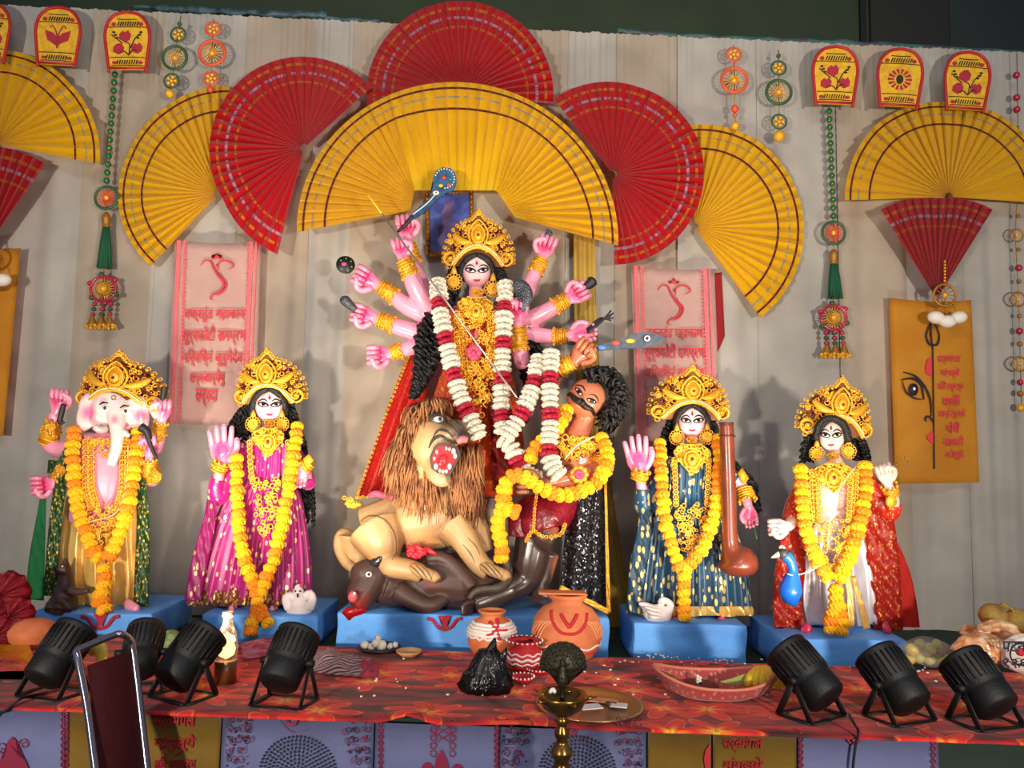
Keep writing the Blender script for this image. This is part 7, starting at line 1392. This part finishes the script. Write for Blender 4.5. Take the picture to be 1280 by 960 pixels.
# glass lamp with flame
b = tbl(281, 853); k = K(b.y); e = thing('glass_oil_lamp', 'burning glass chimney lamp with brown base on the table', 'lamp', b); zf = lambda h: h*k
bm = bmesh.new(); lathe(bm, [(.001, 0), (13*k, 0), (13*k, 26*k), (11*k, 27*k), (.001, 27*k)], 28, Matrix.Translation(b), cap=False); obj('base', bm, mat('lamp_base', (110, 72, 30), .25, .3, coat=.5), e)
bm = bmesh.new(); lathe(bm, [(13*k, 27*k), (13.5*k, 42*k), (11*k, 58*k), (6*k, 70*k), (5*k, 80*k), (5.6*k, 82*k)], 28, Matrix.Translation(b), cap=False); obj('glass_chimney', bm, mat('glass_clear', (250, 246, 236), .05, trans=.95), e)
bm = bmesh.new(); lathe(bm, [(5.4*k, 78*k), (6.4*k, 78*k), (6.4*k, 84*k), (5.4*k, 84*k)], 20, Matrix.Translation(b), cap=False); obj('chimney_rim', bm, mat('rim_peach', (226, 150, 110), .4), e)
bm = bmesh.new(); lathe(bm, [(.5*k, 29*k), (6*k, 33*k), (7*k, 40*k), (4.5*k, 50*k), (.5*k, 60*k)], 16, Matrix.Translation(b)); obj('flame', bm, mat('flame', (255, 200, 100), .5, emit=((255, 214, 130), 2.5)), e)
l = bpy.data.lights.new('flame_glow', 'POINT'); l.energy = .8; l.color = (1, .7, .35); l.shadow_soft_size = .02; o = bpy.data.objects.new('flame_glow', l); COL.objects.link(o); o.parent = e; o.location = (0, 0, 50*k)
# things near the chair
b = tbl(213, 822); k = K(b.y); bm = bmesh.new(); pell(bm, 213, 804, b.y, 15, 16, 15); tag(obj('green_melon', bm, mat('melon', (86, 116, 52), .5, col2=(150, 160, 110), scale=40)), 'mottled green melon behind the spotlights', 'melon')
bm = bmesh.new(); ptube(bm, [(112, 818, 0, 4), (122, 808, 0, 9), (128, 820, -.01, 8), (126, 836, -.02, 3)], 2.7, 10, 8, flat=.4); tag(obj('yellow_packet', bm, mat('packet_yellow', (236, 206, 70), .4)), 'small yellow packet seen through the chair frame', 'packet')
bm = bmesh.new(); p = [tbl(-10, 812), tbl(36, 814), tbl(44, 834), tbl(-10, 830)]; grid(bm, [[p[0]+V(0, 0, .02), p[1]+V(0, 0, .025)], [p[3]+V(0, 0, .03), p[2]+V(0, 0, .012)]]); thick(bm, .016); tag(obj('sweets_packet', bm, mat('packet_gold', (240, 190, 30), .3, col2=(230, 120, 60), scale=18), smooth=False), 'shiny yellow packet in front of the upturned terracotta pot', 'packet')
bm = bmesh.new(); p = [tbl(-20, 840), tbl(40, 838), tbl(36, 850), tbl(-20, 848)]; grid(bm, [[p[0], p[1]], [p[3], p[2]]]); thick(bm, .006); tag(obj('paper_sheet', bm, mat('paper_white', (220, 206, 196), .7), smooth=False), 'white paper sheet in front of the shiny yellow packet', 'paper')
m_rc = mat('cloth_crimson', (176, 30, 44), .5, col2=(136, 14, 30), scale=30)
e = thing('cloth_heap', 'gathered crimson cloth rosettes heaped beside the elephant idol', 'cloth', V(P(10, 800, 3.15).x, 3.15, ZT))
for j, (x, y, r) in enumerate(((12, 742, 27), (22, 768, 22), (-8, 775, 26), (4, 792, 20))):
    bm = bmesh.new(); rows = []; kk = K(3.15)
    for i in range(7):
        f = i/6; rows.append([P(x, y, 3.15-.02*j)+V(r*kk*f*cos(2*pi*q/44)*(1+.08*sin(q*1.7)), -r*kk*.6*sqrt(max(0, 1-f*f))-.010*f*sin(q*pi/2)-.008*sin(q*1.3+f*3), r*kk*f*sin(2*pi*q/44)*(1+.08*sin(q*2.3))) for q in range(44)])
    grid(bm, rows, close=True, flip=True); thick(bm, .01); obj('rosette', bm, m_rc, e)
# right side: fruit and bags
m_pl = mat('bag_film', (240, 240, 236), .12, alpha=.16, bump=.8, bscale=40)
fb = tbl(1158, 836); rnd = random.Random(4); Yf_ = fb.y
for j, (x, y, r, c) in enumerate([(1140, 812, 8, 0), (1150, 806, 7, 1), (1149, 822, 7, 1), (1161, 812, 8.5, 1), (1161, 824, 7.5, 1), (1172, 820, 7, 2), (1176, 810, 8, 3), (1182, 824, 6.5, 1), (1137, 824, 7, 0), (1171, 805, 6, 1)]):
    bm = bmesh.new(); pell(bm, x, y, Yf_+.01*(j % 3), r, r*.96, r, useg=16, vseg=12); tag(obj('guava' if c else 'lemon', bm, mat('fruit%d' % c, [(206, 180, 50), (176, 180, 90), (140, 156, 70), (150, 130, 80)][c], .45)), 'round %s fruit in the clear bag beside the red caped idol plinth' % ('lemon yellow', 'pale green yellow', 'green', 'brownish green')[c], 'fruit', 'fruit in the clear bag')
def filmbag(px, py, rx, rz, Y, label, m, seed, ry=None, tuft=None, nm='plastic_bag'):
    bm = bmesh.new(); kk = K(Y); c = P(px, py, Y); bmesh.ops.create_icosphere(bm, subdivisions=4, radius=1)
    for v in bm.verts:
        d = v.co.copy(); w_ = 1+.05*sin(d.x*6+seed)+.05*sin(d.z*8+d.x*3+seed*2)+.03*sin(d.y*12+d.z*9); v.co = c+V(d.x*rx*kk*w_, d.y*(ry or rx)*kk*w_, d.z*rz*kk*w_)
    if tuft: ptube(bm, [(px+tuft[0]*.4, py+tuft[1]*.6, -.03, 5), (px+tuft[0]*.8, py+tuft[1]*.9, -.04, 3), (px+tuft[0]*1.1, py+tuft[1]*1.15, -.04, 7), (px+tuft[0]*1.3, py+tuft[1]*1.3, -.04, 3)], Y, 12, 9, flat=.5)
    return tag(obj(nm, bm, m), label, 'bag')
filmbag(1159, 814, 31, 17, Yf_, 'clear plastic bag full of small green fruit', m_pl, 1, 18)
m_sn = mat('snack_bag', (196, 112, 52), .25, col2=(240, 206, 160), scale=26, bump=.7, bscale=30, coat=.5)
filmbag(1228, 812, 34, 20, 2.78, 'shiny bag of orange snacks lying under the knotted snack bag', m_sn, 2, 22); filmbag(1247, 791, 26, 15, 2.86, 'knotted shiny bag of orange snacks on top of another snack bag', m_sn, 3, 18, (-20, 2)); filmbag(1218, 793, 16, 12, 2.98, 'small bag of brown snacks behind the knotted snack bag', m_sn, 5, 16)
m_coc = mat('coconut', (176, 136, 56), .7, col2=(120, 96, 40), scale=14, bump=.5, bscale=40)
for x, y, r, lab in ((1241, 769, 15, 'husked green brown coconut with dry tuft on the snack bags'), (1272, 776, 15, 'yellow brown coconut wrapped in film on the snack bags')):
    bm = bmesh.new(); pell(bm, x, y, 2.95, r*1.1, r*.95, r); c_ = tag(obj('coconut', bm, m_coc), lab, 'coconut'); bm = bmesh.new()
    for j in range(5): ptube(bm, [(x+4, y-8, 0, 2), (x+12+j*2, y-14+j, -.01, 2), (x+18+j*2.5, y-14+j*3, 0, .8)], 2.94, 7, 6)
    obj('husk_tuft', bm, m_coc, c_)
bg = filmbag(1278, 818, 26, 24, 2.72, 'white printed bag with black lettering and a red dot at the table end', mat('bag_printed', (226, 214, 206), .35, bump=.3, bscale=30), 7, 16)
for j, s in enumerate(('९२६', 'पटन')): text(bg, s, 1268, 830-j*22, 13, 2.66-.01*j, m_blk, wpx=30, ext=.004)
bm = bmesh.new(); pell(bm, 1277, 815, 2.675, 5, 5, 2); obj('red_dot_print', bm, m_red, bg)
bm = bmesh.new(); torus(bm, P(1276, 818, 2.674), 13*K(2.67), .003, 24, 6); obj('ring_print', bm, m_blk, bg)
# chipped flower petals and rice on the cloth
rnd = random.Random(9); bm = bmesh.new()
spots = [(rnd.gauss(830, 14), rnd.gauss(822, 2)) for _ in range(14)]+[(rnd.gauss(900, 14), rnd.gauss(826, 2)) for _ in range(14)]+[(rnd.uniform(430, 1180), rnd.uniform(822, 872)) for _ in range(70)]+[(rnd.gauss(785, 8), rnd.gauss(828, 2)) for _ in range(6)]+[(rnd.uniform(1130, 1180), rnd.uniform(834, 842)) for _ in range(14)]
for x, y in spots: p = tbl(x, y); ell(bm, p+V(0, 0, .003), (rnd.uniform(.002, .007), rnd.uniform(.002, .006), .003), 6, 5)
o = tag(obj('scattered_petals', bm, m_shell), 'white petals and rice grains scattered over the red cloth', 'petals'); o['kind'] = 'stuff'
